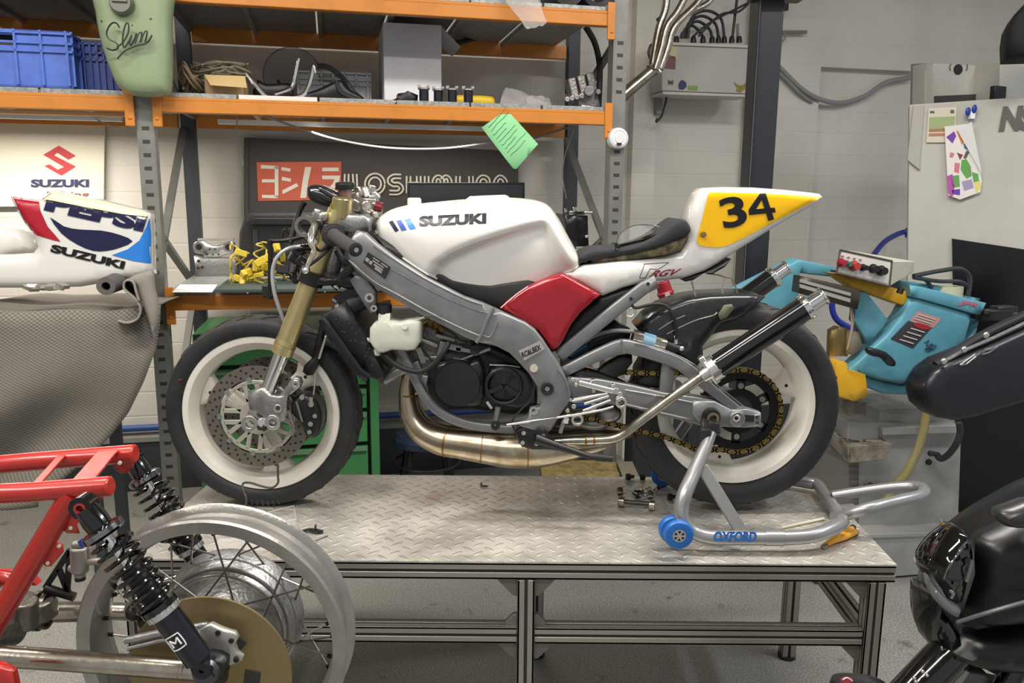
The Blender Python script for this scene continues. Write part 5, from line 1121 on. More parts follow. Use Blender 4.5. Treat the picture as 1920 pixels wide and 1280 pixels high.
mb=MB(); mb.cyl(Q(724,582,-.1),Q(720,565,-.1),.018); obj('amber_sensor',mb,mat('amber_plastic','#a8702c',.4),bike)
# ---- exhausts
bt_('expansion_chamber',[(768,690,-.05),(764,715,-.05),(763,745,-.055),(770,780,-.06),(790,808,-.07),(825,826,-.08),(860,832,-.09),(905,838,-.1),(955,844,-.11),(1010,845,-.115),(1060,842,-.12),(1100,838,-.12),(1135,832,-.12)],
   [.020,.022,.025,.030,.036,.041,.042,.046,.050,.049,.036,.024,.0155],steel,n=36,sub=6)
bt_('expansion_chamber',[(770,700,.05),(775,760,.05),(800,800,.06),(850,822,.08),(930,826,.1),(1020,825,.1),(1100,815,.1),(1170,815,.1),(1200,800,.1)],[.020,.024,.03,.038,.046,.045,.03,.014,.012],steel,n=24,sub=5)
bt_('stinger_pipe',[(1040,828,-.13),(1070,826,-.135),(1110,825,-.14),(1150,822,-.145),(1172,812,-.15),(1200,790,-.16),(1260,745,-.175),(1318,704,-.19)],[.013,.0135,.0135,.0135,.0135,.0135,.0135,.015],nickel,n=20,sub=6)
mb=MB()
for a in ((866,.046),(910,.048),(945,.051),(1000,.051)): pass
for (p0,p1,rr) in (((766,738,-.055),(766,741,-.055),.0262),((836,829,-.083),(839,829.5,-.084),.0432),((902,838,-.1),(905,838.3,-.1),.0466),((988,845,-.113),(991,845,-.113),.0502),((1096,825.5,-.138),(1100,825.3,-.138),.0146),((1112,825,-.14),(1115,825,-.14),.0146)):
    mb.tube([Q(*p0),Q(*p1)],rr,32)
obj('weld_seam',mb,mat('heat_tinted_weld','#84633a',.35,.9),bike)
def silencer(a,b,r,far=False):
    a,b=V(a),V(b); d=(b-a).normalized(); mb=MB(); mb.tube([a,b],r,36); s_=obj('silencer',mb,carbon if False else mat('black_silencer','#0d0d10',.16,coat=.6),bike)
    mb=MB(); mb.tube([a-d*.005,a+d*.018],r+.0035,36); mb.tube([a-d*.03,a],[.019,r*.7],24); obj('front_clamp',mb,alu_bright,s_,bevel=.001)
    mb=MB(); mb.tube([b-d*.012,b+d*.004],r+.002,36); mb.tube([b,b+d*.045],[r*.70,r*.62],28,caps=False); mb.lathe([(r*.55,.044),(r*.78,.044),(r*.78,.05),(r*.55,.05)],b,d,28); obj('end_cap',mb,chrome,s_,bevel=.0008)
    mb=MB(); mb.tube([b+d*.01,b+d*.012],r*.6,20); obj('outlet',mb,black_soft,s_)
    mb=MB()
    for k in range(8):
        o1=d.orthogonal().normalized(); o2=d.cross(o1); an=k*math.pi/4; o=(o1*math.cos(an)+o2*math.sin(an)); q=b-d*.004+o*(r+.001); mb.cyl(q,q+o*.004,.004,n=10); q=a+d*.02+o*(r+.001); mb.cyl(q,q+o*.003,.0035,n=10)
    obj('rivet',mb,alu_bright,s_); return s_
silencer(Q(1333,694,-.20),Q(1514,574,-.22),.0325)
silencer(Q(1270,650,.2),Q(1452,518,.2),.031)
mb=MB(); mb.box(Q(1329,692,-.2),(.016,.03,.085),Q(1514,574,-.22)-Q(1333,694,-.2),(0,0,1)); obj('clamp_plate',mb,alu_bright,bike,bevel=.003)
# ---- rear : swingarm, chain, sprocket, hugger, damper
ribbon('swingarm_brace',sm1([(1058,697,20),(1100,676,22),(1140,658,24),(1165,650,26),(1185,652,26),(1225,664,24),(1265,678,24),(1295,697,24),(1340,735,20),(1388,772,16)],3),24,-.13,-.10,frame_grey,grid=.03)
ribbon('swingarm_beam',[(1062,728,44),(1120,732,44),(1180,742,42),(1240,757,44),(1300,768,50),(1340,778,56)],44,-.13,-.085,frame_grey,grid=.03)
ribbon('swingarm_beam',[(1062,728,44),(1180,742,42),(1300,768,50),(1400,782,40)],44,.085,.13,frame_grey,grid=.05)
ribbon('swingarm_strut',[(1255,680,26),(1250,715,24),(1248,752,22)],24,-.12,-.095,frame_grey,grid=.03)
do=bp_('axle_plate',[(1300,752),(1340,752),(1372,768),(1400,766),(1427,774),(1428,800),(1395,802),(1350,800),(1310,792),(1298,775)],-.14,-.10,.006,frame_grey,grid=.03)
bt_('swingarm_seam',[(1172,731,-.131),(1240,743,-.131),(1300,755,-.131),(1362,770,-.131)],.0022,alu_bright,n=6,sub=3); bt_('swingarm_seam',[(1170,757,-.131),(1240,774,-.131),(1310,790,-.131)],.0022,alu_bright,n=6,sub=3)
bt_('swingarm_seam',[(1165,638,-.131),(1168,650,-.131),(1170,662,-.131)],.003,frame_grey,n=8); bt_('swingarm_seam',[(1190,643,-.131),(1250,658,-.131),(1300,682,-.131),(1345,722,-.131),(1395,762,-.131)],.0018,alu_bright,n=6,sub=4)
mb=MB(); mb.box(Q(1393,783,-.142),(.06,.004,.018),(1,0,-.08)); obj('adjuster_slot',mb,black_soft,do); 
mb=MB(); mb.lathe([(.008,-.012),(.021,-.012),(.021,.0),(.008,.0)],Q(1381,784,-.143),(0,1,0),28); mb.cyl(Q(1381,784,-.158),Q(1381,784,-.14),.011,n=6); mb.box(Q(1419,787,-.142),(.016,.006,.03)); obj('axle_nut',mb,alu_bright,do,bevel=.001)
mb=MB(); q=Q(1381,784,-.160); mb.cyl(q,q+V((0,.003,0)),.006,n=6); q=Q(1419,782,-.147); mb.cyl(q,q+V((0,.003,0)),.003,n=8); q=Q(1420,792,-.147); mb.cyl(q,q+V((0,.003,0)),.003,n=8); obj('axle_hole',mb,black_soft,do)
mb=MB(); q=Q(1333,780,-.145); mb.lathe([(.010,-.02),(.022,-.02),(.026,0),(.010,0)],q,(0,1,0),28); obj('stand_bobbin',mb,mat('dark_bobbin','#2a2a2b',.4,.4),bike); mb=MB(); mb.lathe([(.010,-.026),(.017,-.026),(.017,-.018),(.010,-.018)],q,(0,1,0),24); obj('bobbin_ring',mb,mat('brass_ring','#b3a384',.3,.8),bike)
cS=CR+V((0,-.075,0)); cS=V((Q(1384,770,-.075).x,YB-.075,Q(1384,770,-.075).z))
# sprocket
mb=MB(); mb.lathe([(.090,-.0035),(.116,-.0035),(.116,.0035),(.090,.0035)],cS,(0,1,0),90); mb.lathe([(.045,-.004),(.066,-.004),(.066,.004),(.045,.004)],cS,(0,1,0),60)
for i in range(6):
    a=2*math.pi*i/6+.5; u=V((math.cos(a),0,math.sin(a))); mb.bar(cS+u*.06,cS+u*.095,.026,.007,(0,1,0))
for i in range(44):
    a=2*math.pi*i/44; u=V((math.cos(a),0,math.sin(a))); mb.bar(cS+u*.114,cS+u*.1215,.006,.006,(0,1,0))
obj('sprocket',mb,mat('black_sprocket','#1a1a1c',.35,.4),bike)
mb=MB()
for i in range(6): a=2*math.pi*i/6+.5; q=cS+V((.075*math.cos(a),-.008,.075*math.sin(a))); mb.cyl(q,q+V((0,.01,0)),.0085,n=12)
obj('sprocket_bolt',mb,alu_bright,bike)
mb=MB(); mb.lathe([(.02,-.03),(.05,-.028),(.054,.0),(.05,.03)],cS+V((0,.03,0)),(0,1,0),40); obj('cush_drive',mb,mat('dark_hub_metal','#45454a',.4,.5),bike)
# chain : plates and rollers along the loop
cf=Q(985,738,-.075); rs,rf=.1215,.032
def chain_path():
    up_=[Q(1040,695,-.075),Q(1245,700,-.075)]; a0=Q(1372,687,-.075); pts=[Q(985,703,-.075),Q(1060,696,-.075),Q(1150,697,-.075),Q(1245,699,-.075)]
    v0=pts[-1]; 
    # arc round the rear sprocket from top to bottom (clockwise over the rear)
    at=math.radians(100); ab=math.radians(-108)
    k=50
    for i in range(k+1): a=at+(ab-at)*i/k; pts.append(cS+V((rs*math.cos(a),0,rs*math.sin(a))))
    pts+= [Q(1310,842,-.075),Q(1240,816,-.075),Q(1150,795,-.075),Q(1085,777,-.075),Q(1000,760,-.075)]
    return pts
cpz=chain_path(); pth=[cpz[0]]
for a,b in zip(cpz,cpz[1:]):
    n_=max(1,int((b-a).length/.002))
    for i in range(1,n_+1): pth.append(a+(b-a)*i/n_)
mb=MB(); acc=0; last=pth[0]; pins=[pth[0]]
for p in pth[1:]:
    acc+=(p-last).length; last=p
    if acc>=.0159: pins.append(p); acc=0
for i,(a,b) in enumerate(zip(pins,pins[1:])):
    o_=.0075 if i%2 else .0055; m_=(a+b)/2; d=(b-a).normalized(); y=V((0,1,0))
    for s_ in (-1,1): mb.bar(a+y*s_*o_-d*.002,b+y*s_*o_+d*.002,.0024,.0125,(0,0,1) if abs(d.z)<.8 else (1,0,0)); 
    for e in (a,b): mb.cyl(e+y*(-o_-.0012),e+y*(-o_+.001),.0075,n=10)
    mb.cyl(a-y*.009,a+y*.009,.0035,n=8)
obj('drive_chain',mb,gold_chain,bike,smooth=0)
bp_('chain_guard_plate',[(1115,700),(1135,682),(1160,668),(1185,664),(1186,680),(1170,700),(1150,712),(1165,722),(1120,716)],-.1,-.07,.004,black_plastic,grid=.03)
bp_('swingarm_cover',[(1060,700),(1090,690),(1120,696),(1180,718),(1240,728),(1240,734),(1170,728),(1080,718)],-.11,-.06,.004,black_gloss,grid=.03)
hug=bp_('rear_mudguard',[(1198,618),(1215,598),(1245,576),(1290,560),(1330,554),(1375,552),(1415,552),(1437,557),(1420,572),(1395,592),(1380,600),(1355,606),(1345,615),(1330,635),(1318,650),(1320,672),(1306,690),(1290,684),(1265,665),(1240,650),(1215,640)],-.09,.09,.02,carbon,grid=.025,sm=0)
for pts in ([(1250,626,-.093),(1300,602,-.093),(1335,592,-.093),(1345,586,-.093)],[(1235,618,-.093),(1262,601,-.093),(1285,591,-.093)]): bt_('guard_edge',pts,.0015,alu_bright,n=6,sub=4,par=hug)
bp_('tape_patch',[(1350,600),(1347,588),(1358,572),(1372,570),(1377,578),(1362,596)],-.096,-.09,.002,mat('masking_tape','#6e6a58',.7),grid=.03)
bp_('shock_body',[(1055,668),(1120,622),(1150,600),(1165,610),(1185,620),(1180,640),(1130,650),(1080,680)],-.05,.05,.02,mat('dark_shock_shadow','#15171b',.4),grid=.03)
bt_('shock_reservoir_hose',[(1080,660,-.06),(1110,632,-.07),(1150,620,-.08),(1190,622,-.08)],.006,grey_cable,sub=4)
sd_=bt_('damper_cylinder',[(1186,630,-.10),(1246,648,-.10)],.0205,nickel,n=28)
bt_('damper_band',[(1204,635.4,-.1),(1226,642,-.1)],.0208,mat('pale_blue_label','#7fa6bd',.4),n=28,par=sd_); bt_('damper_end',[(1244,647,-.1),(1264,653,-.1),(1282,655,-.1)],[.018,.014,.008],black_plastic,par=sd_,n=20)
mb=MB(); mb.ball(Q(1278,653,-.11),.008,8); mb.cyl(Q(1267,628,-.1),Q(1267,644,-.1),.006); mb.cyl(Q(1232,655,-.1),Q(1232,660,-.1),.005); obj('damper_fitting',mb,chrome,bike)
bt_('damper_hose',[(1267,640,-.1),(1268,615,-.11),(1262,590,-.12),(1248,573,-.12),(1225,570,-.12),(1192,577,-.12),(1184,570,-.12)],.0045,black_soft,sub=6)
bt_('blue_spring_coil',[(1068,668,-.07),(1085,655,-.07),(1100,646,-.07)],.012,mat('blue_shock_spring','#25576f',.4,.3))
# linkages and rearset
mb=MB()
for a,b,rr in (((1072,752),(1140,737),.0045),((1095,757),(1142,742),.0045),((1093,770),(1145,750),.0045),((1075,748),(1130,738),.003),((1085,717),(1150,733),.009),((1110,712),(1113,735),.006)): mb.cyl(Q(a[0],a[1],-.15),Q(b[0],b[1],-.15),rr,n=12)
for px,py,rr in ((1155,733,9),(1163,740,8),(1160,748,9),(1150,724,6),(1074,712,6),(1080,722,5),(1076,762,7),(1064,770,6),(1070,750,5),(1112,716,6)): q=Q(px,py,-.155); mb.cyl(q,q+V((0,.02,0)),rr*.001,n=12)
mb.lathe([(.010,-.012),(.017,-.012),(.017,.01),(.010,.01)],Q(1082,785,-.15),(0,1,0),24); mb.lathe([(.009,-.012),(.016,-.012),(.016,.01),(.009,.01)],Q(1164,753,-.15),(0,1,0),24)
obj('rearset_linkage',mb,alu_bright,bike,bevel=.001)
bt_('gear_rod',[(950,796,-.165),(1080,777,-.16),(1130,768,-.158),(1150,762,-.155)],.0035,alu_bright,n=10)
mb=MB(); mb.ball(Q(1140,775,-.06),.03,12,(1.3,1,1)); mb.ball(Q(1115,790,-.04),.035,12,(1.5,1,.7)); obj('linkage_casting',mb,alu,bike)
bp_('rearset_plate',[(968,806),(985,800),(1005,801),(1025,812),(1035,826),(1020,842),(1000,844),(980,836),(970,822)],-.16,-.14,.006,black_plastic,grid=.03,sm=2)
mb=MB()
for px,py in ((982,812),(1019,817),(980,830),(1006,832)): q=Q(px,py,-.165); mb.cyl(q,q+V((0,.006,0)),.006,n=12)
obj('rearset_bolt',mb,alu_bright,bike)
bt_('gear_lever',[(1005,822,-.17),(1040,834,-.18),(1080,847,-.19),(1110,857,-.2)],[.016,.012,.009,.008],black_plastic,sub=3); bt_('lever_tip',[(1104,855,-.2),(1120,857,-.2),(1148,860,-.2)],[.009,.011,.009],black_soft)
mb=MB(); mb.bar(Q(1058,786,-.15),Q(1050,812,-.15),.006,.012,(1,0,0)); obj('return_spring_plate',mb,alu,bike,bevel=.002); mb=MB(); mb.bar(Q(1062,783,-.153),Q(1060,793,-.153),.008,.014,(1,0,0)); obj('spring_plate_block',mb,white_rim,bike)
mb=MB(); q=Q(1076,863,-.15); 
bp_('belly_bracket',[(1130,820),(1155,815),(1156,866),(1130,866)],-.08,-.05,.004,mat('dull_bracket',''),grid=.03)
# strings, plug, rear wires
bp_('tail_under_tray',[(1283,523),(1320,512),(1350,498),(1372,485),(1360,500),(1335,514),(1320,512),(1300,525),(1285,528)],-.06,.06,.004,black_plastic,grid=.03)
bt_('tail_wire',[(1297,527,-.05),(1304,555,-.05),(1311,580,-.05)],.0028,grey_cable,n=6,sub=3)
bt_('tail_wire',[(1324,512,-.05),(1345,515,-.05),(1362,520,-.05),(1372,522,-.05),(1380,540,-.05),(1385,562,-.05),(1388,575,-.05)],.0022,mat('ochre_wire','#6c6550',.6),n=6,sub=5)
bt_('tail_wire',[(1358,522,-.05),(1354,540,-.05),(1355,550,-.05)],.0022,grey_cable,n=6,sub=3)
# red plug hanging behind
pg=thing('mains_plug','dark red round mains plug hanging on its cable below the tail cowl','plug',P(1248,545,YB+.55))
mb=MB(); a,b=P(1242,528,YB+.5),P(1253,568,YB+.5); mb.tube([a,a+(b-a)*.45,a+(b-a)*.5,b],[.024,.026,.031,.02],24); obj('body',mb,red_plug,pg,bevel=.002)
mb=MB(); q=P(1252,553,YB+.465); mb.cyl(q,q+V((0,.01,0)),.009); mb.tube([b,b+(b-a)*.15],[.014,.010],16); obj('face_and_gland',mb,mat('plug_pale','#b8a9a6',.4),pg)
mb=MB(); mb.tube([b,P(1255,600,YB+.5),P(1262,650,YB+.5),P(1262,760,YB+.5),P(1250,860,YB+.5)],.006,8,sub=5); mb.tube([a,P(1240,515,YB+.5),P(1246,500,YB+.4)],.005,8,sub=5); obj('plug_cable',mb,grey_cable,pg)
# glasses lying on the seat
gl=thing('safety_glasses','clear safety glasses with black temples lying on the black seat','glasses',Q(1190,465,-.05))
mb=MB(); mb.tube([Q(1156,468,-.1),Q(1160,461,-.09),Q(1185,455,-.08),Q(1215,447,-.07),Q(1240,437,-.06)],.0038,8,sub=4); mb.tube([Q(1158,462,-.09),Q(1190,452,-.03),Q(1240,433,-.02)],.003,8,sub=3); mb.bar(Q(1155,456,-.1),Q(1157,467,-.1),.004,.01); obj('temple',mb,black_gloss,gl)
def lens(pts): 
    mb=MB(); a=[Q(*p) for p in pts]; mb.add(a,[tuple(range(len(a)))]); return obj('lens',mb,clear,gl)
lens([(1157,460,-.09),(1162,440,-.07),(1180,425,-.04),(1205,421,-.02),(1222,432,0),(1230,438,.0),(1200,450,-.03)])
bt2=MB(); bt2.tube([Q(1157,460,-.09),Q(1160,442,-.07),Q(1180,426,-.04),Q(1205,421,-.02),Q(1235,425,.0),Q(1243,436,0)],.0016,6,sub=4); obj('lens_rim',bt2,chrome,gl)
# ================================================================ paddock stand
ps=thing('paddock_stand','silver tubular paddock stand with blue wheels lifting the rear of the race motorcycle','stand',(.75,2.2,ZT))
YN=1.985
def SP(px,py,y=YN): return P(px,py,y)
mb=MB(); n_=[SP(1333,812,2.11),SP(1322,840,2.08),SP(1302,885,2.04),SP(1284,925,2.0),SP(1277,955,1.985),SP(1283,980,1.975),SP(1302,998,1.97),SP(1335,1007,1.965),SP(1400,1008,1.965),SP(1470,1008,1.965),SP(1515,1005,1.97),SP(1545,997,1.985),SP(1572,984,2.02),SP(1579,975,2.05)]
mb.tube(n_,[.0155,.017,.019,.020,.020]+[.019]*9,20,sub=6); obj('side_tube',mb,stand_grey,ps)
YF=2.52
mb=MB(); f_=[PZ(1579,976,ZT+.03),PZ(1572,962,ZT+.03),PZ(1545,925,ZT+.03),PZ(1533,909,ZT+.03),PZ(1515,905,ZT+.03),PZ(1470,898,ZT+.03),PZ(1400,893,ZT+.03),P(1330,885,YF-.02),P(1262,885,YF-.02),P(1252,850,YF-.04),P(1290,790,YF-.06)]
mb.tube(f_,.018,18,sub=5); obj('rear_tube',mb,stand_grey,ps)
mb=MB(); za=ZT+.045; h_=[PZ(1562,972,ZT+.04),P(1620,955,2.06),P(1680,940,2.09),P(1722,930,2.12),P(1733,922,2.15),P(1728,914,2.19),P(1700,912,2.22),P(1640,918,2.24),P(1560,930,2.26)]
mb.tube(h_,.0165,18,sub=6); obj('handle_loop',mb,stand_grey,ps)
mb=MB(); a,b=SP(1316,875,2.05),SP(1392,1000,1.985); mb.bar(a,b,.012,.032,(1,0,0)); obj('flat_brace',mb,mat('galvanised_brace','#8e8e8c',.4,.5),ps,bevel=.002)
mb=MB(); mb.tube([SP(1433,1008,1.965),SP(1468,1008,1.965)],.0208,24); obj('tube_sleeve',mb,stand_grey,ps,bevel=.001)
mb=MB(); mb.box(SP(1333,800,2.13),(.03,.05,.04),(1,0,-.2)); mb.box(SP(1322,815,2.1),(.028,.028,.04)); mb.bar(SP(1330,785,2.15),SP(1334,815,2.12),.02,.05,(1,0,0)); obj('hook_head',mb,mat('dark_hook','#3a3a3b',.4,.4),ps,bevel=.004)
mb=MB(); mb.box(PZ(1590,952,ZT+.03),(.05,.03,.012),(1,.2,0)); obj('stop_lug',mb,stand_grey,ps)
text('OXFORD',[(1339,996),(1420,996),(1337,1015)],blue_print,ps,Y=1.9435,bold=.06,off=.0005)
def swheel(c,r,w_,nm='stand_wheel'):
    c=V(c); mb=MB(); k=[(r*.42,-w_/2),(r*.7,-w_/2),(r*.9,-w_*.45),(r,-w_*.25),(r,w_*.25),(r*.9,w_*.45),(r*.7,w_/2),(r*.42,w_/2)]; mb.lathe(k,c,(0,1,0),40); o=obj(nm,mb,stand_blue,ps)
    mb=MB(); mb.lathe([(r*.36,-w_*.52),(r*.44,-w_*.52),(r*.44,w_*.5),(r*.36,w_*.5)],c,(0,1,0),32); mb.cyl(c+V((0,-w_*.56,0)),c+V((0,w_*.5,0)),r*.14,n=14)
    for i in range(6): a=i*math.pi/3; mb.bar(c+V((0,-w_*.48,0)),c+V((r*.4*math.cos(a),-w_*.48,r*.4*math.sin(a))),.003,.005)
    obj('wheel_bearing',mb,alu_bright,o); mb=MB(); mb.cyl(c+V((0,-w_*.40,0)),c+V((0,w_*.40,0)),r*.37); obj('bearing_shadow',mb,black_soft,o)
swheel(SP(1272,1001,1.93),.038,.024); swheel(SP(1262,992,1.985),.038,.024)
swheel((P(1236,896,YF).x,YF-.06,ZT+.038),.038,.024)
# ================================================================ loose items on the table
def zp(px,py,dz=.002): return PZ(px,py,ZT+dz)
pl_=thing('yellow_pliers','yellow-handled pliers lying at the right end of the table','pliers',zp(1575,1008))
mb=MB(); mb.tube([zp(1549,1020,.008),zp(1570,1008,.012),zp(1598,991,.012)],[.007,.010,.008],10,sub=3); mb.tube([zp(1553,1017,.008),zp(1580,1007,.012),zp(1605,997,.012)],[.006,.009,.008],10,sub=3); obj('handle',mb,mat('amber_grip','#e0a030',.4),pl_)
mb=MB(); mb.bar(zp(1553,1018,.006),zp(1543,1026,.006),.012,.008); obj('jaw',mb,alu,pl_); mb=MB(); mb.cyl(zp(1600,997,.01),zp(1607,1000,.01),.008); mb.cyl(zp(1594,993,.01),zp(1600,988,.01),.008); obj('tip',mb,black_soft,pl_)
mb=MB(); mb.cyl(zp(1465,989,.005),zp(1545,972,.005),.004); tag(obj('metal_rod',mb,mat('pale_rod','#c9c3b0',.4)),'thin pale rod lying on the table inside the stand','rod')
def shaft():
    r=thing('cam_shaft','short machined steel clamp part with two rings lying on the table left of the stand','clamp part',zp(1195,945))
    mb=MB(); mb.cyl(zp(1165,940,.018),zp(1222,945,.018),.007); obj('shaft',mb,mat('oily_shaft','#4c4a46',.3,.8),r)
    for px,py in ((1165,940),(1222,947)): mb=MB(); d=(zp(1222,945,.018)-zp(1165,940,.018)).normalized(); q=zp(px,py,.016); mb.cyl(q-d*.009,q+d*.009,.0155,n=24); mb.cyl(q+V((-.002,.012,.018)),q+V((-.002,.03,.03)),.010); obj('ring',mb,nickel,r,bevel=.002)
shaft()
rnd=random.Random(12)
jj=thing('small_fasteners','small heap of shiny bolts and fittings beside the steel clamp part','bolts',zp(1212,926))
for i in range(14):
    q=zp(1200+rnd.uniform(-6,38),920+rnd.uniform(-8,16),.006); d=V((rnd.uniform(-1,1),rnd.uniform(-1,1),rnd.uniform(0,.5))).normalized(); mb=MB(); mb.cyl(q,q+d*.02,.0035,n=8); mb.cyl(q,q+d*.005,.007,n=6); obj('bolt',mb,chrome if i%3 else black_soft,jj)
for k,(px,py,lb) in enumerate(((1178,893,'black rubber plug standing at the back table edge left of the far blue wheel'),(1205,893,'small black cube at the back edge of the table'),(1256,931,'black knob lying by the stand leg'))):
    mb=MB(); q=zp(px,py,.010); mb.cyl(q-V((.008,0,0)),q+V((.008,0,0)),.010); mb.cyl(q,q+V((.02,0,0)),.006) if k!=1 else mb.box(q,(.016,.014,.016)); tag(obj('rubber_plug',mb,black_soft,bevel=.002),lb,'plug')
mb=MB(); mb.tube([zp(903,905,.004),zp(902,909,.006),zp(907,911,.006),zp(914,911,.004)],.003,8,sub=3); tag(obj('small_clip',mb,mat('dark_brown_clip','#4a3a30',.5)),'small dark clip lying alone near the middle of the table','clip')
cp_=thing('cable_clip','black plastic clip lying in front of the clear tray on the table','clip',zp(585,995))
mb=MB(); mb.tube([zp(560,998,.006),zp(578,993,.008),zp(592,995,.008),zp(606,996,.006)],[.003,.005,.007,.004],8,sub=3); mb.cyl(zp(591,993,.01),zp(592,984,.03),.003); obj('body',mb,black_plastic,cp_)
mb=MB(); mb.cyl(zp(583,1017,.002),zp(614,1004,.002),.0015); tag(obj('thin_pin',mb,mat('dark_pin','#6b675f',.4,.5)),'thin pin lying on the table right of the spoked wheel','pin')
ct=thing('clear_tray','clear plastic tray lying on the table behind the spoked wheel','tray',zp(520,980))
mb=MB(); a=[zp(498,974),zp(551,960),zp(556,985),zp(505,1000)]; mb.add(a+[p+V((0,0,.02)) for p in a],[(0,1,2,3),(0,1,5,4),(1,2,6,5),(2,3,7,6),(3,0,4,7)]); obj('shell',mb,clear,ct); mb=MB(); mb.tube([p+V((0,0,.02)) for p in a],.002,6,closed=True); obj('rim',mb,clear2,ct)
mb=MB(); a=[zp(410,1015),zp(520,1010),zp(540,1035),zp(400,1040)]; mb.add(a+[p+V((0,0,.008)) for p in a],[(4,5,6,7),(0,1,5,4),(1,2,6,5),(2,3,7,6),(3,0,4,7)]); tag(obj('clear_bag',mb,clear2),'flat clear plastic bag lying on the table seen through the spokes','bag')
mb=MB()
for px,py,w_,h in ((813,930,.03,.02),(817,934,.018,.01)): 
    q=zp(px,py,.0008); mb.add([q+V((w_*math.cos(t)*rnd.uniform(.6,1),h*math.sin(t)*rnd.uniform(.5,1),.0002)) for t in [i*math.pi/6 for i in range(12)]],[tuple(range(12))])
tag(obj('red_smear',mb,mat('faint_red_smear','#b89590',.5,.4)),'faint red smear of grease on the chequer plate','stain')
# ================================================================ foreground rolling chassis
ch=thing('motorcycle_chassis','red tubular motorcycle frame with spoked rear wheel and black twin shocks in the left foreground','motorcycle',(-.6,1.27,.3))
def tube_(name,pts,r,m,n=16,sub=0,par=ch,**kw): mb=MB(); mb.tube(pts,r,n,sub=sub); return obj(name,mb,m,par,**kw)
YN_,YF_=1.17,1.36
CW=V((-.5035,1.275,.797))
# wheel
whl=obj('spoked_wheel_rim',MB().lathe([(.2255,-.040),(.229,-.036),(.226,-.032),(.215,-.028),(.2145,-.012),(.207,-.008),(.206,.008),(.2145,.012),(.215,.028),(.226,.032),(.229,.036),(.2255,.040),(.205,.038),(.2,.02),(.196,0),(.2,-.02),(.205,-.038)],CW,(0,1,0),128),mat('polished_alloy_rim','#aaa8a3',.33,.75,var=(10,'#96948f',.3,.6),bump=(200,.08)),ch)
hb=obj('wheel_hub',MB().lathe([(.02,-.05),(.06,-.05),(.07,-.04),(.105,.0),(.11,.02),(.125,.05),(.128,.075),(.118,.08),(.02,.08)],CW,(0,1,0),72),alu,ch)
mb=MB()
for rr,yy in ((.119,.045),(.112,.025),(.106,.008)): mb.lathe([(rr,-.002),(rr+.004,-.002),(rr+.004,.002),(rr,.002)],CW+V((0,yy,0)),(0,1,0),72)
obj('hub_rib',mb,alu_bright,hb)
for i in range(36):
    a=2*math.pi*i/36; fl=-.035 if i%2 else .06; rh=.065 if i%2 else .12; sgn=1 if (i//2)%2 else -1; a2=a+sgn*(.9 if i%2 else .42)
    p0=CW+V((rh*math.cos(a2),fl,rh*math.sin(a2))); p1=CW+V((.203*math.cos(a),(-.006 if i%2 else .006),.203*math.sin(a)))
    sp=tube_('spoke',[p0,p1],.0018,mat('spoke_wire','#8a857c',.3,.9),n=6,par=whl); d=(p1-p0).normalized(); tube_('nipple',[p1-d*.014,p1],.0038,mat('black_nipple','#1e1e1e',.4,.5),n=8,par=sp)
CD=V((-.482,1.175,.793))
dsc=obj('brake_disc',MB().lathe([(.078,-.0022),(.131,-.0022),(.131,.0022),(.078,.0022)],CD,(0,1,0),96),disc_gold,ch)
mb=MB(); mb.lathe([(.03,-.002),(.06,-.002),(.079,-.002),(.079,.002),(.03,.002)],CD,(0,1,0),64); obj('disc_carrier',mb,mat('bronze_carrier','#8a7850',.4,.6),dsc)
mb=MB()
for i in range(6): a=2*math.pi*i/6+.9; q=CD+V((.068*math.cos(a),-.0026,.068*math.sin(a))); mb.box(q,(.026,.002,.03),(math.cos(a),0,math.sin(a)),(-math.sin(a),0,math.cos(a)))
obj('carrier_window',mb,mat('window_shadow_metal','#2f2f2e',.6),dsc,bevel=.004)
def fp2(name,px,y0,y1,r,m,**kw): return puff(name,px,y0,y1,r,m,ch,**kw)
fp2('caliper_bracket',[(362,1190),(370,1180),(395,1169),(420,1180),(440,1186),(447,1195),(440,1208),(444,1222),(456,1230),(452,1242),(432,1248),(405,1250),(380,1245),(372,1220)],1.14,1.155,.005,mat('machined_bracket','#b5b2ab',.35,.7),grid=.02)
mb=MB()
for px,py in ((408,1187),(433,1202),(442,1238)): q=P(px,py,1.138); mb.cyl(q,q+V((0,.004,0)),.0042,n=12)
obj('bracket_hole',mb,black_soft,ch)
tube_('torque_arm',[P(235,1200,1.15),P(300,1186,1.15),P(390,1172,1.15)],.006,alu); tube_('torque_arm',[P(240,1215,1.15),P(300,1200,1.15),P(345,1195,1.15)],.004,alu)
# swingarm
sw=tube_('swingarm',[P(-60,1226,1.14),P(100,1236,1.14),P(385,1257,1.14)],.0165,nickel,n=28); mb=MB(); mb.cyl(P(340,1253,1.14),P(349,1254,1.14),.0172); mb.cyl(P(372,1256,1.14),P(388,1257,1.14),.019); obj('swingarm_collar',mb,nickel,sw,bevel=.001)
tube_('swingarm',[P(85,1145,1.42),P(200,1145,1.42),P(330,1150,1.42)],.0165,nickel,n=24)
fp2('axle_block',[(352,1240),(375,1232),(405,1236),(420,1245),(418,1275),(395,1282),(360,1272)],1.11,1.15,.006,black_plastic,grid=.03); mb=MB(); mb.lathe([(.004,-.008),(.019,-.008),(.021,.0),(.004,.0)],P(387,1258,1.105),(0,1,0),28); mb.box(P(387,1258,1.096),(.03,.003,.004),(1,0,-1)); obj('axle_nut',mb,mat('dark_nut','#5c5c60',.25,.8),ch)
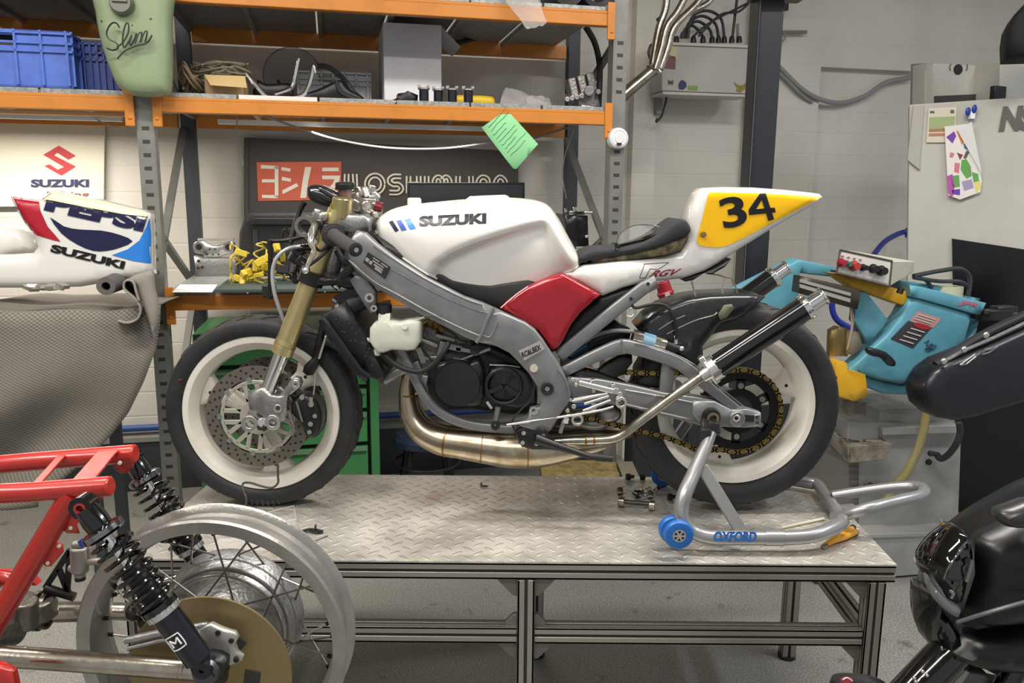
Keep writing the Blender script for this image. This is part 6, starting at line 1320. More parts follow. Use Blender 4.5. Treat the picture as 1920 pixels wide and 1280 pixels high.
# transmission cross tube left
mb=MB(); mb.tube([P(25,1135,1.3),P(95,1145,1.3)],[.028,.026],28); mb.tube([P(62,1128,1.28),P(70,1160,1.28)],.034,28); mb.cyl(P(45,1125,1.24),P(45,1175,1.24),.022); mb.tube([P(-20,1180,1.2),P(30,1175,1.24)],.03,24); obj('pivot_casting',mb,mat('worn_casting','#77736b',.35,.8,bump=(60,.3)),ch,bevel=.003)
tube_('pivot_tube',[P(60,1148,1.3),P(165,1146,1.34)],.018,nickel,n=24)
mb=MB(); mb.lathe([(.026,-.004),(.034,-.004),(.034,.004),(.026,.004)],P(72,1145,1.29),(1,.1,0),24); mb.lathe([(.026,-.004),(.031,-.004),(.031,.004),(.026,.004)],P(86,1145,1.29),(1,.1,0),24); obj('pivot_ring',mb,mat('dark_ring_metal','#57544e',.3,.8),ch)
# frame tubes
tn=tube_('frame_tube',[P(-60,928,YN_),P(60,922,YN_),P(206,911,YN_)],.0155,redframe,n=28); tube_('frame_tube',[P(-60,876,YF_),P(60,865,YF_),P(252,850,YF_)],.0165,redframe,n=28)
for x,py0,y,rr in ((206,911,YN_,.0157),(252,850,YF_,.0167)): tube_('tube_end_cap',[P(x,py0,y),P(x+3,py0-.2,y)],[rr,rr*.8],redframe,n=28)
def strap(a,b,w_): mb=MB(); mb.bar(a,b,w_,.004,(0,-.3,1)); return obj('cross_plate',mb,redframe,ch,bevel=.001)
strap(P(155,902,YN_),P(205,843,YF_),.035); strap(P(70,906,YN_),P(118,852,YF_),.014)
tube_('frame_downtube',[P(140,925,YN_),P(118,955,YN_),P(85,1010,YN_),P(40,1085,YN_),P(-10,1170,YN_),P(-40,1225,YN_)],.0175,redframe,n=24,sub=4)
fp2('gusset_plate',[(150,915),(198,912),(190,935),(160,955),(143,985),(148,1000),(125,1000),(112,990),(125,950)],YN_-.004,YN_+.002,.002,redframe,grid=.03)
fp2('gusset_plate',[(92,1010),(105,1012),(117,1022),(118,1035),(95,1062),(85,1062),(60,1040)],YN_-.004,YN_+.002,.002,redframe,grid=.03)
fp2('far_gusset_plate',[(210,860),(252,858),(250,875),(236,888),(222,885),(208,870)],YF_-.004,YF_+.002,.002,redframe,grid=.03)
mb=MB()
for px,py in ((132,990),(110,1024),(89,1056),(224,868)): q=P(px,py,YN_-.005); mb.cyl(q,q+V((0,.002,0)),.003,n=10)
obj('gusset_hole',mb,mat('gusset_hole_metal','#c9c0b6',.5),ch)
tube_('far_downtube',[P(30,1085,YF_),P(5,1080,YF_),P(-40,1110,YF_)],.016,redframe,n=20)
fp2('lower_plate',[(52,1080),(68,1098),(60,1098),(45,1092)],1.2,1.22,.002,redframe,grid=.03)
# truss footrest bracket
mb=MB()
for a,b in (((132,1030),(85,1102)),((85,1102),(138,1118)),((132,1030),(125,1115)),((110,1065),(128,1110))): mb.bar(P(a[0],a[1],1.3),P(b[0],b[1],1.3),.006,.010,(1,0,0))
mb.cyl(P(85,1102,1.3),P(140,1119,1.3),.008); obj('footrest_bracket',mb,black_plastic,ch,bevel=.001)
# master cylinder
mb=MB(); q=P(148,1060,1.25); mb.tube([P(148,1025,1.25),P(150,1072,1.25)],.014,20); mb.cyl(P(136,1022,1.25),P(158,1020,1.25),.007); mb.cyl(P(150,1072,1.25),P(150,1082,1.25),.009); mb.cyl(P(160,1053,1.25),P(190,1052,1.25),.006); mb.box(P(165,1035,1.26),(.02,.02,.03)); mb.ball(P(135,1065,1.25),.007,8); obj('brake_master_cylinder',mb,mat('bead_blasted_alloy','#a09d94',.5,.6),ch,bevel=.003)
mb=MB(); mb.cyl(P(150,1080,1.25),P(151,1087,1.25),.0085); obj('rubber_boot',mb,black_soft,ch)
# shocks
def shock(a,b,y,r,lab=True,turns=7.5):
    a=P(a[0],a[1],y); b=P(b[0],b[1],y); d=(b-a).normalized(); L_=(b-a).length; root=obj('shock_absorber',MB().tube([a+d*.05,a+d*L_*.62],.0075,20),chrome,ch)
    o1=V((0,-1,0)); o2=d.cross(o1).normalized()
    # top eye
    mb=MB(); mb.lathe([(.007,-.012),(.017,-.012),(.017,.012),(.007,.012)],a,(0,1,0),28); mb.tube([a+d*.004,a+d*.025,a+d*.045],[.0165,.019,.018],24); obj('top_eye',mb,black_gloss,root)
    mb=MB(); mb.lathe([(.0055,-.0135),(.009,-.0135),(.009,.0135),(.0055,.0135)],a,(0,1,0),20); obj('eye_bush',mb,mat('red_bush','#a03232',.4),root)
    mb=MB(); mb.tube([a+d*.038,a+d*.042,a+d*.05,a+d*.054],[.024,.031,.031,.026],32); obj('top_collar',mb,mat('dark_chrome','#8f8f92',.12,1),root)
    s0_,s1_=.062,L_*.60; pts=[]; n=int(turns*18)
    for i in range(n+1):
        t=i/n; an=2*math.pi*turns*t; pts.append(a+d*(s0_+(s1_-s0_)*t)+(o1*math.cos(an)+o2*math.sin(an))*r)
    mb=MB(); mb.tube(pts,.0036,8); obj('coil_spring',mb,black_gloss,root)
    mb=MB(); mb.tube([a+d*L_*.36,a+d*L_*.6],.0165,24); 
    for t in (.40,.47,.54): mb.tube([a+d*L_*t,a+d*L_*(t+.012)],.0178,24)
    obj('inner_body',mb,black_plastic,root,bevel=.001)
    mb=MB(); mb.tube([a+d*(L_*.60),a+d*(L_*.63)],.028,32); obj('spring_seat',mb,black_gloss,root)
    mb=MB(); mb.tube([a+d*(L_*.63),a+d*(L_*.665)],.0245,16); 
    for k in range(16):
        an=k*math.pi/8; o=o1*math.cos(an)+o2*math.sin(an); mb.bar(a+d*(L_*.632)+o*.0245,a+d*(L_*.662)+o*.0245,.004,.003,o)
    obj('preload_ring',mb,alu_bright,root,bevel=.0006,smooth=20)
    mb=MB(); mb.tube([a+d*L_*.66,a+d*L_*.95],.0215,32); bd=obj('damper_body',mb,mat('blue_black_anodised','#10131d',.2,.3,coat=.5),root)
    mb=MB(); mb.tube([a+d*L_*.94,b],[.018,.012],20); mb.lathe([(.004,-.014),(.014,-.014),(.014,.014),(.004,.014)],b,(0,1,0),24); mb.ball(b-d*.018+o1*.012,.007,8); obj('lower_eye',mb,black_plastic,root)
    if lab:
        c=a+d*L_*.80+o1*.0222; u=-o2 if (-o2).dot(V((1,0,0)))>0 else o2; w3=-d; mk=lambda x,z:c+u*x+w3*z
        cy=lambda x: -(.0215-math.sqrt(max(0,.0215**2-x*x)))
        f3=lambda x,z: mk(x,z)+o1*cy(x)+o1*.0004
        mb=MB(); sq=[]
        for i in range(33):
            an=i*2*math.pi/32; cx_,cz_=math.cos(an),math.sin(an); m_=max(abs(cx_),abs(cz_))**.85; sq.append(f3(.0115*cx_/m_,.0115*cz_/m_))
        mb.tube(sq[:-1],.0010,6,closed=True); 
        for p0,p1 in (((-.0065,-.006),(-.0065,.006)),((-.0065,.006),(0,-.001)),((0,-.001),(.0065,.006)),((.0065,.006),(.0065,-.006))): mb.tube([f3(*p0),f3((p0[0]+p1[0])/2,(p0[1]+p1[1])/2),f3(*p1)],.0014,6)
        obj('letter_m_badge',mb,mat('white_badge_print','#e8e8ea',.4),bd)
    return root
shock((158,948),(384,1248),1.105,.0275)
shock((247,858),(416,1118),1.45,.031,lab=False)
mb=MB(); mb.cyl(P(155,1010,1.13),P(162,1022,1.13),.008); obj('blue_adjuster',mb,mat('blue_anodised','#2b57c4',.25,.7),ch)
mb=MB(); mb.ball(P(252,1147,1.2),.014,10); mb.cyl(P(245,1140,1.2),P(262,1150,1.22),.012); mb.ball(P(272,1165,1.22),.012,8); obj('dark_fitting',mb,mat('dark_fitting_metal','#3b3634',.35,.7),ch)
mb=MB(); mb.cyl(P(248,1130,1.19),P(256,1134,1.19),.006); obj('copper_fitting',mb,mat('copper_bolt','#a06a50',.3,.8),ch)
fp2('red_bracket',[(-40,1240),(0,1250),(22,1262),(30,1300),(-40,1300)],1.05,1.07,.004,redframe,grid=.03)
# lift carrying the chassis (outside the photo, below)
lt=thing('motorcycle_lift','dark lift table standing under the red chassis below the frame of the photo','lift',(-.7,1.27,0))
mb=MB(); mb.box((-1.05,1.27,.4),(1.3,.34,.05)); obj('platform',mb,rackgrey_dark,lt,bevel=.004); mb=MB(); mb.box((-1.05,1.27,.19),(.5,.3,.37)); obj('base',mb,rackgrey_dark,lt)
mb=MB(); mb.box((-.75,1.27,.50),(.04,.24,.16)); mb.box((-1.1,1.2,.6),(.04,.2,.36)); obj('support_block',mb,black_soft,lt)
# ================================================================ wall fittings, right of the rack
eb=thing('electrical_box','white electrical enclosure with stickers mounted on the wall','electrical box',PW(1320,180,.85))
def wbox(name,q4,o0,o1,m,par,bevel=.003,**kw):   # q4 = px corner list on the front face
    mb=MB(); mb.prism([PW(a,b,o0) for a,b in q4],WN*(o1-o0)); return obj(name,mb,m,par,bevel=bevel,**kw)
eo=.80
bx=wbox('body',[(1241,85),(1404,91),(1404,176),(1241,170)],eo,eo+.15,mat('enclosure_white','#b4b1aa',.45),eb)
wbox('lid_edge',[(1241,78),(1404,84),(1404,90),(1241,84)],eo-.01,eo+.15,mat('enclosure_edge','#c4c1bb',.4),eb); wbox('lid_edge',[(1243,171),(1404,177),(1404,182),(1243,177)],eo-.01,eo+.15,mat('enclosure_edge',''),eb)
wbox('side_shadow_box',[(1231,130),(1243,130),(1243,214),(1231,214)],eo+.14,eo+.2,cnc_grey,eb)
pe=lambda a,b:PW(a,b,eo-.002); mb=MB()
def sticker(q,m,nm='sticker',sm=0): return decal(nm,q,m,eb,plane=pe,grid=.5,sm=sm)
sticker([(1249,104),(1267,106),(1266,130),(1246,128)],mat('sticker_maroon','#7c4b48',.5)); sticker([(1258,84),(1269,90),(1271,112),(1262,112),(1254,100)],mat('sticker_cream','#c9c09a',.5))
sticker([(1272,158),(1276,151),(1281,150),(1287,156),(1287,163),(1281,168),(1273,167)],mat('sticker_indigo','#2d2c58',.5)); sticker([(1290,160),(1308,161),(1308,169),(1290,168)],mat('sticker_green','#7f9c4c',.5))
sticker([(1375,153),(1385,160),(1392,160),(1398,155),(1400,165),(1391,170),(1388,174),(1380,170),(1382,165)],mat('sticker_olive','#8f7b2c',.5))
text('M',[(1253,150),(1262,150),(1253,159)],mat('sticker_ink','#4b4b50',.5),eb,plane=pe)
mb=MB()
for px in (1268,1300,1318,1335,1347,1358,1372,1386): mb.tube([PW(px,80,eo+.06),PW(px,72,eo+.06),PW(px+.1,68,eo+.06)],[.016,.014,.010],14)
obj('cable_gland',mb,black_plastic,eb)
mb=MB()
def arc(x0,x1,yt,off,r=.008):
    mb.tube([PW(x0,72,off),PW(x0+(x1-x0)*.1,yt+14,off),PW((x0+x1)/2,yt,off+.02),PW(x1-(x1-x0)*.1,yt+14,off+.02),PW(x1,72,off)],r,8,sub=6)
arc(1290,1358,20,eo+.06); arc(1285,1347,30,eo+.07); arc(1280,1335,40,eo+.05); arc(1276,1318,48,eo+.06); 
mb.tube([PW(1300,68,eo+.05),PW(1335,40,eo+.05),PW(1390,12,eo+.05),PW(1450,-20,eo+.05)],.006,8,sub=5); mb.tube([PW(1310,68,eo+.05),PW(1350,28,eo+.05),PW(1385,22,eo+.05),PW(1410,0,eo+.05)],.006,8,sub=5)
mb.tube([PW(1373,72,eo+.08),PW(1378,30,eo+.08),PW(1384,-20,eo+.08)],.008,8); mb.tube([PW(1250,182,eo+.1),PW(1246,200,eo+.1),PW(1240,218,eo+.1),PW(1230,229,eo+.1),PW(1232,222,eo+.1)],.006,8,sub=4)
mb.tube([PW(1222,115,eo-.05),PW(1216,100,eo-.05),PW(1221,84,eo-.05),PW(1230,90,eo-.05)],.007,8,sub=4)
obj('conduit_cable',mb,mat('dark_conduit','#2f3036',.45),eb)
wbox('wall_bracket',[(1386,43),(1393,43),(1393,78),(1386,78)],eo+.1,eo+.14,cnc_beige,eb)
# chrome exhaust headers hanging
hd=thing('exhaust_headers','chrome four-into-one exhaust headers hanging beside the rack upright','exhaust',PW(1225,120,.35))
def hp(pts,r,nm='header_pipe',o=.35,m=nickel): mb=MB(); mb.tube([PW(p[0],p[1],o+(p[2] if len(p)>2 else 0)) for p in pts],r,18,sub=5); return obj(nm,mb,m,hd)
hp([(1252,-30),(1248,15),(1236,50),(1228,90),(1222,130)],.017); hp([(1296,-30),(1282,0),(1268,25),(1250,50),(1240,90),(1228,130)],.017,o=.32); hp([(1325,-25),(1308,5),(1283,30),(1262,55),(1252,90),(1238,130)],.017,o=.34); hp([(1345,-20),(1328,5),(1300,20),(1275,35),(1262,60)],.015,o=.4)
hp([(1232,125),(1215,140),(1185,165),(1160,188),(1145,205)],.030); hp([(1222,118),(1228,130),(1234,138)],.030,'collector')
hp([(1244,34),(1238,34),(1232,38)],.008,'spring_hook',m=mat('dark_fitting_metal',''))
# cables on the right wall
mb=MB(); mb.tube([PW(1445,108,1.03),PW(1470,135,1.03),PW(1510,172,1.03),PW(1550,190,1.05),PW(1585,192,1.08),PW(1625,178,1.08),PW(1660,155,1.08),PW(1705,146,1.08)],.014,10,sub=6); tag(obj('wall_cable',mb,grey_cable),'thick grey cable sagging across the wall towards the white machine','cable')
mb=MB(); mb.tube([PW(1445,122,1.03),PW(1475,150,1.03),PW(1500,175,1.03),PW(1522,192,1.05)],.010,10,sub=5); tag(obj('wall_cable',mb,grey_cable),'shorter grey cable running below the thick one beside the black post','cable')
mb=MB(); mb.tube([PW(1448,60,1.02),PW(1512,60,1.02)],.010,8); tag(obj('short_pipe',mb,mat('grey_conduit_paint','#7f7c77',.5)),'short grey conduit on the wall right of the black post','pipe')
mb=MB(); mb.tube([PW(1455,60,1.02),PW(1470,62,1.02),PW(1472,72,1.02),PW(1460,80,1.02),PW(1450,78,1.02)],.006,8,sub=4); tag(obj('cable_end',mb,grey_cable),'small curl of grey cable below the short conduit','cable')
mb=MB(); mb.box(PW(1472,8,.98),(.03,.03,.07),WT); tag(obj('hook',mb,black_plastic),'small black hook high on the wall right of the post','hook')
mb=MB(); mb.tube([P(1564,545,3.6),P(1560,575,3.6),P(1570,600,3.6),P(1600,620,3.6),P(1625,650,3.6),P(1625,720,3.6)],.014,10,sub=5); tag(obj('blue_hose_end',mb,blue_pipe),'dark blue hose looping below the saw clamp','hose')
mb=MB(); mb.tube([PW(1625,500,.6),PW(1640,475,.7),PW(1660,452,.8),PW(1685,438,.9),PW(1700,434,.9)],.016,10,sub=5); mb.box(PW(1703,436,.9),(.02,.03,.06),WT); tag(obj('blue_air_hose',mb,blue_pipe),'bright blue air hose rising behind the saw control box','hose')
# ================================================================ white CNC machine at the right
YC=4.25
cm=thing('machining_centre','large white machine tool with grey lettering at the right','machine',(3.0,4.3,0))
MA=R(-24); MT=V((math.cos(MA),math.sin(MA),0)); MN=V((-MT.y,MT.x,0)); MO=P(1703,400,3.75); MO.z=0
def PM(px,py,off=0): return PL(px,py,MO+MN*off,MN)
def mbox(name,q4,o0,o1,m,par=cm,bevel=.004): mb=MB(); mb.prism([PM(a,b,o0) for a,b in q4],MN*(o1-o0)); return obj(name,mb,m,par,bevel=bevel)
mbox('front_panel',[(1705,196),(1990,177),(2010,1010),(1697,905)],0,.12,cnc_beige)
mbox('edge_strip',[(1712,198),(1733,197),(1725,320),(1700,300)],-.012,.0,mat('edge_panel_beige','#a9a69e',.45))
mbox('door_window',[(1785,447),(1990,478),(2010,990),(1795,960)],-.012,.0,mat('black_machine_door','#0b0b0f',.22),bevel=.001)
mb=MB(); zc=0
c0=PM(1708,196,.14); c1=PM(1990,182,.14)
cab=P(1708,118,3.95); 
def PWc(px,py,off): return PL(px,py,cab+WN*off,WN)
def cbox(name,q4,o0,o1,m,bevel=.003): mb=MB(); mb.prism([PWc(a,b,o0) for a,b in q4],WN*(o1-o0)); return obj(name,mb,m,cm,bevel=bevel)
cbox('upper_housing',[(1736,118),(1864,124),(1862,200),(1734,200)],0,.09,cnc_beige)
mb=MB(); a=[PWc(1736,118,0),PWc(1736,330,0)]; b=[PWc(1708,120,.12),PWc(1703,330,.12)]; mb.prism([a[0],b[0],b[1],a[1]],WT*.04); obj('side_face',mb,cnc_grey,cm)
cbox('slot_opening',[(1754,180),(1863,175),(1862,192),(1754,192)],-.01,.0,mat('slot_dark','#3a3b39',.5),0)
mb=MB(); q=PWc(1797,130,-.004); mb.cyl(q,q+WN*.01,.024,n=28); obj('cable_port',mb,black_soft,cm)
mb=MB()
for px in (1783,1812): q=PWc(px,126,-.004); mb.tube([q+V((0,0,.015)),q+V((.006 if px>1800 else -.006,0,0)),q-V((0,0,.015))],.002,6,sub=3)
obj('port_mark',mb,mat('slot_dark',''),cm)
cbox('upper_housing',[(1876,113),(1990,105),(1990,190),(1873,187)],-.15,.05,cnc_beige); cbox('housing_gap',[(1864,118),(1877,114),(1872,190),(1862,190)],-.02,.0,black_soft,0); cbox('dark_latch',[(1866,160),(1888,162),(1886,187),(1864,187)],-.17,-.14,black_plastic)
text('NS',[(1881,199),(1946,196),(1872,247)],cnc_text,cm,plane=lambda a,b:PM(a,b,-.004),bold=.06,shear=.0)
# poster, leaflet
pr_=thing('info_card','printed card with green and brown bands taped to the white machine','card',PM(1765,230,-.01)); 
def mdec(nm,q,m,par,off,sm=0): return decal(nm,q,m,par,plane=lambda a,b:PM(a,b,off),grid=.5,sm=sm,off=0)
mdec('card',[(1741,203),(1794,200),(1790,267),(1737,267)],mat('card_pale','#cfc8b6',.7),pr_,-.008)
for q,m in (([(1743,220),(1791,218),(1789,240),(1742,242)],map_green),([(1742,242),(1789,240),(1789,245),(1742,247)],mat('brown_band','#a5744c',.7)),([(1742,250),(1789,249),(1789,254),(1741,255)],mat('rust_band','#b07b62',.7)),([(1744,208),(1752,208),(1752,212),(1744,212)],cnc_text),([(1782,206),(1789,206),(1789,212),(1782,212)],cnc_text)): mdec('print_band',q,m,pr_,-.010)
lf=thing('leaflet','colourful leaflet with a folded white corner held by a blue magnet on the white machine','leaflet',PM(1805,300,-.02))
def mprism(nm,q,o0,o1,m,par,sm=0):
    mb=MB(); mb.prism([PM(a,b,o0) for a,b in q],MN*(o1-o0)); return obj(nm,mb,m,par)
mprism('sheet',[(1771,237),(1815,232),(1838,318),(1841,340),(1838,360),(1800,374),(1778,366)],-.018,-.016,mat('leaflet_white','#dcd6d2',.6),lf)
mb=MB(); a=PM(1795,244,-.02); b=PM(1822,228,-.05); c_=PM(1841,325,-.04); d_=PM(1818,285,-.02); mb.add([a,b,c_,d_],[(0,1,2,3)]); mb.add([x+V((.002,.003,0)) for x in (a,b,c_,d_)],[(0,1,2,3)]); obj('folded_corner',mb,mat('bright_fold','#f6f6f6',.6),lf)
for q,m in (([(1774,257),(1789,246),(1793,255),(1786,269)],purple),([(1793,246),(1797,244),(1808,264),(1804,272)],mat('orange_print','#c2703a',.6)),([(1806,268),(1812,272),(1818,284),(1808,278)],mat('teal_print','#2e6f7c',.6)),([(1812,282),(1818,285),(1811,298),(1806,296)],cnc_text),([(1803,300),(1812,298),(1820,312),(1822,330),(1812,335),(1801,318)],leaf_green),([(1782,285),(1790,288),(1786,296),(1780,294)],pink),([(1790,305),(1800,306),(1798,325),(1789,322)],pink),([(1782,330),(1798,328),(1800,350),(1786,352)],leaf_green),([(1803,340),(1822,336),(1826,352),(1808,358)],mat('lilac_print','#9a8fb0',.6)),([(1822,322),(1834,326),(1836,340),(1826,344)],leaf_green),([(1784,356),(1800,354),(1800,366),(1786,364)],purple),([(1776,330),(1786,326),(1790,350),(1786,372),(1778,362)],mat('magenta_print','#a8509a',.6)),([(1826,342),(1838,338),(1840,352),(1830,362)],mat('yellow_print','#d8c878',.6)),([(1794,286),(1806,290),(1800,300)],mat('maroon_print','#7c3048',.6))): mdec('print_patch',q,m,lf,-.0185,sm=0)
mg=thing('magnet_clip','blue plastic magnet clip holding the leaflet','magnet',PM(1822,212,-.02))
mb=MB(); mb.ball(PM(1815,209,-.03),.014,10,(.8,.5,1.3)); mb.ball(PM(1827,204,-.03),.014,10,(.8,.5,1.3)); obj('grip',mb,magnet_blue,mg); mb=MB(); mb.box(PM(1822,216,-.02),(.02,.02,.03)); obj('jaw',mb,white_card,mg)
# dark dome top right
hq=puff('black_hood',[(1888,107),(1887,75),(1891,48),(1902,27),(1920,8),(1950,-15),(2010,-30),(2010,103)],-.25,.0,.03,mat('black_hood_plastic','#0b0b0f',.8),grid=.05,frame=(MO,MT,V((0,0,1)),MN)); tag(hq,'rounded black hood at the top right edge of the photo','hood')
# grey plinth at the back right, carrying the saw
sb=thing('saw_cabinet','grey painted steel base cabinet with chip tray below the band saw','machine base',(1.9,3.4,0))
SA=R(10); ST=V((math.cos(SA),math.sin(SA),0)); SN=V((-ST.y,ST.x,0)); SO=PZ(1700,1083,0); SO=V((SO.x,SO.y,0))
def PS(px,py,off=0): return PL(px,py,SO+SN*off,SN)
def sbox(name,q4,o0,o1,m,par=None,bevel=.003,**kw): mb=MB(); mb.prism([PS(a,b,o0) for a,b in q4],SN*(o1-o0)); return obj(name,mb,m,par or sb,bevel=bevel,**kw)
sbox('plinth',[(1530,1010),(1790,1002),(1790,1072),(1530,1092)],0,.45,base_grey)
sbox('plinth_lip',[(1525,1005),(1795,996),(1795,1004),(1525,1013)],-.01,.45,mat('plinth_lip_paint','#a09f9c',.45))
cq=[(1592,868),(1802,800),(1796,985),(1590,1004)]
sbox('cabinet',[(1590,790),(1803,800),(1796,997),(1590,1004)],.08,.5,base_grey)
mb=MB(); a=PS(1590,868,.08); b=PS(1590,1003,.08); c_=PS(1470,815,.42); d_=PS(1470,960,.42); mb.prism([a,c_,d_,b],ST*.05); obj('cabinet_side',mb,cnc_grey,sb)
mb=MB(); 
for a,b in ((1760,1),(1795,1)): 
    p=PS(a,995,.06); mb.prism([p,p+V((0,0,.055)),p-SN*.05],ST*.005)
p=PS(1778,996,.05); mb.box(p,(.09,.06,.006),ST); obj('foot_bracket',mb,mat('foot_bracket_paint','#a19e95',.5),sb)
tr=sbox('chip_tray',[(1590,836),(1673,832),(1660,862),(1592,868)],-.02,.02,dirty)
mb=MB(); mb.prism([PS(1540,790,.2),PS(1592,836,-.02),PS(1592,866,-.02),PS(1545,822,.2)],ST*.006); mb.prism([PS(1543,808,.2),PS(1590,838,-.0),PS(1668,834,-.0),PS(1620,806,.2)],V((0,0,-.01))); obj('tray_side',mb,dirty,sb)
mb=MB(); rnd=random.Random(17)
for i in range(70):
    u,v=rnd.random(),rnd.random(); p=PS(1548+u*70+v*48,810+v*24,.19-v*.17)+V((0,0,.004)); mb.box(p,(.02*rnd.random()+.006,.01,.004),(rnd.uniform(-1,1),rnd.uniform(-1,1),rnd.uniform(-.3,.3)))
o=obj('metal_chips',mb,mat('metal_swarf','#9a958b',.25,.9),sb,smooth=0); o['kind']='stuff'
mb=MB(); mb.prism([PS(1560,752,.25),PS(1662,826,.05),PS(1662,834,.05),PS(1556,768,.25)],SN*.02); obj('tray_flange',mb,mat('oily_edge_metal','#8a7f6a',.4,.4),sb)
sbox('pedestal',[(1540,740),(1665,762),(1655,805),(1545,800)],.22,.45,dirty); sbox('pedestal',[(1650,768),(1790,764),(1790,800),(1650,806)],.12,.45,base_grey)
sbox('upper_lip',[(1655,802),(1802,797),(1802,812),(1655,816)],.05,.5,mat('plinth_lip_paint',''))
mb=MB(); q=PS(1743,867,.07); mb.cyl(q,q+SN*.02,.012); obj('knockout_hole',mb,black_soft,sb)
mb=MB(); mb.ball(PS(1745,850,.05),.012,8); mb.cyl(PS(1745,850,.06),PS(1760,852,.05),.010); mb.tube([PS(1798,792,.0),PS(1800,810,-.0),PS(1793,832,.0),PS(1778,852,.02),PS(1764,860,.04),PS(1757,852,.05)],.013,10,sub=5); tag(obj('corrugated_conduit',mb,mat('dark_conduit','')),'dark bent conduit plugged into the side of the grey saw base','conduit')
mb=MB(); mb.tube([PS(1737,762,.0),PS(1733,800,.0),PS(1722,840,.0),PS(1700,885,.0),PS(1678,912,.02),PS(1664,935,.03)],.017,12,sub=6); tag(obj('drain_hose',mb,hose_tan),'yellowed drain hose hanging from the saw down the grey base','hose')
mb=MB()
for px,py in ((1622,912),(1632,908),(1640,916),(1650,912),(1630,918)): mb.ball(PS(px,py,.06),.010,6)
obj('grease_lump',mb,mat('old_grease','#5a5040',.7),sb)
# blue / yellow saw
sw_=thing('band_saw','blue and yellow band saw with beige control box standing on the grey base','saw',(1.8,3.4,.8))
SF=(SO,ST,V((0,0,1)),SN)
def sp(name,px,o0,o1,r,m,par=None,**kw): return puff(name,px,o0,o1,r,m,par or sw_,frame=SF,**kw)
sp('blade_guard',[(1709,555),(1822,588),(1808,640),(1770,680),(1726,705),(1690,718),(1655,712),(1612,700),(1592,692),(1624,662),(1660,630),(1690,592)],-.05,.03,.012,saw_blue,grid=.03)
sp('guard_skirt',[(1592,694),(1655,714),(1692,720),(1730,706),(1772,682),(1810,640),(1838,600),(1822,650),(1790,690),(1760,715),(1700,740),(1655,738),(1612,720)],-.02,.12,.012,saw_blue,grid=.03)
sp('guard_edge',[(1706,534),(1725,537),(1850,568),(1838,590),(1822,588),(1709,556)],-.06,.06,.006,saw_blue,grid=.03)
sp('side_arm',[(1608,545),(1625,548),(1665,599),(1655,615),(1628,645),(1600,600),(1604,570)],-.04,.0,.006,saw_blue,grid=.03)
sp('rear_arm',[(1370,552),(1488,492),(1498,486),(1566,500),(1570,520),(1500,512),(1497,560),(1460,600),(1400,580)],.05,.14,.008,saw_blue,grid=.03)
sp('lower_arm',[(1485,600),(1530,545),(1548,560),(1505,612)],.02,.08,.006,saw_blue,grid=.03)
sp('upper_arm',[(1680,525),(1760,535),(1800,552),(1840,560),(1830,570),(1700,545)],.06,.2,.01,saw_blue,grid=.03)
rl=sp('clamp_rail',[(1502,517),(1616,543),(1608,580),(1498,549)],-.10,-.04,.004,mat('oily_rail_metal','#4b443c',.35,.7),grid=.04)
for q in ([(1501,523),(1596,549),(1595,555),(1500,529)],[(1500,532),(1595,560),(1594,567),(1500,539)]): mb=MB(); mb.prism([PS(a,b,-.104) for a,b in q],SN*.006); obj('rail_slot_insert',mb,mat('grey_insert','#a7a59d',.4,.4),rl)
sp('yellow_beam',[(1560,512),(1590,515),(1706,548),(1704,568),(1690,572),(1600,540)],-.03,.04,.006,saw_yellow,grid=.04)
sp('yellow_foot',[(1566,692),(1570,676),(1588,680),(1590,694),(1623,702),(1628,742),(1601,752),(1568,741)],-.1,.02,.004,saw_yellow,grid=.04)
sp('carriage',[(1560,620),(1573,612),(1592,616),(1590,668),(1558,668)],-.02,.02,.004,tan_metal,grid=.04); sp('carriage',[(1590,620),(1612,622),(1618,650),(1600,665),(1588,664)],-.03,.03,.004,mat('dirty_cream_metal','#8d8674',.5),grid=.04)
mb=MB(); mb.tube([PS(1594,578,-.08),PS(1597,610,-.08),PS(1590,650,-.08)],.003,6,sub=4); mb.tube([PS(1595,575,-.06),PS(1600,605,-.06),PS(1588,655,-.06)],.003,6,sub=4); obj('thin_tube',mb,mat('oil_tube','#a9937a',.4),sw_)
hn=sp('guard_handle',[(1627,655),(1635,652),(1662,660),(1680,678),(1678,686),(1668,686),(1655,672),(1638,668),(1630,664)],-.12,-.09,.008,mat('handle_black','#1a1c20',.35),grid=.03,sm=2)
mb=MB(); mb.box(PS(1668,678,-.123),(.03,.006,.02),ST+V((0,0,-.7))); obj('handle_recess',mb,black_soft,hn)
gd_=sw_.children[0]
def sdec(nm,q,m,off=-.0515,sm=0): return decal(nm,q,m,gd_,plane=lambda a,b:PS(a,b,off),grid=.5,sm=sm,off=0)
sdec('warning_plate',[(1703,601),(1748,613),(1712,653),(1670,635)],mat('plate_dark','#3b3b3f',.4)); sdec('warning_plate_head',[(1720,583),(1766,597),(1750,615),(1706,602)],mat('plate_pink','#b58a86',.4)); sdec('red_oval',[(1714,606),(1722,605),(1742,611),(1744,616),(1734,618),(1716,612)],mat('plate_red','#a02a35',.4),-.053,2)
mb=MB()
for i in range(4):
    a=(1708-i*7,615+i*7); b=(a[0]+26,a[1]+8); mb.bar(PS(a[0],a[1],-.0535),PS(b[0],b[1],-.0535),.001,.004)
for i in range(3):
    a=(1722-i*4,589+i*4); b=(a[0]+32,a[1]+10); mb.bar(PS(a[0],a[1],-.0535),PS(b[0],b[1],-.0535),.001,.003)
obj('plate_print',mb,mat('plate_print_grey','#c9c4c0',.4),gd_)
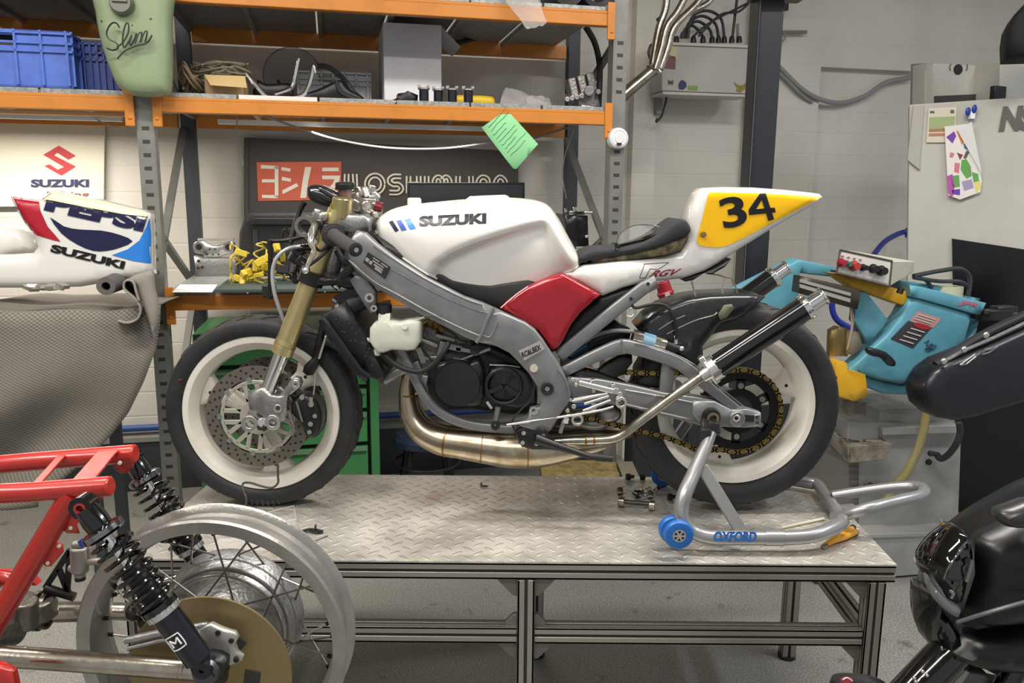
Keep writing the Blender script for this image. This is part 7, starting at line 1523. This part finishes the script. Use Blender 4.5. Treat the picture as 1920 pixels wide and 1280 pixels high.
mb=MB(); mb.tube([PS(a,b,-.053) for a,b in ((1733,642),(1742,638),(1737,648),(1748,644),(1745,655),(1738,652),(1744,650),(1752,646),(1755,650),(1745,656),(1738,658),(1735,653),(1741,651),(1750,655))],.0014,5,sub=4); obj('pen_scrawl',mb,mat('pen_navy','#1e3557',.5),gd_)
text('JPR',[(1797,562),(1833,568),(1795,572)],mat('pink_decal','#c65a78',.4),gd_,plane=lambda a,b:PS(a,b,-.0615),shear=.3)
cbx=thing('control_box','beige control box with red and black buttons tilted on top of the band saw','control box',PS(1640,500,-.05))
mb=MB(); fq=[(1575,468),(1673,489),(1668,537),(1568,512)]; f0=[PS(a,b,-.10) for a,b in fq]; t0=[PS(1577,467,.02),PS(1716,489,.02),PS(1686,537,.02),PS(1575,505,.05)]
mb.add(f0+[PS(1597,470,.06),PS(1716,490,.06),PS(1713,510,.06),PS(1600,510,.06)],[(0,1,2,3),(0,1,5,4),(1,2,6,5),(3,2,6,7),(0,3,7,4),(4,5,6,7)]); cbody=obj('housing',mb,saw_beige,cbx,bevel=.003)
mb=MB(); 
for a,b in ((fq[0],fq[1]),(fq[1],fq[2]),(fq[2],fq[3]),(fq[3],fq[0])): mb.tube([PS(a[0],a[1],-.103),PS(b[0],b[1],-.103)],.003,6)
obj('panel_frame',mb,mat('panel_gasket','#4a4742',.5),cbx)
decal('panel_face',[(1578,472),(1670,492),(1665,532),(1572,509)],mat('panel_pale','#c9c7c2',.4),cbx,plane=lambda a,b:PS(a,b,-.1025),grid=.5,off=0)
for px,py,r,m in ((1576,492,.013,red_plug),(1587,494,.010,mat('green_button','#35655a',.3)),(1600,498,.016,mat('red_button','#a33030',.3)),(1617,501,.011,black_plastic),(1636,503,.014,black_plastic),(1651,507,.016,black_plastic)):
    mb=MB(); q=PS(px,py,-.104); mb.tube([q,q-SN*.012,q-SN*.028],[r,r,r*.85],20); mb.tube([q,q-SN*.006],[r*1.2,r*1.2],20); obj('button',mb,m,cbx)
mb=MB()
for px in (1580,1591,1602,1613): mb.box(PS(px,480+(px-1580)*.2,-.105),(.01,.002,.004),ST)
obj('button_label',mb,mat('label_red_print','#a35a5a',.5),cbx)
mb=MB(); mb.cyl(PS(1690,540,-.07),PS(1686,550,-.07),.012); mb.box(PS(1620,522,-.05),(.25,.06,.008),PS(1668,537,-.1)-PS(1568,512,-.1)); obj('mount_bracket',mb,mat('dark_fitting_metal',''),cbx)
mb=MB(); mb.tube([PS(1713,517,.02),PS(1760,508,.04),PS(1800,504,.05),PS(1818,520,.05),PS(1815,555,.05)],.009,8,sub=6); mb.tube([PS(1713,520,.02),PS(1760,527,.05),PS(1800,528,.05),PS(1818,540,.05)],.008,8,sub=6); mb.tube([PS(1715,518,.02),PS(1735,525,.05),PS(1748,540,.05)],.007,8,sub=4); tag(obj('control_cable',mb,mat('dark_conduit','')),'black cables looping from the beige control box over the saw','cable')
mb=MB(); mb.lathe([(.035,-.02),(.06,-.02),(.06,.02),(.035,.02)],PS(1775,545,.09),V((0,0,1)),30); obj('cream_pulley',mb,mat('cream_pulley','#b5b097',.5),sw_)
mb=MB(); mb.box(PS(1865,590,-.03),(.13,.05,.045),ST); mb.box(PS(1882,580,-.02),(.09,.05,.03),ST); mb.cyl(PS(1850,585,-.06),PS(1850,585,-.02),.014); mb.cyl(PS(1903,592,-.06),PS(1903,592,-.02),.016); obj('motor_bracket',mb,mat('motor_black','#1f1f21',.4),sw_,bevel=.006)
# black chute / conveyor
cv=thing('saw_bow_cover','long black rounded cover with an aluminium edge strip leaning at the right of the saw','cover',PS(1800,700,-.1))
SFc=SF
puff('cover',[(1731,738),(1733,722),(1748,698),(1775,678),(1812,664),(1865,641),(1990,585),(1990,735),(1900,760),(1830,782),(1790,789),(1758,783),(1738,765)],-.30,-.16,.03,mat('dark_navy_cover','#15161f',.38,coat=.2),cv,grid=.03,frame=SF)
mb=MB(); mb.lathe([(.001,-.01),(.04,-.01),(.05,.0),(.05,.06),(.001,.06)],PS(1758,738,-.29),SN,32,closed=False); 
mb=MB(); mb.tube([PS(1775,675,-.28),PS(1812,655,-.28),(PS(1865,632,-.28)),PS(1990,572,-.28)],.007,8,sub=3); obj('edge_strip',mb,alu,cv)
mb=MB(); mb.tube([PS(1755,685,-.25),PS(1800,655,-.25),PS(1860,620,-.25),PS(1990,560,-.25)],.018,10,sub=3); obj('edge_seal',mb,black_soft,cv)
mb=MB(); 
for a,b in ((1770,677),(1808,655),(1849,628)): mb.ball(PS(a,b,-.30),.012,8,(1,.6,1))
obj('cover_bolt',mb,alu_bright,cv)
mb=MB(); q4=[(1800,684),(1812,682),(1830,668),(1828,664)]; mb.tube([PS(a,b,-.305) for a,b in q4],.003,6,closed=True); mb.tube([PS(a,b,-.305) for a,b in ((1843,664),(1855,660),(1870,650),(1846,654))],.003,6,closed=True); obj('latch_plate',mb,alu_bright,cv)
mb=MB(); mb.box(PS(1765,800,-.2),(.03,.03,.3)); mb.box(PS(1900,850,-.2)-V((0,0,.1)),(.03,.03,.5)); 
mb=MB(); mb.box(PS(1880,700,-.14),(.3,.03,.05),ST,(0,0,1)); obj('rear_support',mb,rackgrey_dark,cv)
# small grey panel floating at right, parented to the machine without touching it
mb=MB(); mb.prism([P(1868,966,2.6),P(1880,950,2.6),P(1902,946,2.6),P(1902,990,2.6),P(1872,990,2.6)],(0,.06,0)); obj('grey_panel',mb,cnc_grey,cm,bevel=.003)
# ================================================================ black motorcycle in the right foreground
bk2=thing('black_motorcycle','matte black motorcycle front fairing and headlight in the lower right corner','motorcycle',(1.1,1.35,0))
def kp(name,px,y0,y1,r,m,par=None,**kw): return puff(name,px,y0,y1,r,m,par or bk2,**kw)
kp('upper_fairing',[(1745,1090),(1752,1062),(1770,1030),(1800,1000),(1836,972),(1880,945),(1960,905),(2060,880),(2060,1180),(1960,1180),(1850,1180),(1790,1190),(1755,1170),(1738,1130)],1.28,1.62,.10,black_matte,grid=.03,sm=3,Yref=1.50)
kp('side_fairing',[(1822,1010),(1860,985),(1920,955),(2040,925),(2060,1150),(1960,1140),(1900,1155),(1830,1160),(1798,1164),(1806,1120),(1822,1070)],1.22,1.34,.06,black_matte,grid=.03,sm=2,Yref=1.29)
kp('lower_fairing',[(1800,1170),(1850,1162),(1960,1140),(2050,1140),(2050,1260),(1960,1255),(1880,1245),(1830,1240),(1780,1225),(1760,1210),(1782,1190)],1.24,1.36,.06,black_matte,grid=.03,sm=2,Yref=1.31)
hl=kp('headlight',[(1744,1072),(1756,1050),(1775,1028),(1795,1010),(1812,1000),(1822,1010),(1828,1035),(1826,1060),(1816,1100),(1806,1140),(1798,1150),(1780,1135),(1760,1108),(1746,1088)],1.235,1.36,.05,glass_dark,grid=.02,sm=2)
kp('daylight_strip',[(1742,1080),(1750,1096),(1765,1113),(1785,1130),(1803,1141),(1799,1154),(1792,1158),(1772,1144),(1753,1122),(1743,1098)],1.235,1.27,.012,glow,par=hl,grid=.02,sm=2)
mb=MB(); mb.tube([P(1823,1050,1.235),P(1818,1070,1.235),P(1812,1090,1.235)],.003,8,sub=3); mb.tube([P(1781,1108,1.235),P(1788,1112,1.23),P(1784,1120,1.235)],.003,8,sub=3); 
for i in range(4): mb.tube([P(1770+i*9,1085-i*18,1.245),P(1780+i*10,1060-i*14,1.243),P(1800+i*5,1035-i*6,1.245)],.0016,6,sub=4)
obj('lens_trim',mb,mat('lens_chrome','#8f9092',.15,.9),hl)
kp('chin_fairing',[(1728,1110),(1738,1095),(1755,1130),(1785,1165),(1790,1180),(1785,1195),(1770,1210),(1752,1215),(1738,1200),(1728,1165)],1.27,1.42,.05,black_gloss,grid=.02,sm=2,Yref=1.34)
mb=MB(); mb.tube([P(1795,1166,1.235),P(1840,1152,1.21),P(1880,1140,1.2),(P(1960,1118,1.2))],.0035,8,sub=4); obj('fairing_seam',mb,mat('seam_grey','#5b5b5e',.3),bk2)
kp('mirror_stalk',[(1876,965),(1900,955),(1960,938),(1960,985),(1905,992),(1884,985)],1.16,1.22,.025,mat('satin_grey_black','#2b2b2d',.3),grid=.03,sm=2)
fk=V((0,0,0)); mb=MB(); mb.tube([P(1800,1205,1.32),P(1760,1245,1.3),P(1700,1310,1.28)],.035,24); obj('fork_leg',mb,black_gloss,bk2)
mb=MB(); mb.tube([P(1960,1190,1.32),P(1900,1260,1.3),P(1880,1300,1.3)],.02,20); obj('fork_leg',mb,black_gloss,bk2)
kp('frame_casting',[(1795,1268),(1815,1255),(1850,1262),(1870,1290),(1780,1300)],1.3,1.36,.01,mat('grey_casting_dark','#5b5d5b',.4,.5),grid=.03)
mb=MB(); mb.bar(P(1805,1250,1.3),P(1780,1285,1.3),.02,.02); obj('pale_stay',mb,mat('pale_stay_alloy','#9a988f',.4,.5),bk2,bevel=.002)
mb=MB()
for px,py in ((1730,1258),(1738,1265),(1714,1270),(1717,1277)): mb.ball(P(px,py,1.255),.0035,6)
obj('fork_bolt',mb,alu_bright,bk2)
kp('front_mudguard',[(1560,1275),(1564,1268),(1580,1264),(1610,1265),(1640,1270),(1665,1282),(1690,1310),(1560,1310)],1.25,1.33,.02,carbon,grid=.03,sm=2,Yref=1.31)
gg=[o for o in bk2.children if o.name.startswith('front_mudguard')][0]
decal('red_emblem',[(1574,1272),(1582,1267),(1594,1268),(1600,1274),(1596,1279),(1582,1280)],mat('emblem_red','#b13a42',.4),gg,Y=1.247,grid=.5,sm=2)
mb=MB(); mb.tube([P(1580,1274,1.245),P(1588,1270,1.245),P(1598,1276,1.245)],.0012,6,sub=3); obj('emblem_line',mb,mat('emblem_white','#d8d2d2',.4),gg)
# body of that motorcycle outside the frame so it stands on the floor
mb=MB(); mb.lathe([(.20,-.05),(.30,-.05),(.30,.05),(.20,.05)],(.93,1.45,.30),(0,1,0),48); obj('front_wheel',mb,rubber,bk2)
